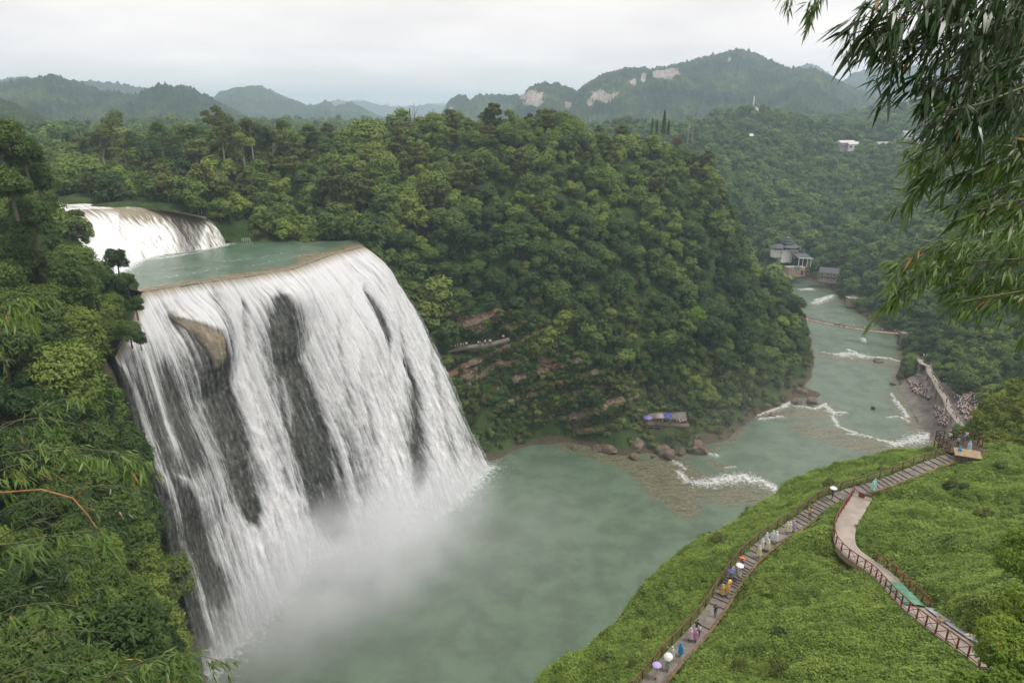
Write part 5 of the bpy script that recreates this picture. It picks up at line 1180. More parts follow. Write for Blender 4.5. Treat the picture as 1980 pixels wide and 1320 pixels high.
def hair_mesh():
    b = MB().lathe([(.0, .115), (.045, .108), (.075, .08), (.09, .03), (.088, -.02), (.075, -.06)], (0, .008, 1.605), 10); return b.mesh('hair', M_hair, True)
HAIR = hair_mesh()
def coat_mesh(seed, spread=.84):
    r = np.random.RandomState(seed); mb = MB(); n = 18; prof = [(1.72, .03, .03), (1.715, .085, .09), (1.66, .118, .125), (1.56, .12, .13), (1.48, .10, .10), (1.43, .19, .13), (1.36, .245, .16), (1.15, .285, .2), (.9, .31, .235), (.65, .34, .27), (.45, .36, .29)]
    n0 = 0
    for i, (z, a, b) in enumerate(prof):
        for j in range(n):
            w = 2*math.pi*j/n; q = 1+.07*math.sin(w*5+seed)*(i > 5)*((i-5)/5)+.03*r.normal()*(i > 5)
            mb.v.append((a*q*math.cos(w)*spread, b*q*math.sin(w)*spread-.01, z+(.02*r.normal() if i == len(prof)-1 else 0)))
    for i in range(len(prof)-1):
        for j in range(n):
            if i in (2,) and j in (12, 13, 14): continue     # face opening
            mb.f.append((i*n+j, i*n+(j+1) % n, (i+1)*n+(j+1) % n, (i+1)*n+j))
    return mb.mesh('raincoat', M_rain, True)
COATS = [coat_mesh(1), coat_mesh(2, .9)]
def umbrella_mesh():
    mb = MB(); n = 16; R0 = .55; pr_ = [(0, .30), (.12, .29), (.28, .245), (.42, .165), (R0, .05)]
    for r_, z in pr_:
        for j in range(n):
            w = 2*math.pi*j/n; k = 1-.06*(j % 2)*(r_/R0); mb.v.append((r_*k*math.cos(w), r_*k*math.sin(w), z-.02*(j % 2)*(r_/R0)))
    for i in range(len(pr_)-1):
        for j in range(n): mb.f.append((i*n+j, (i+1)*n+j, (i+1)*n+(j+1) % n, i*n+(j+1) % n))
    return mb.mesh('canopy', M_canopy, True)
UMB = umbrella_mesh(); UPOLE = MB().tube([(0, 0, -.62), (0, 0, .36)], .012, 5).mesh('shaft', M_metal); UHAN = MB().tube([(0, 0, -.62), (0, 0, -.7), (.02, 0, -.73), (.05, 0, -.72)], .016, 5).mesh('handle', M_hair)
def person(loc, rz, label, col=(.5, .5, .5), coat=None, body=0, s=1.0, group=None):
    e_ = empty('person', tuple(loc), rz, label, 'person', group); e_.scale = (s, s, s)
    b = link('body', BODY[body], e_); b.color = tuple(col)+(1,); link('hair', HAIR, e_)
    if coat is not None: c = link('raincoat', COATS[body % 2], e_); c.color = tuple(coat)+(1,)
    return e_
def umbrella(loc, rz, col, label, s=1.0, tilt=(0, 0), group=None):
    e_ = empty('umbrella', tuple(loc), rz, label, 'umbrella', group); e_.scale = (s, s, s); e_.rotation_euler = (tilt[0], tilt[1], rz)
    c = link('canopy', UMB, e_); c.color = tuple(col)+(1,); link('shaft', UPOLE, e_); link('handle', UHAN, e_); return e_
def on_path(u, v, path=sp_, q=.17):
    a, b, _ = proj(path[:, 0], path[:, 1], path[:, 2]); i = int(np.argmin(np.hypot(a-u, b-v))); z = round(path[i, 2]/q)*q if q else path[i, 2]
    x, y, _ = P(u, v, z); return Vector((x, y, z))
heading = math.atan2(sp_[-1][1]-sp_[0][1], sp_[-1][0]-sp_[0][0])
A_ = heading+math.pi/2; B_ = heading-math.pi/2
W_h = (.75, .75, .78); YL = (.72, .60, .28)
folk = [((1268, 1312), A_, 'person in a pale coat with a red bag under the lilac umbrella', (.6, .35, .35), (.72, .62, .64), 0), ((1290, 1296), A_, 'person in a grey raincoat under the white umbrella on the lower path', (.4, .4, .4), (.42, .43, .45), 2),
        ((1298, 1275), B_, 'person in a translucent grey-green raincoat walking near the lower railing', (.6, .6, .6), (.60, .64, .58), 1), ((1315, 1268), A_, 'person in a bright blue raincoat walking down the lower path', (.1, .3, .6), (.02, .30, .62), 0),
        ((1334, 1239), A_, 'person in a pale pink coat beside the railing above the blue raincoat', (.7, .5, .55), (.70, .56, .60), 3), ((1344, 1240), A_, 'person in a pink and magenta raincoat in the middle of the path', (.7, .3, .5), (.62, .28, .45), 1),
        ((1351, 1231), A_, 'person in a white top next to the magenta raincoat', (.75, .75, .75), None, 0), ((1347, 1222), A_, 'person in dark clothes with a dark backpack behind the pink raincoats', (.05, .05, .10), None, 1),
        ((1382, 1192), A_, 'person with orange-brown hair and a navy outfit alone on the wet flat path', (.03, .05, .12), None, 1), ((1396, 1153), A_, 'person in a yellow raincoat at the foot of the steps', (.6, .45, .2), (.70, .45, .10), 0),
        ((1406, 1150), A_, 'person in an orange-yellow raincoat beside the yellow one below the steps', (.6, .4, .2), (.66, .42, .14), 1), ((1411, 1128), B_, 'person in dark trousers under the navy umbrella on the steps', (.25, .28, .4), None, 2),
        ((1417, 1118), B_, 'person in a white raincoat between the navy and the white umbrella', (.7, .7, .7), W_h, 3), ((1428, 1117), B_, 'person in a light grey raincoat under the black-and-white umbrella on the steps', (.5, .5, .5), (.58, .57, .56), 2), ((1432, 1104), B_, 'person in dark clothes under the orange umbrella on the steps', (.08, .07, .07), None, 2),
        ((1467, 1078), B_, 'person in a pale yellow raincoat with an arm raised on the steps', (.7, .65, .4), (.72, .68, .45), 2), ((1473, 1063), B_, 'person in a white raincoat at the left of the steps group', (.7, .7, .7), W_h, 0),
        ((1484, 1066), B_, 'person in a cream raincoat on the downhill side of the steps group', (.7, .65, .5), (.70, .66, .46), 1), ((1481, 1052), B_, 'person in a white raincoat stooping in the middle of the steps group', (.5, .6, .75), (.66, .69, .76), 3),
        ((1493, 1048), B_, 'person in a clear raincoat near the railing in the steps group', (.6, .6, .6), (.68, .68, .70), 0), ((1500, 1050), B_, 'tall person in a white raincoat at the right of the steps group', (.7, .7, .7), (.76, .76, .77), 1),
        ((1520, 1031), A_, 'person in a pale yellow coat partly hidden beside the white raincoat pair', (.7, .68, .4), (.66, .64, .4), 1), ((1526, 1031), A_, 'person in a white raincoat of the walking pair', (.7, .7, .7), (.70, .68, .70), 0), ((1533, 1028), A_, 'person in a purple raincoat of the walking pair', (.5, .3, .5), (.50, .34, .50), 3),
        ((1565, 1003), A_, 'person in an orange-yellow jacket and dark trousers alone by the railing', (.75, .45, .1), None, 1), ((1608, 966), A_, 'person in dark clothes under the white umbrella near the path junction', (.07, .07, .08), None, 2),
        ((1686, 952), A_, 'person in a bright green and white raincoat by the path junction', (.3, .8, .5), (.35, .75, .58), 1), ((1689, 947), A_, 'person in a light blue raincoat behind the green one', (.3, .5, .8), (.42, .60, .78), 0), ((1853, 884), A_, 'person in a vivid blue raincoat beside the small hut', (.1, .4, .8), (.03, .36, .75), 0)]
for (uv, rz, lb, col, coat, bd) in folk:
    person(on_path(*uv), rz+random.Random(uv[0]).uniform(-.4, .4), lb, col, coat, bd, s=1.04)
um = [((1268, 1312), (.48, .38, .72), 'lilac umbrella held at the lower end of the stepped path', (0, 0)), ((1290, 1296), (.78, .78, .76), 'white umbrella tilted over the grey raincoat on the lower path', (.35, -.3)), ((1411, 1128), (.07, .10, .28), 'navy umbrella held open on the steps', (-.1, .1)),
      ((1428, 1117), (.78, .79, .76), 'white umbrella with a dark band on the steps beside the navy one', (.1, .05)), ((1432, 1104), (.85, .16, .04), 'bright orange umbrella tilted on the steps', (-.5, .5)), ((1608, 966), (.8, .8, .8), 'white umbrella beside the railing near the path junction', (0, 0)), ((1409, 1148), (.70, .44, .12), 'closed-looking small orange umbrella held by the yellow raincoats', (.9, .4))]
for (uv, col, lb, tl) in um:
    umbrella(on_path(*uv)+Vector((0, 0, 1.78)), 0, col, lb, .88 if uv[0] != 1409 else .5, tl)
# a few on the lookout platform
shirts = [(.75, .75, .75), (.55, .12, .12), (.05, .06, .1), (.6, .6, .62), (.12, .2, .4), (.7, .55, .5), (.5, .3, .3), (.75, .7, .6), (.3, .32, .36), (.7, .35, .3)]
rp = random.Random(9)
lbs = ['person in a cream top at the river side of the lookout platform', 'person with a blue cap and dark trousers in the middle of the platform', 'person in a red top leaning on the platform fence', 'person in white at the right fence of the platform', 'person in dark clothes bending beside the platform fence', 'person in grey near the platform entrance', 'person in pale blue coming onto the platform from the steps', 'person in black facing the river on the platform']
spots = [(-1.2, 1.3), (.4, .5), (1.9, -1.0), (1.5, 1.6), (-.4, 1.7), (-.9, -.3), (-.2, -1.8), (.7, 1.9)]; cl_ = [(.7, .65, .5), (.1, .2, .5), (.6, .1, .1), (.75, .75, .75), (.05, .05, .06), (.4, .4, .42), (.45, .6, .75), (.04, .04, .05)]
for q, lb in enumerate(lbs):
    x, y = spots[q]; person(dc+Vector((x, y, 0.0)), rp.uniform(0, 6.28), lb, cl_[q], (.45, .62, .78) if q == 6 else None, q % 4)

# crowd ------------------------------------------------------------------
crowd_shirts = [(.8, .8, .8), (.75, .75, .78), (.85, .82, .8), (.8, .78, .74), (.65, .2, .2), (.06, .06, .08), (.6, .6, .6), (.15, .2, .4), (.75, .6, .3), (.8, .55, .55), (.3, .5, .35), (.78, .8, .85)]
npers = [0]
def small_person(loc, label, group, r):
    o = link('person', CROWD[r.randint(0, 1)]); o.location = tuple(loc); o.rotation_euler = (0, 0, r.uniform(0, 6.28)); s = r.uniform(.94, 1.06); o.scale = (s, s, s)
    c = r.choice(crowd_shirts); o.color = c+(1,); label = label.replace('figure', 'figure in '+['white', 'white', 'cream', 'pale', 'red', 'black', 'grey', 'navy', 'yellow', 'pink', 'green', 'light blue'][crowd_shirts.index(c)], 1); tag(o, label, 'person', group); npers[0] += 1; return o
def poly_pts(poly, n, seed):
    r = np.random.RandomState(seed); out = []; us = [p[0] for p in poly]; vs2 = [p[1] for p in poly]
    while len(out) < n:
        u, v = r.uniform(min(us), max(us)), r.uniform(min(vs2), max(vs2))
        if inside(np.array([u]), np.array([v]), poly)[0]: out.append((u, v))
    return out
# ================================================================== LOWER VALLEY: terrace, viaduct, crowd
t = MT('trodden_ground'); n1 = t.noise(.3, 7, .65, t.pos()); c = t.ramp(n1, [(.3, (.10, .085, .07)), (.5, (.17, .15, .13)), (.7, (.26, .22, .19))]); M_terr = t.done(t.bsdf(c, .85, .2, t.bump(n1, .5, .3)))
gx_ = np.arange(120, 200, 1.0); gy_ = np.arange(190, 330, 1.0); AX, AY = np.meshgrid(gx_, gy_); AZ = interp(AX, AY)+.18
mk_ = inside((AX[:-1, :-1]+AX[1:, 1:])/2, (AY[:-1, :-1]+AY[1:, 1:])/2, crowd_poly)
tag(link('pavement', mesh_np('pavement', np.stack([AX, AY, AZ], -1).reshape(-1, 3), grid_faces(len(gy_), len(gx_), mk_), [M_terr], True)), kind='structure')
vpx = [(1778, 694, 8.5), (1782, 703, 8.5), (1795, 706, 8.5), (1797, 720, 9), (1806, 732, 9.5), (1816, 752, 10), (1829, 772, 10), (1834, 788, 10), (1845, 803, 10), (1862, 826, 11), (1884, 856, 12)]
vp = resample_path([P(*p) for p in vpx], 1.0); vb, vn_ = ribbon(vp, 1.0, None, .35)
ve = empty('viaduct', tuple(vp[0]), 0, 'raised concrete walkway on tapering pillars above the crowded river bank', 'walkway'); ve.location = (0, 0, 0)
vb.build('deck', M_conc, ve)
for k in range(2, len(vp)-2, 7):
    g_ = float(interp(vp[k, 0], vp[k, 1])); MB().add([(vp[k, 0]+a*.55, vp[k, 1]+b*.4, g_-.5) for a, b in ((-1, -1), (1, -1), (1, 1), (-1, 1))]+[(vp[k, 0]+a*.3, vp[k, 1]+b*.3, vp[k, 2]-.3) for a, b in ((-1, -1), (1, -1), (1, 1), (-1, 1))], [(0, 1, 5, 4), (1, 2, 6, 5), (2, 3, 7, 6), (3, 0, 4, 7)]).build('pillar', M_conc, ve)
for sd in (1, -1):
    MB().tube([(p[0]+n[0]*.95*sd, p[1]+n[1]*.95*sd, p[2]+1.0) for p, n in zip(vp, vn_)], .05, 5).build('handrail', M_conc, ve)
    b = MB()
    for p, n in list(zip(vp, vn_))[::2]: b.tube([(p[0]+n[0]*.95*sd, p[1]+n[1]*.95*sd, p[2]), (p[0]+n[0]*.95*sd, p[1]+n[1]*.95*sd, p[2]+1.0)], .05, 4)
    b.build('balusters', M_conc, ve)
areas = [([(1750, 738), (1775, 742), (1802, 768), (1798, 778), (1765, 762)], 34, 'small figure on the rocky bank left of the raised walkway', 'people on the rocks by the river'),
         ([(1780, 688), (1800, 692), (1826, 704), (1818, 712), (1795, 702)], 16, 'small figure at the far top end of the crowded bank', 'people at the top of the bank'),
         ([(1800, 718), (1832, 722), (1832, 738), (1812, 740)], 14, 'small figure beside the upper end of the raised walkway', 'people beside the walkway'),
         ([(1838, 765), (1882, 762), (1897, 790), (1888, 836), (1872, 824), (1852, 796)], 84, 'small figure in the dense crowd right of the raised walkway', 'dense crowd right of the walkway'),
         ([(1803, 788), (1830, 796), (1836, 830), (1812, 824)], 34, 'small figure below the raised walkway close to the water', 'people below the walkway')]
rc = random.Random(31); extra = []
for poly, n, lb, gp_ in areas:
    for k, (u, v) in enumerate(poly_pts(poly, int(n*3.6), n)):
        h = hit(u, v)
        if h is None or h.y < 150: continue
        z = float(interp(h.x, h.y))+.15
        if k < n: small_person((h.x, h.y, z), lb, gp_, rc)
        else: extra.append((h.x, h.y, z))
for k in range(22):
    i = rc.randint(8, len(vp)-6); small_person((vp[i, 0]+rc.uniform(-.6, .6), vp[i, 1]+rc.uniform(-.6, .6), vp[i, 2]), 'small figure walking on the raised concrete walkway', 'people on the raised walkway', rc)
# ================================================================== FOOTBRIDGE
ba, bz = Vector(P(1552, 615, 7.5)), Vector(P(1742, 645, 7.5))
be = empty('footbridge', tuple(ba), 0, 'long sagging red-brown footbridge crossing the green river', 'bridge'); dv = bz-ba
sag = lambda s_: -1.3*4*s_*(1-s_)
n = 60; bpts = [dv*(k/n)+Vector((0, 0, sag(k/n))) for k in range(n+1)]; sdv = Vector((-dv.y, dv.x, 0)).normalized()
b = MB()
for a, c in zip(bpts[:-1], bpts[1:]): b.beam(a, c, 2.0, .28)
b.build('deck', mat_simple('bridge_planks', (.33, .22, .17), .8, .2, 1), be)
for sd in (-1, 1):
    MB().tube([p+sdv*sd*.98+Vector((0, 0, 1.1)) for p in bpts], .05, 5).build('handrail', M_wood, be)
    b = MB()
    for p in bpts[::2]: b.tube([p+sdv*sd*.98, p+sdv*sd*.98+Vector((0, 0, 1.1))], .035, 4)
    b.build('balusters', M_wood, be)
for q in (ba-dv.normalized()*1, bz+dv.normalized()*1): MB().box(q-ba+Vector((0, 0, -2.5)), (3.2, 3.2, 6.5)).build('abutment', M_terr, be)
for k in range(26):
    s_ = rc.choice([rc.uniform(.02, .24), rc.uniform(.34, .46), rc.uniform(.5, .74), rc.uniform(.02, .95)]); p = ba+dv*s_+Vector((0, 0, sag(s_)+.14))+sdv*rc.uniform(-.6, .6)
    small_person(p, 'tiny figure crossing the red-brown footbridge', 'people on the footbridge', rc)
# ledge people beside the fall
for (u, v, n) in [(872, 671, 2), (882, 670, 3), (893, 668, 3), (903, 666, 3), (925, 664, 2), (935, 662, 3), (946, 661, 3), (971, 652, 2)]:
    for k in range(n):
        q = Vector(D(u+rc.uniform(-4, 4), v, 229.5)); small_person((q.x, q.y-.3, q.z-.6), 'small figure on the rock ledge path beside the waterfall', 'people on the ledge beside the waterfall', rc)
lw = MB(); lpts = [Vector(D(u, v, 229.6)) for u, v in [(862, 678), (885, 675), (905, 671), (930, 668), (950, 665), (985, 656)]]
for a, c in zip(lpts[:-1], lpts[1:]): lw.beam(a+Vector((0, .6, -.2)), c+Vector((0, .6, -.2)), 2.6, .5)
tag(lw.build('path', M_terr), kind='structure')
lr = empty('railing', tuple(lpts[0]), 0, 'thin railing along the rock ledge path beside the waterfall', 'railing')
for a in [lpts[i].lerp(lpts[i+1], f_) for i in range(5) for f_ in (0, .5)]: MB().tube([a-lpts[0]+Vector((0, -.6, -.1)), a-lpts[0]+Vector((0, -.6, 1.0))], .05, 4).build('post', M_wood, lr)
MB().tube([p-lpts[0]+Vector((0, -.6, 1.0)) for p in lpts], .05, 4).build('handrail', M_wood, lr)
# far path on the right hillside
fpx = [(1908, 402), (1918, 412), (1932, 420), (1950, 428), (1965, 436)]
fpts = []
for u, v in fpx:
    h = hit(u, v); fpts.append(Vector((h.x, h.y, h.z+2.5)) if h else Vector(D(u, v, 420)))
b = MB()
for a, c in zip(fpts[:-1], fpts[1:]): b.beam(a, c, 3.0, 1.6)
tag(b.build('path', M_conc), kind='structure')
for k in range(24):
    i = rc.randint(0, len(fpts)-2); p = fpts[i].lerp(fpts[i+1], rc.random())+Vector((rc.uniform(-1, 1), rc.uniform(.0, 1.2), .8)); small_person(p, 'tiny figure on the path high up the right hillside', 'people on the hillside path', rc)
# ================================================================== RIVER DECK with parasols
dk = Vector(P(1290, 822, 5.2)); de = empty('viewing_deck', tuple(dk), math.radians(-6), 'timber viewing deck on thin posts above the boulders', 'deck')
MB().box((0, 1.5, -.1), (15.5, 4.2, .22)).build('floor', M_wood, de)
for k in range(7): MB().tube([(-6.8+k*2.25, -.4, -4.5), (-6.8+k*2.25, -.4, 1.0)], .1, 5).build('post', M_conc, de)
MB().tube([(-7.4, -.45, 1.0), (7.4, -.45, 1.0)], .07, 5).build('handrail', M_conc, de); MB().tube([(-7.4, -.45, .5), (7.4, -.45, .5)], .05, 5).build('rail', M_conc, de)
MB().box((0, -.4, -.7), (15.0, .12, .2)).box((0, -.4, -1.7), (13, .12, .2)).build('beam', M_conc, de)
# stone terrace and steps behind it
MB().box((dk.x-2, dk.y+6.5, dk.z+.5), (20, 7, 1.6), math.radians(-8)).build('terrace', M_terr)['kind'] = 'structure'
def parasol(u, v, z, col, label):
    p = Vector(P(u, v, z)); e_ = empty('parasol', tuple(p), 0, label, 'parasol'); e_.scale = (3.0, 3.0, 3.0); e_.location.z = z-.4
    c = link('canopy', UMB, e_); c.color = col+(1,); MB().tube([(0, 0, -.9), (0, 0, .33)], .012, 5).build('pole', M_metal, e_)
parasol(1253, 806, 8.6, (.20, .15, .42), 'purple parasol at the left end of the viewing deck'); parasol(1276, 803, 8.8, (.33, .27, .24), 'grey-brown parasol next to the blue one on the deck'); parasol(1291, 802, 8.9, (.05, .11, .42), 'bright blue parasol in the middle of the viewing deck')
for (u, n) in [(1254, 2), (1284, 4), (1292, 4), (1300, 3), (1312, 5), (1322, 5)]:
    for k in range(n):
        q = Vector(P(u+rc.uniform(-4, 4), 817+rc.uniform(-4, 4), 5.2)); small_person((q.x, max(q.y, dk.y+.3), 5.25), 'small figure on the viewing deck under the parasols', 'people on the viewing deck', rc)
print('persons', npers[0])
if extra:
    ex = np.array(extra); kit = []
    for k, c in enumerate(crowd_shirts[:6]):
        o = bpy.data.objects.new('figure', CROWD[k % 2].copy()); m = M_shirt.copy(); bs = [x for x in m.node_tree.nodes if x.type == 'BSDF_PRINCIPLED'][0]
        for l_ in list(bs.inputs['Base Color'].links): m.node_tree.links.remove(l_)
        bs.inputs['Base Color'].default_value = c+(1,); o.data.materials[2] = m; kit.append(o)
    scatter('crowd', ex, np.stack([ex[:, 0]*0, ex[:, 0]*0, rt.uniform(0, 6.28, len(ex))], -1), np.ones(len(ex)), rt.randint(0, 6, len(ex)), kit, 'packed crowd of tiny visitors filling the river bank terrace', 'crowd')
# ================================================================== BOULDERS
t = MT('boulder_rock'); n1 = t.noise(.9, 7, .65, t.obj()); n2 = t.noise(.4, 4, .5, t.pos())
c = t.ramp(n1, [(.3, (.055, .042, .032)), (.5, (.13, .095, .07)), (.66, (.24, .18, .135)), (.8, (.36, .29, .23))]); c = t.mix(t.ss(n2, .6, .75), c, (.05, .07, .03))
M_rock = t.done(t.bsdf(c, .8, .25, t.bump(n1, .9, .25)))
def rock_mesh(seed, sub=4):
    bm = bmesh.new(); bmesh.ops.create_icosphere(bm, subdivisions=sub, radius=1); r = random.Random(seed)
    pl = [(Vector((r.gauss(0, 1), r.gauss(0, 1), r.gauss(0, .8))).normalized(), r.uniform(.55, .85)) for _ in range(11)]
    co = np.array([v.co for v in bm.verts]); nn = fbm(co[:, 0]*1.4+seed, co[:, 1]*1.4, co[:, 2]*1.4, 4)
    for v, q in zip(bm.verts, nn):
        p = v.co.copy()
        for nrm_, dd_ in pl:
            k = p.dot(nrm_)
            if k > dd_: p -= nrm_*(k-dd_)*.92
        v.co = p*(1+.10*q)
    me = bpy.data.meshes.new('rock'); bm.to_mesh(me); bm.free(); me.materials.append(M_rock)
    for p in me.polygons: p.use_smooth = False
    return me
ROCKS = [rock_mesh(s_) for s_ in range(6)]
bl = [(1162, 838, 13, 11, 'small upright brown boulder at the left of the river rocks'), (1190, 844, 21, 16, 'large leaning brown boulder in the boulder pile'), (1208, 837, 12, 9, 'small round boulder behind the two large ones'), (1170, 853, 17, 10, 'flat brown boulder beside the water below the upright one'), (1177, 868, 24, 10, 'long flat slab of rock lying in the pool edge'),
      (1228, 860, 30, 20, 'largest rough brown boulder at the water edge'), (1270, 862, 14, 9, 'pale boulder below the deck posts'), (1282, 872, 20, 13, 'wedge-shaped brown boulder below the viewing deck'), (1296, 880, 18, 14, 'tilted brown boulder where the first rapid starts'), (1306, 866, 12, 9, 'small pale boulder among the deck boulders'), (1317, 874, 12, 9, 'small angular boulder right of the tilted one'),
      (1334, 857, 8, 12, 'narrow standing stone near the big square boulder'), (1351, 866, 24, 18, 'big square grey-brown boulder alone at the right'), (1288, 852, 11, 9, 'mossy boulder right under the viewing deck'), (1140, 845, 12, 9, 'half buried boulder under the mossy bank'), (1190, 822, 20, 14, 'dark mossy boulder under the green bank'), (1215, 815, 18, 13, 'dark block wedged in the green bank above the pile'), (1155, 822, 16, 12, 'dark mossy block at the foot of the layered cliff'),
      (1110, 866, 9, 5, 'low wet rock breaking the pool surface'), (1551, 758, 17, 9, 'rust brown rock at the river bend'), (1570, 775, 16, 8, 'flat brown rock in the middle of the bend rapids'), (1540, 776, 14, 8, 'rounded brown rock beside the bend bank'), (1495, 802, 10, 5, 'low rock in the fan of small rapids'), (1728, 741, 8, 4, 'flat pale rock off the right bank'), (1700, 697, 12, 4, 'long low rock on the river sill')]
for k, (u, v, w, h_, lb) in enumerate(bl):
    p = P(u, v+h_*.5, .2) if v > 800 or u > 1400 else P(u, v+h_*.5, 2.0)
    d_ = p[1]*cp-(p[2]-CZ)*sp; s_ = d_/F
    o = link('boulder', ROCKS[k % 6]); o.location = (p[0], p[1]+w*s_*.3, p[2]+h_*s_*.25); o.scale = (w*s_*.92, w*s_*.8, h_*s_*1.0); o.rotation_euler = (0, 0, k*1.3); tag(o, lb, 'boulder', 'boulders along the river')
for k, (u, v, w, h_, lb) in enumerate([(170, 386, 26, 7, 'long reddish ledge beside the upper rapids'), (215, 393, 22, 6, 'tan rock shelf at the top of the cascade'), (250, 398, 20, 5, 'flat ochre rock on the bank over the cascade'), (290, 390, 26, 6, 'brown rock bank below the woods'), (140, 376, 22, 7, 'dark reddish rock at the far bend'), (345, 400, 20, 5, 'low brown rock near the metal frame'), (200, 378, 30, 7, 'broad brown rock terrace under the scrub')]):
    d_ = 236; p = D(u, v, d_); s_ = d_/F; o = link('rock_ledge', ROCKS[k % 6]); o.location = (p[0], p[1], float(interp(p[0], p[1]))+1.4); o.scale = (w*s_*1.2, w*s_*.7, h_*s_*1.2); o.rotation_euler = (0, 0, .2*k); tag(o, lb, 'rock', 'rock ledges by the upper rapids')
rq = random.Random(77)
for k in range(34):
    u = rq.choice([rq.uniform(1150, 1400), rq.uniform(1150, 1250), rq.uniform(1260, 1340)]); v = rq.uniform(832, 884)-max(0, (1190-u)*.1); w = rq.uniform(4, 12); p = P(u, v, .4); s_ = (p[1]*cp-(p[2]-CZ)*sp)/F
    if v < 845: p = (p[0], p[1], max(.4, float(interp(p[0], p[1]))))
    o = link('boulder', ROCKS[k % 6]); o.location = p; o.scale = (w*s_, w*s_*.9, w*s_*.75); o.rotation_euler = (rq.uniform(-.4, .4), 0, rq.uniform(0, 6)); tag(o, 'small broken brown rock scattered among the boulders below the viewing deck', 'boulder', 'small rocks below the deck')
for (u, v, w, lb) in [(1687, 790, 9, 'round bush growing alone in the middle of the river')]:
    p = P(u, v, 0); own_tree((p[0], p[1], -.6), .85, 0, dict(crown=PRO['bush'][1]['crown'], trunk=PRO['bush'][1]['trunk']), lb, 'bush', name='bush')
# metal frames by the pool
def frame(u, v, d_, w, h, label, nx=4):
    p = Vector(D(u, v, d_)); e_ = empty('metal_frame', tuple(p), math.radians(20), label, 'metal frame')
    for k in range(nx): MB().tube([(k*w/(nx-1)-w/2, 0, -1.2), (k*w/(nx-1)-w/2, 0, h)], .06, 5).build('post', M_metal, e_)
    for q in (.35, .7, 1.0): MB().tube([(-w/2, 0, h*q), (w/2, 0, h*q)], .05, 5).build('rail', M_metal, e_)
    MB().tube([(w/2, 0, h), (w/2+.8, -.6, -1)], .05, 5).build('brace', M_metal, e_)
frame(405, 415, 214, 4.4, 2.2, 'grey metal frame railing on the bank above the cascade'); frame(475, 467, 208, 2.2, 1.0, 'small bent metal rail at the pool edge beside the cascade foot', 5)
# ================================================================== BUILDINGS
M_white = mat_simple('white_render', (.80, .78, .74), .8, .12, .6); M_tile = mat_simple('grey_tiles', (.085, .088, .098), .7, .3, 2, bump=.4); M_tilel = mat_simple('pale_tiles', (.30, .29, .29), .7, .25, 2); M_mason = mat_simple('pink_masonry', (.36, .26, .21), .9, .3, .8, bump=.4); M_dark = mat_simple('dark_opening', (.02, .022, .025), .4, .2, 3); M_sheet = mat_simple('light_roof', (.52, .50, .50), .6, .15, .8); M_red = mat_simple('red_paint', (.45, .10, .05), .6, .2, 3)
def hip(mb, c, w, d, h, over=.8, ridge=.35, flare=.25):
    """hipped roof with upturned eaves"""
    x, y, z = c; a, b = w/2+over, d/2+over; r_ = w/2*ridge
    vs_ = []
    rings = [(1, 0), (.62, .42), (.3, .8)]
    for f_, q in rings:
        ax, ay = r_+(a-r_)*f_, b*f_
        for k, (sx_, sy_) in enumerate(((-1, -1), (0, -1), (1, -1), (1, 0), (1, 1), (0, 1), (-1, 1), (-1, 0))):
            vs_.append((x+sx_*ax, y+sy_*ay, z+h*q+(flare*h if (f_ == 1 and sx_*sy_ != 0) else 0)))
    vs_ += [(x-r_, y, z+h), (x+r_, y, z+h)]
    fs_ = [(i*8+j, i*8+(j+1) % 8, (i+1)*8+(j+1) % 8, (i+1)*8+j) for i in range(2) for j in range(8)]
    o_ = 16; fs_ += [(o_+0, o_+1, 25, 24), (o_+1, o_+2, 25), (o_+2, o_+3, 25), (o_+3, o_+4, 25), (o_+4, o_+5, 24, 25), (o_+5, o_+6, 24), (o_+6, o_+7, 24), (o_+7, o_+0, 24)]
    fs_.append(tuple(range(7, -1, -1)))
    return mb.add(vs_, fs_)
def house(name, loc, rz, w, d, h, label, wall, roof, rh=2.0, storeys=1, win=4, gable=True, cat='house'):
    e_ = empty(name, tuple(loc), rz, label, cat)
    MB().box((0, 0, h/2-1), (w, d, h+2)).build('wall', wall, e_)
    if gable:
        a, b = w/2+.6, d/2+.7; rf = MB().add([(-a, -b, h-.1), (a, -b, h-.1), (a, b, h-.1), (-a, b, h-.1), (-a, 0, h+rh), (a, 0, h+rh)], [(0, 1, 5, 4), (2, 3, 4, 5), (0, 4, 3), (1, 2, 5), (3, 2, 1, 0)])
    else: rf = hip(MB(), (0, 0, h), w, d, rh)
    rf.build('roof', roof, e_)
    for s_ in range(storeys):
        for k in range(win):
            x = -w/2+w*(k+.5)/win; z = h/storeys*(s_+.5); f_ = MB().box((x, -d/2-.03, z), (w/win*.5, .06, h/storeys*.45)).build('window', M_white, e_); MB().box((x, -d/2-.08, z), (w/win*.42, .04, h/storeys*.38)).build('pane', M_dark, f_)
    return e_
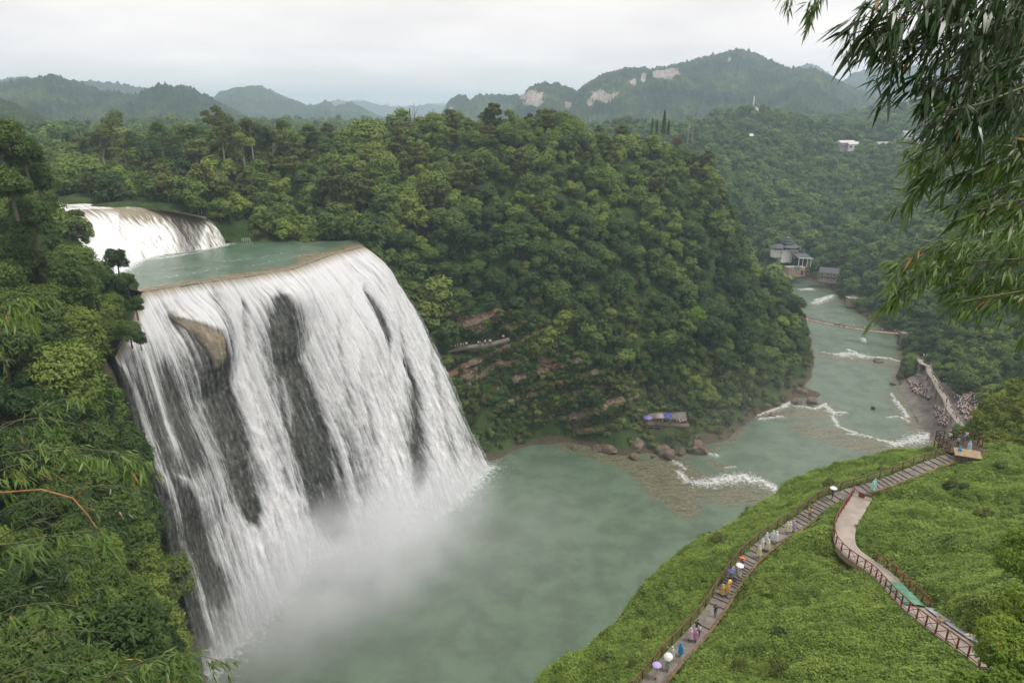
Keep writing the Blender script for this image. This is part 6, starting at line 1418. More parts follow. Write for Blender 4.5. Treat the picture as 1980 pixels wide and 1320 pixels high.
# riverside pavilion: d = 478 m, 1 px = .362 m
q = Vector(D(1517, 500, 478)); q.z = D(1517, 500, 478)[2]; pe = empty('pavilion', tuple(q), math.radians(12), 'white riverside pavilion with stacked grey tiled roofs and a cream banner', 'pavilion')
MB().box((0, 0, 3.0), (10.5, 7, 11)).build('wall', M_white, pe)
MB().box((-7, .5, 4.6), (8, 6, 6)).build('side_wall', M_white, pe)
bk = MB().box((0, -3.95, 6.9), (12, .12, 1.6)).box((-8.2, -3.4, 6.6), (7.5, .12, 1.1)).box((-8.2, -3.2, 4.0), (7.5, .12, 1.1)); bk.build('balcony', M_white, pe)
ba_ = MB().box((3.6, -4.12, 6.7), (10.4, .08, 1.35)).build('banner', mat_simple('cream_banner', (.72, .60, .50), .7, .08, 1), pe)
try:
    tcu = bpy.data.curves.new('lettering', 'FONT'); tcu.body = '\u9ec4\u679c\u6811\u5927\u7011\u5e03'; tcu.size = 1.25; tcu.align_x = 'CENTER'; tcu.align_y = 'CENTER'; tcu.extrude = .01; tcu.space_character = 1.1
    to = bpy.data.objects.new('lettering', tcu); COL.objects.link(to); dg = bpy.context.evaluated_depsgraph_get(); tm = bpy.data.meshes.new_from_object(to.evaluated_get(dg)); bpy.data.objects.remove(to)
    tm.materials.clear(); tm.materials.append(M_red); tob = link('lettering', tm, ba_); tob.rotation_euler = (math.pi/2, 0, 0); tob.location = (3.6, -4.2, 6.7)
except Exception as ex_: print('text', ex_)
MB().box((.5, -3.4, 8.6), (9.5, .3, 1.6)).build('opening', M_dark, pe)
for k in range(6): MB().tube([(-10.5+k*4.2, -3.8, 7.4), (-10.5+k*4.2, -3.8, 9.6)], .2, 6).build('column', M_white, pe)
hip(hip(MB(), (-6.5, 0, 9.4), 10, 8, 2.8, 1.2), (2.5, -.3, 9.3), 13, 9.5, 4.2, 1.4).build('roof', M_tile, pe)
hip(MB(), (1.0, 0, 12.6), 7.2, 5.4, 2.2, 1.0).build('roof', M_tile, pe); MB().box((1, 0, 14.2), (5.4, 3.6, 1.8)).build('tier_wall', M_tilel, pe); hip(MB(), (.3, 0, 14.9), 5.6, 4.2, 1.6, .8).build('roof', M_tile, pe); MB().box((.3, 0, 16.2), (3.6, 2.6, 1.4)).build('tier_wall', M_tilel, pe); hip(MB(), (.3, 0, 16.8), 3.8, 3.0, 1.5, .7).build('roof', M_tile, pe)
q = Vector(D(1549, 508, 474)); h1 = empty('open_hall', tuple(q), math.radians(20), 'open hall on white columns with a sloping dark tiled roof beside the pavilion', 'hall')
a, b = 7.6, 4.6; MB().add([(-a, -b, 5.0), (a, -b, 3.6), (a, b, 6.0), (-a, b, 8.2), (-a, -b, 5.3), (a, -b, 3.9), (a, b, 6.3), (-a, b, 8.5)], [(0, 3, 2, 1), (4, 5, 6, 7), (0, 1, 5, 4), (1, 2, 6, 5), (2, 3, 7, 6), (3, 0, 4, 7)]).build('roof', M_tile, h1)
MB().beam((-a, -b-.1, 5.15), (a, -b-.1, 3.75), .25, .5).build('fascia', M_white, h1)
for x in (-6, -2, 2.5, 6.2): MB().tube([(x, -3.8, -3), (x, -3.8, 4.2)], .28, 6).build('column', M_white, h1)
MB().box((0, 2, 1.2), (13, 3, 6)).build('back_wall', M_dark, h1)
q = Vector(D(1541, 527, 468)); h2 = empty('masonry_terrace', tuple(q), math.radians(8), 'pink masonry terrace with a dark doorway and white rubble below the pavilion', 'terrace')
MB().box((-2, 0, 1.0), (14, 6, 7)).build('wall', M_mason, h2); MB().box((2.2, -3.05, .6), (1.8, .15, 3)).build('doorway', M_dark, h2); MB().box((-5.5, 0, 4.7), (9, 6, .3)).build('parapet', M_conc, h2)
for k in range(14): 
    r = random.Random(k); o = link('rubble', ROCKS[k % 6], h2); o.location = (4+r.uniform(0, 4.5), -3+r.uniform(-1, 1), r.uniform(-1, 5)); s_ = r.uniform(.5, 1.1); o.scale = (s_, s_, s_)
h2b = MB().add([(-3.5, -4, 5.6), (.5, -4, 5.2), (0, -1, 6.4), (-4, -1, 6.6)], [(0, 1, 2, 3), (3, 2, 1, 0)])
MB().box((-1.5, -2.5, 5.2), (4.2, 3, .12), 0, .2).build('awning', mat_simple('green_awning', (.05, .18, .15), .6, .2, 2), h2)
q = Vector(D(1601, 540, 455)); h3 = house('riverside_house', q, math.radians(-28), 13, 8, 6.0, 'grey tiled two-storey riverside house half hidden by trees', M_mason, M_tile, 3.4, 2, 3)
MB().box((0, -4.6, 2.9), (13.6, 1.2, .25)).build('canopy', M_tile, h3)
q = Vector(D(1649, 578, 408)); h4 = empty('lookout_terrace', tuple(q), 0, 'small stone lookout block with visitors over the right bank', 'lookout'); MB().box((0, 0, -2), (6, 4, 5.4)).build('wall', M_mason, h4); MB().box((0, 0, .85), (7, 5, .35)).build('slab', M_conc, h4)
for k in range(4): small_person((q.x-2+k*1.2, q.y-1, q.z+1.05), 'tiny figure on the stone lookout over the right bank', 'people on the stone lookout', rc)
pe.scale = (.86, .86, .86); h1.scale = (.86, .86, .86); h2.scale = (.9, .9, .9); h3.scale = (.85, .85, .85)
# plateau houses
for (u, v, d_, w, dd_, h_, lb, wl, rf_, n_) in [(1634, 288, 735, 17, 9, 6.5, 'pale farm building with a light sheet roof on the plateau edge', M_tilel, M_sheet, 5), (1648, 287, 728, 9, 7, 4.5, 'small pale annex beside the light-roofed farm building', M_white, M_sheet, 2), (1432, 270, 760, 25, 8, 4.0, 'long low shed with a grey-white roof under the antenna hill', M_mason, M_sheet, 6),
        (1752, 268, 760, 9, 8, 6, 'small house with a pyramid pale roof above the plateau', M_white, M_tilel, 2), (1785, 275, 745, 15, 9, 6.5, 'cream house with a broad roof at the right of the plateau', M_white, M_tilel, 3), (1712, 286, 735, 22, 8, 4, 'long tan house half hidden in the plateau trees', M_mason, M_tilel, 5), (1790, 284, 725, 30, 8, 3.5, 'low pale row house along the plateau edge', M_mason, M_tilel, 6),
        (1338, 254, 700, 6, 5, 3, 'tiny hut with a bluish roof beside the conifers', M_mason, M_tilel, 1), (1580, 244, 1000, 14, 8, 5, 'distant white building in the gap between the hills', M_white, M_sheet, 2), (1820, 262, 800, 12, 8, 6, 'pale house seen through the bamboo leaves', M_white, M_tilel, 3)]:
    q = Vector(D(u, v, d_)); g_ = float(interp(q.x, q.y)); house('house', (q.x, q.y, q.z-1), math.radians(random.Random(u).uniform(-15, 15)), w, dd_, h_+1, lb, wl, rf_, 2.4, 1, n_)
# antenna mast
q = Vector(D(1456, 212, 798)); m = empty('antenna_mast', tuple(q), 0, 'white and red antenna mast on top of the round hill', 'mast')
for k in range(3):
    w = k*2.1; MB().tube([(1.6*math.cos(w), 1.6*math.sin(w), -4), (.25*math.cos(w), .25*math.sin(w), 15)], .22, 5).build('leg', M_white, m)
for z in range(0, 15, 3): MB().lathe([(1.4-z*.075, z), (1.5-z*.075, z+.25)], (0, 0, 0), 6).build('ring', M_red if z % 2 else M_white, m)
for k, (x, z) in enumerate([(-4.5, 2), (3.5, 3), (5.5, 1.5)]): MB().box((x, 0, z-1.5), (1.5, 1.5, 4)).build('antenna_box', M_white, m)
# ================================================================== SPECIAL TREES
def V3(u, v, d_, drop): p = D(u, v, d_); return (p[0], p[1], p[2]-drop)
rr9 = random.Random(4)
PT = [make_proto('t%d' % i, 500+i, R, H, 2600, .62, [M_olive, M_leaf, M_olive][i], th=th, r0=.32, bark=M_bark_pale, lobes=l, open_=.2) for i, (R, H, l, th) in enumerate([(5.2, 10, 9, 10), (4.6, 9, 8, 9), (6.0, 8, 9, 10)])]
for (u, vt, d_, hpx, k, s_, lb, mt_) in [(210, 208, 262, 125, 0, 1.35, 'tall olive-green tree with a bare pale trunk standing above the woods at the left', M_olive), (305, 228, 270, 85, 1, 1.0, 'tall grey-green tree right of the tallest left tree', M_leaf), (345, 232, 268, 80, 2, .95, 'spreading grey-green tree between the tall left trees', M_leaf), (408, 200, 272, 100, 0, 1.05, 'tall airy tree with gaps in its crown on the left skyline', M_olive),
        (445, 215, 262, 90, 2, 1.15, 'broad brownish-green tree in the middle of the left woods', M_olive), (480, 222, 265, 80, 1, .95, 'olive tree beside the broad brownish one', M_olive), (545, 224, 278, 60, 1, .85, 'leafy tree ending the tall group on the skyline', M_leaf), (262, 248, 262, 70, 2, .85, 'low dark tree between the two tallest left trees', M_leafd), (600, 236, 285, 50, 1, .75, 'rounded tree stepping down from the tall group', M_leaf)]:
    z = CZ + ray(u, vt)[2]*d_; p = D(u, vt, d_); pr = PT[k]; e_ = own_tree((p[0], p[1], z-pr['H']*s_*1.04), s_, u*.1, pr, lb, 'tree', None, 'tall_tree', mt_)
tl_ = [(190, 250, 'left of the tallest tree'), (235, 262, 'just right of the tallest tree'), (282, 252, 'left of the grey-green pair'), (325, 250, 'between the grey-green pair'), (372, 235, 'left of the airy skyline tree'), (385, 258, 'below the airy skyline tree'), (425, 240, 'behind the brownish-green tree'), (465, 248, 'under the olive skyline tree'), (505, 236, 'in the dip right of the olive tree'), (522, 240, 'left of the group-ending tree'), (570, 246, 'right of the group-ending tree'), (150, 290, 'at the far left of the woods'), (120, 310, 'near the bend of the upper river'), (440, 270, 'low in front of the brownish-green tree'), (350, 275, 'low in front of the airy tree'), (300, 285, 'low at the woods edge'), (500, 270, 'low in the right of the tall group'), (630, 258, 'where the woods meet the hilltop')]
for k_i, (u, vt, wh) in enumerate(tl_):
    d_ = rr9.uniform(255, 275); s_ = rr9.uniform(.85, 1.2); z = CZ + ray(u, vt)[2]*d_; p = D(u, vt, d_); pr = PT[k_i % 3]
    own_tree((p[0], p[1], z-pr['H']*s_*1.04), s_, u*.13, pr, ['olive-green', 'green', 'grey-green'][k_i % 3]+' mid-height tree '+wh, 'tree', None, 'broadleaf_tree', [M_olive, M_leaf, M_leafd][k_i % 3])
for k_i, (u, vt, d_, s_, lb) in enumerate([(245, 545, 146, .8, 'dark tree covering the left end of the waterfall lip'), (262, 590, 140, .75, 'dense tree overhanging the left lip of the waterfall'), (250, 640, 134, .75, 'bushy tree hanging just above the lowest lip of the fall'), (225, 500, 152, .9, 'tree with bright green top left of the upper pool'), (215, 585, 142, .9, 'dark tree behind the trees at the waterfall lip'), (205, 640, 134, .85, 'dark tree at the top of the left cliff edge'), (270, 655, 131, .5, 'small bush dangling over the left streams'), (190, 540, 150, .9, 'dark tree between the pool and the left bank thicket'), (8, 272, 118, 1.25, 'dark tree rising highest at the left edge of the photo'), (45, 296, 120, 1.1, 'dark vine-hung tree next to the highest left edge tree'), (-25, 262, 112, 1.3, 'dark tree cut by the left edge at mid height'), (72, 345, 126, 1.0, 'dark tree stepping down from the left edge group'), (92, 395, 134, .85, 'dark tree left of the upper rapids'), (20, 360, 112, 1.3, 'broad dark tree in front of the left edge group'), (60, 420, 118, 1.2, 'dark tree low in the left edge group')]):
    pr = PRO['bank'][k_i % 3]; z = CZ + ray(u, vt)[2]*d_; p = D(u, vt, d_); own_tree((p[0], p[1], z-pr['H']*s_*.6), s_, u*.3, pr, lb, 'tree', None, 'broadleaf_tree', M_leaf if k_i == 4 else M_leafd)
for (u, v, d_, s_, mt_, lb, nm) in [(1352, 600, 243, .78, M_lime, 'bright lime-green tree low on the wooded cliff', 'lime_tree'), (1538, 600, 318, .6, M_yellow, 'tree with bright yellow blossom beside the footbridge', 'blossom_tree'), (975, 285, 268, .62, M_lime, 'light green tree standing out on the hilltop', 'broadleaf_tree'), (1160, 308, 280, .55, M_lime, 'pale lime-green tree on the right shoulder of the hill', 'broadleaf_tree'), (938, 245, 285, .62, M_dry, 'reddish brown dry tree among the hilltop crowns', 'broadleaf_tree'),
        (1588, 318, 690, .8, M_dry, 'pale brown dry tree on the far valley side', 'broadleaf_tree'), (1345, 730, 236, .8, M_leaf, 'feathery grey-green tree above the viewing deck', 'feathery_tree'), (1335, 762, 234, .7, M_leaf, 'leafy tree right behind the viewing deck', 'broadleaf_tree'), (1350, 790, 231, .65, M_leafd, 'dark tree at the right end of the viewing deck', 'broadleaf_tree'), (830, 480, 231, .7, M_leaf, 'drooping pale green tree at the cliff edge near the fall', 'broadleaf_tree'), (800, 545, 226, .55, M_leaf, 'small tree leaning over the right edge of the waterfall', 'broadleaf_tree'),
        (1310, 268, 318, .6, M_dry, 'brownish tree on the right shoulder of the hill', 'broadleaf_tree'), (1550, 258, 800, .8, M_olive, 'ochre-topped tree on the plateau', 'broadleaf_tree')]:
    own_tree(V3(u, v, d_, 6*s_), s_, u*.2, PRO['mid'][u % 6], lb, 'tree', None, nm, mt_)
def conifer(seed, R, H):
    r = np.random.RandomState(seed); n = 900; z = r.rand(n)**.8*H; q = R*(1-z/H)**.7*np.sqrt(r.rand(n)); a = r.uniform(0, 6.28, n); p = np.stack([q*np.cos(a), q*np.sin(a), z+1], -1)
    u = np.stack([np.cos(a), np.sin(a), .6+0*a], -1)+r.normal(size=(n, 3))*.3; u /= np.linalg.norm(u, axis=1)[:, None]; b = np.cross(u, r.normal(size=(n, 3))); b /= np.linalg.norm(b, axis=1)[:, None]
    return leaf_mesh('conifer_crown', np.stack([p-u*.4, p+b*.18, p+u*.4, p-b*.18], 1).reshape(-1, 3), np.arange(4*n).reshape(-1, 4), np.repeat(r.rand(n), 4), M_leafd)
CN = conifer(3, 1.5, 12); CT = MB().tube([(0, 0, -1.5), (0, 0, 11)], [.22, .05], 6).mesh('conifer_trunk', M_bark)
for (u, vt, d_, s_, lb) in [(1286, 213, 330, .95, 'tallest slim dark conifer on the right shoulder of the hill'), (1262, 229, 330, .62, 'shorter slim conifer left of the tallest one'), (1271, 232, 326, .6, 'small slim conifer between two others'), (1294, 232, 332, .6, 'small slim conifer right of the tallest one')]:
    z = CZ+ray(u, vt)[2]*d_; p = D(u, vt, d_); e_ = empty('conifer', (p[0], p[1], z-13*s_), 0, lb, 'tree'); e_.scale = (s_, s_, s_); link('trunk', CT, e_); link('crown', CN, e_)
for (u, vt, d_, hgt, lb, thick) in [(792, 210, 296, 12, 'thick bare dead trunk on the skyline above the hill', .45), (800, 200, 298, 13, 'thin bare dead pole beside the thick dead trunk', .16)]:
    p = D(u, vt, d_); z = p[2]; e_ = empty('dead_tree', (p[0], p[1], z-hgt), 0, lb, 'tree'); MB().tube([(0, 0, 0), (.1, 0, hgt*.6), (0, 0, hgt)], [thick, thick*.8, thick*.5], 7).build('trunk', M_bark, e_)
    MB().tube([(0, 0, hgt*.55), (.9, .2, hgt*.75), (1.9, .3, hgt*.92)], [.12, .08, .03], 5).tube([(0, 0, hgt*.5), (-.7, .2, hgt*.65), (-.9, .1, hgt*.8)], [.1, .06, .02], 5).build('branch', M_bark, e_)
for (u, vt, d_, lb) in [(1332, 240, 420, 'left wooden pole beside the conifers'), (1341, 240, 420, 'right wooden pole beside the conifers')]:
    p = D(u, vt, d_); o = MB().tube([(0, 0, -12), (0, 0, 0)], [.22, .16], 6).box((0, 0, -.7), (1.6, .12, .15)).build('utility_pole', M_bark_pale); o.location = p; tag(o, lb, 'pole')

mp_ = surf_points(Hv, Hf, 1.6, rt); u_, v_, d_ = proj(mp_[:, 0], mp_[:, 1], mp_[:, 2]); km = (u_ > 1885) & (u_ < 2060) & (v_ < 862) & (v_ > 640) & (d_ < 130)
M_mound = mat_leaf('mound_leaves', (0.075, 0.105, 0.020), (0.135, 0.170, 0.030), (0.200, 0.225, 0.045), pscale=.3)
mk3 = []
for k in range(3):
    o = bpy.data.objects.new('mound_bush', PRO['bush'][k]['obj'].data.copy()); o.data.materials[0] = M_mound; mk3.append(o)
q_ = mp_[km]; n_ = len(q_)
scatter('undergrowth', q_-np.array([0, 0, .3]), np.stack([rt.normal(0, .15, n_), rt.normal(0, .15, n_), rt.uniform(0, 6.28, n_)], -1), rt.uniform(.4, .9, n_), rt.randint(0, 3, n_), mk3, 'olive bushes covering the rounded mound at the right edge', 'undergrowth')
# ================================================================== BAMBOO (near the camera)
def leaf_tris(r, base, direc, nrm, L_, W_):
    d = direc/np.linalg.norm(direc); s = np.cross(d, nrm); s /= np.linalg.norm(s)+1e-9; up = np.cross(s, d)
    dr = np.array([0, 0, -1.0])*L_*r.uniform(.05, .22)
    p = [base, base+d*L_*.25+s*W_*.5+up*W_*.12, base+d*L_*.62+s*W_*.36+dr*.4+up*W_*.08, base+d*L_+dr, base+d*L_*.62-s*W_*.36+dr*.4+up*W_*.08, base+d*L_*.25-s*W_*.5+up*W_*.12]
    return p
M_bam = mat_leaf('bamboo_leaves', (0.012, 0.036, 0.008), (0.032, 0.078, 0.015), (0.068, 0.130, 0.028), trans=.22, spec=.45, rough=.35, odd=(0.36, 0.20, 0.07), pscale=.6)
M_bamb = mat_leaf('bright_bamboo_leaves', (0.050, 0.105, 0.018), (0.100, 0.175, 0.032), (0.17, 0.25, 0.052), trans=.3, spec=.4, rough=.4, odd=(0.42, 0.20, 0.06), pscale=.6)
M_bam2 = mat_leaf('mid_bamboo_leaves', (0.030, 0.070, 0.014), (0.062, 0.120, 0.024), (0.110, 0.175, 0.038), trans=.25, spec=.4, rough=.4, odd=(0.36, 0.2, 0.06), pscale=.6)
M_culm = mat_simple('bamboo_culm', (0.10, 0.12, 0.045), .5, .3, 6); M_twig = mat_simple('bamboo_twig', (0.06, 0.05, 0.03), .7, .3, 9); M_dead = mat_simple('dead_orange_bamboo', (0.30, 0.15, 0.06), .7, .3, 6)
def bamboo(name, label, stems, leaf=.16, dens=26, seed=1, mat=None, spread=.42, lean=(-.35, -.1, -1.0), twig_len=.5, culm=.018, per=7):
    """stems: list of 3D polylines; twigs leave each stem and end in fans of narrow leaves"""
    r = np.random.RandomState(seed); root = empty(name, stems[0][0], 0, label, 'bamboo'); o0 = np.array(stems[0][0], float)
    V_, F_, T_ = [], [], []; tw = MB()
    for si, st in enumerate(stems):
        pts = np.array(st, float); dl = np.linalg.norm(np.diff(pts, axis=0), axis=1); s_ = np.concatenate([[0], np.cumsum(dl)]); q = np.linspace(0, s_[-1], 24)
        cv_ = np.stack([np.interp(q, s_, pts[:, k]) for k in range(3)], -1)
        for _ in range(3): cv_[1:-1] = (cv_[:-2]+cv_[1:-1]*2+cv_[2:])/4
        MB().tube([tuple(p-o0) for p in cv_], list(np.linspace(culm, culm*.25, 24)), 6).build('culm', M_culm, root)
        n = int(dens*s_[-1])
        for k in range(n):
            t0 = r.uniform(.12, 1.0)**.9; p = np.array([np.interp(t0*s_[-1], q, cv_[:, j]) for j in range(3)])
            tg = cv_[min(23, int(t0*22)+1)]-cv_[int(t0*22)]; tg = tg/np.linalg.norm(tg)
            d = tg*r.uniform(.5, 1.1)+r.normal(size=3)*spread+np.array(lean)*r.uniform(.15, .75); d /= np.linalg.norm(d)
            L0 = twig_len*r.uniform(.35, 1.15)*(1.1-.45*t0); e = p+d*L0+np.array([0, 0, -.12*L0]); m = p+d*L0*.5
            tw.tube([tuple(p-o0), tuple(m-o0), tuple(e-o0)], [culm*.22, culm*.14, culm*.06], 3, False)
            for z in range(r.randint(per-3, per+3)):
                f_ = r.uniform(.35, 1.0); b0 = p+(e-p)*f_
                ld = d*r.uniform(.2, .9)+np.array(lean)*r.uniform(.35, 1.0)+r.normal(size=3)*.36
                LL = leaf*r.uniform(.55, 1.3); vs_ = leaf_tris(r, b0-o0, ld, r.normal(size=3)*.5+np.array([0, 0, 1.0]), LL, LL*r.uniform(.10, .16)); i = len(V_); V_ += vs_
                F_ += [(i, i+1, i+5), (i+1, i+2, i+4), (i+1, i+4, i+5), (i+2, i+3, i+4)]; tn = 1.0 if r.rand() < .006 else r.rand()*.97; T_ += [tn]*6
    tw.build('twigs', M_twig, root)
    me = mesh_np('foliage', V_, F_, [mat or M_bam], False, {'tone': T_}); link('foliage', me, root)
    return root
Dp = lambda l: [D(*a) for a in l]
bamboo('bamboo', 'dark overhanging bamboo filling the upper right corner', [Dp([(2060, -160, 4.3), (1900, -60, 4.1), (1790, -20, 4.0), (1700, 0, 4.0), (1665, 40, 4.0)]), Dp([(2120, -160, 4.6), (2000, -60, 4.3), (1860, -5, 4.1), (1750, 30, 4.0), (1690, 60, 4.0)]), Dp([(2120, -40, 4.8), (1980, 30, 4.4), (1850, 70, 4.2), (1760, 95, 4.1), (1720, 120, 4.1)]), Dp([(2120, 60, 4.6), (1980, 110, 4.4), (1880, 140, 4.3), (1800, 160, 4.2)]), Dp([(2130, -160, 5.4), (2010, -10, 5.2), (1930, 60, 5.0), (1880, 130, 5.0)]), Dp([(2100, 120, 4.4), (2000, 160, 4.3), (1900, 200, 4.2), (1830, 215, 4.1)]), Dp([(2060, -100, 5.8), (1960, 20, 5.6), (1940, 120, 5.5), (1930, 190, 5.4)]), Dp([(2100, -60, 5.0), (1990, 60, 5.0), (1960, 160, 4.8), (1950, 220, 4.8)])],
       leaf=.14, dens=56, seed=11, twig_len=.38, spread=.55, culm=.012)
bamboo('bamboo', 'lighter green bamboo spray hanging right of the river view', [Dp([(2100, 350, 5.2), (1980, 385, 5.1), (1910, 400, 5.0), (1850, 425, 5.0)]), Dp([(2120, 180, 5.4), (1980, 240, 5.2), (1860, 270, 5.1), (1790, 290, 5.0)]), Dp([(2120, 210, 5.6), (1990, 250, 5.3), (1880, 280, 5.2), (1800, 320, 5.2), (1765, 360, 5.2)]), Dp([(2120, 270, 5.8), (2000, 300, 5.5), (1900, 320, 5.4), (1830, 345, 5.3)]), Dp([(2120, 310, 5.6), (2000, 340, 5.4), (1930, 365, 5.3), (1870, 390, 5.2)]), Dp([(2110, 230, 5.2), (2010, 280, 5.0), (1940, 310, 5.0)])],
       leaf=.14, dens=40, seed=12, mat=M_bamb, twig_len=.34, spread=.42, culm=.012, lean=(-.5, -.1, -.75))
bamboo('bamboo', 'lowest bamboo branch hanging in front of the footbridge', [Dp([(2120, 560, 7.2), (1990, 560, 7.0), (1900, 575, 6.9), (1850, 585, 6.9)]), Dp([(2100, 400, 7.2), (1960, 440, 7.0), (1860, 460, 6.9), (1790, 480, 6.8), (1730, 520, 6.8)]), Dp([(2120, 470, 7.6), (1990, 500, 7.2), (1880, 505, 7.0), (1790, 520, 6.9), (1740, 560, 6.9), (1718, 590, 6.9)]), Dp([(2110, 520, 7.6), (1990, 540, 7.3), (1900, 540, 7.2), (1840, 550, 7.1)]), Dp([(2120, 430, 7.8), (2000, 470, 7.5), (1900, 480, 7.3), (1830, 490, 7.1)])],
       leaf=.145, dens=40, seed=13, mat=M_bamb, twig_len=.42, spread=.45, culm=.013, lean=(-.45, -.1, -.8))
bamboo('bamboo', 'thin bamboo tip hanging from the top edge against the sky', [Dp([(1640, -160, 6.6), (1600, -60, 6.4), (1578, 0, 6.3), (1570, 60, 6.3)]), Dp([(1600, -160, 6.6), (1550, -60, 6.4), (1528, -8, 6.3)])], leaf=.13, dens=20, seed=14, mat=M_bamb, twig_len=.2, spread=.35, culm=.006, lean=(-.2, 0, -1.0))
bamboo('bamboo', 'few bamboo leaves reaching in at the right edge above the mound', [Dp([(2080, 600, 6.5), (2020, 630, 6.4), (1985, 640, 6.4)]), Dp([(2080, 740, 7.5), (2020, 760, 7.4), (1985, 762, 7.4)])], leaf=.16, dens=10, seed=15, mat=M_bamb, twig_len=.15, spread=.3, culm=.006)
# left side sprays
bamboo('bamboo', 'bright bamboo spray at the left edge below the dark trees', [Dp([(-120, 690, 15), (-40, 620, 14.5), (40, 565, 14), (100, 560, 14)]), Dp([(-100, 640, 15), (0, 600, 14.4), (70, 590, 14.2)])], leaf=.26, dens=7, seed=21, mat=M_bamb, twig_len=.8, spread=.35, culm=.02, lean=(.1, -.1, -.9))
bamboo('bamboo', 'bamboo spray reaching towards the waterfall at mid height on the left', [Dp([(-60, 860, 17), (60, 800, 16.5), (140, 765, 16), (205, 745, 16)])], leaf=.26, dens=7, seed=22, mat=M_bamb, twig_len=.9, spread=.35, culm=.02, lean=(.1, 0, -.8))
bamboo('bamboo', 'long leafy bamboo branch crossing in front of the lower left waterfall edge', [Dp([(-80, 900, 14), (50, 870, 13.6), (150, 865, 13.3), (230, 875, 13.1), (280, 888, 13)]), Dp([(-80, 950, 14), (20, 900, 13.6), (120, 880, 13.3), (180, 870, 13.1)])], leaf=.24, dens=9, seed=23, mat=M_bamb, twig_len=.75, spread=.4, culm=.02, lean=(.15, 0, -.8))
bamboo('bamboo', 'pale green bamboo branch below the dead orange cane', [Dp([(-80, 1060, 12), (30, 1050, 11.6), (120, 1030, 11.3), (190, 1025, 11.1)])], leaf=.22, dens=9, seed=24, mat=M_bamb, twig_len=.6, spread=.4, culm=.018, lean=(.15, 0, -.8))
bamboo('bamboo', 'bamboo branch at the bottom left reaching over the pool', [Dp([(120, 1400, 15), (220, 1300, 14.6), (310, 1265, 14.3), (400, 1265, 14), (440, 1285, 14)]), Dp([(60, 1380, 15), (170, 1310, 14.8), (280, 1290, 14.6), (350, 1300, 14.4)])], leaf=.24, dens=10, seed=25, mat=M_bamb, twig_len=.7, spread=.45, culm=.02, lean=(.2, 0, -.7))
fill = [(-60, 830, 160, 815, 15, 'leafy branch just above the dead orange cane'), (-60, 1000, 170, 960, 14, 'leafy branch just below the dead orange cane'), (-60, 1105, 230, 1085, 15, 'bamboo branch between the two lower pale ones'), (-60, 1190, 180, 1170, 13, 'leafy branch crossing the dark lower left corner'),
        (-60, 1260, 220, 1215, 14, 'drooping leafy branch near the bottom left corner'), (-60, 1330, 160, 1280, 12, 'lowest leafy branch in the bottom left corner'), (60, 960, 290, 945, 18, 'leafy branch end close to the lower waterfall streams'), (-60, 680, 60, 640, 16, 'yellowish leafy twigs at the left edge below the bright spray')]
for k_i, (ua, va, ub, vb, d_, lb) in enumerate(fill):
    st_l = [Dp([(ua, va+40, d_+.6), ((ua*2+ub)/3, (va*2+vb)/3-10, d_+.3), ((ua+ub*2)/3, (va+vb*2)/3-14, d_), (ub, vb+8, d_-.2)]), Dp([(ua, va+75, d_+.8), ((ua+ub)/2, (va+vb)/2+28, d_+.3), (ub-50, vb+36, d_)])]
    bamboo('bamboo', lb, st_l, leaf=.22, dens=4.5, seed=60+k_i, mat=M_bamb if k_i in (3, 10) else (M_bam2 if k_i % 2 else M_bam), twig_len=.85, spread=.5, culm=.018, lean=(.15, 0, -.75))
dl = [Vector(p) for p in Dp([(-60, 962, 11), (0, 952, 10.9), (80, 946, 10.8), (140, 962, 10.7), (170, 995, 10.7), (188, 1022, 10.7)])]
e_ = empty('dead_cane', tuple(dl[0]), 0, 'bare orange-brown dead bamboo cane arching in from the left edge', 'cane'); MB().tube([p-dl[0] for p in dl], [.017, .016, .014, .011, .008, .004], 7).build('culm', M_dead, e_)
for k, f_, up_ in [(1, .5, .42), (2, .2, .35), (2, .7, .40), (3, .3, .33), (4, .2, .22)]:
    p = dl[k].lerp(dl[k+1], f_)-dl[0]; MB().tube([p, p+Vector((.1, 0, up_*.6)), p+Vector((.22*(1 if k % 2 else -.4), 0, up_))], [.008, .006, .002], 5).build('side_shoot', M_dead, e_)
M_shr = mat_leaf('shrub_leaves', (0.09, 0.15, 0.025), (0.17, 0.26, 0.04), (0.27, 0.34, 0.065), trans=.35, odd=(.5, .3, .05), pscale=.1)
# near shrubs at the lower right corner
for k, (u, v, d_, s_, lb) in enumerate([(1965, 1240, 27, .55, 'leafy shrub in the lower right corner over the steps'), (1930, 1330, 26, .6, 'yellow-green shrub at the bottom right edge'), (2000, 1060, 30, .55, 'shrub with a few yellow leaves at the right edge'), (1850, 1370, 34, .5, 'low shrub at the bottom of the frame below the winding path'), (2010, 1170, 28, .5, 'small shrub hanging over the red railing')]):
    pr = PRO['near'][k % 3]; own_tree(V3(u, v, d_, pr['H']*s_*.72), s_, k*1.1, pr, lb, 'shrub', None, 'shrub', M_shr)
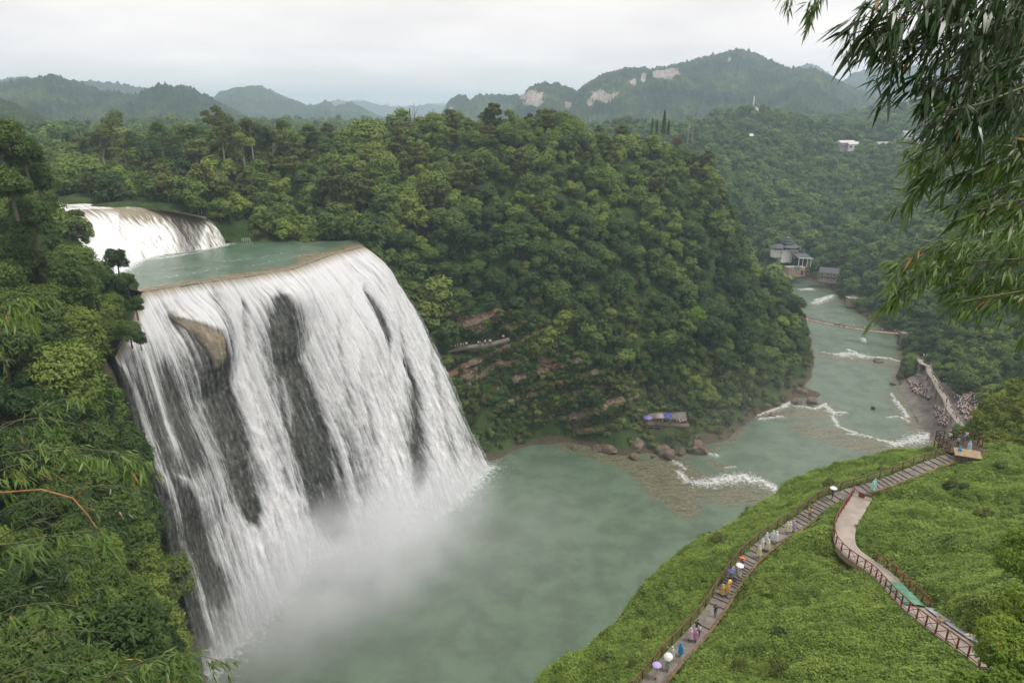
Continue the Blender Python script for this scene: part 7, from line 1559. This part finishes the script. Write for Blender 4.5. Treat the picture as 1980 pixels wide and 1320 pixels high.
# ================================================================== MIST at the foot of the fall
def mist(c, r, dens, label, rz=0, ns=.05, seed=0.0):
    t = MT('spray'); g = t.n('ShaderNodeTexCoord'); ln = t.n('ShaderNodeVectorMath', operation='LENGTH'); t.l(g.outputs['Object'], ln.inputs[0])
    f = t.ss(ln.outputs['Value'], 1.0, .05)
    mp = t.n('ShaderNodeMapping'); gg = t.n('ShaderNodeNewGeometry'); t.l(gg.outputs['Position'], mp.inputs['Vector']); mp.inputs['Location'].default_value = (seed, 0, 0)
    nn = t.noise(ns, 5, .6, mp.outputs[0]); dd_ = t.math('MULTIPLY', t.math('MULTIPLY', f, t.ss(nn, .27, .62)), dens)
    pv = t.n('ShaderNodeVolumePrincipled'); pv.inputs['Color'].default_value = (.97, .98, 1, 1); t.l(dd_, pv.inputs['Density']); pv.inputs['Anisotropy'].default_value = .0
    t.l(pv.outputs[0], t.out.inputs['Volume'])
    bm = bmesh.new(); bmesh.ops.create_icosphere(bm, subdivisions=3, radius=1); me = bpy.data.meshes.new('mist'); bm.to_mesh(me); bm.free(); me.materials.append(t.m)
    o = link('mist', me); o.location = c; o.scale = r; o.rotation_euler = (0, 0, rz); tag(o, label, 'mist', kind='stuff'); return o
ang = math.atan2(base_pts[0][1]-base_pts[-1][1], base_pts[0][0]-base_pts[-1][0])
c0 = Vector(P(700, 1090, 4)); mist((c0.x+1, c0.y-1, 6), (56, 25, 22), .13, 'thick white spray boiling at the foot of the waterfall', ang, .06, 3)
c1 = Vector(P(860, 1060, 8)); mist((c1.x+6, c1.y-6, 10), (60, 42, 22), .008, 'thin drifting spray over the green pool', ang, .035, 9)
c2 = Vector(P(1500, 880, 8)); mist((c2.x, c2.y+10, 12), (95, 60, 24), .0014, 'faint mist drifting down the river valley', .6, .02, 5)
# ================================================================== HAZE
t = MT('haze')
pv_ = t.n('ShaderNodeVolumePrincipled'); pv_.inputs['Color'].default_value = (0.67, 0.85, 1.0, 1); pv_.inputs['Density'].default_value = 0.00024
pv_.inputs['Anisotropy'].default_value = 0.2
t.l(pv_.outputs[0], t.out.inputs['Volume'])
hz = MB().box((0, 4400, 156), (18400, 9400, 328)); ho = hz.build('haze', t.m); tag(ho, kind='stuff')
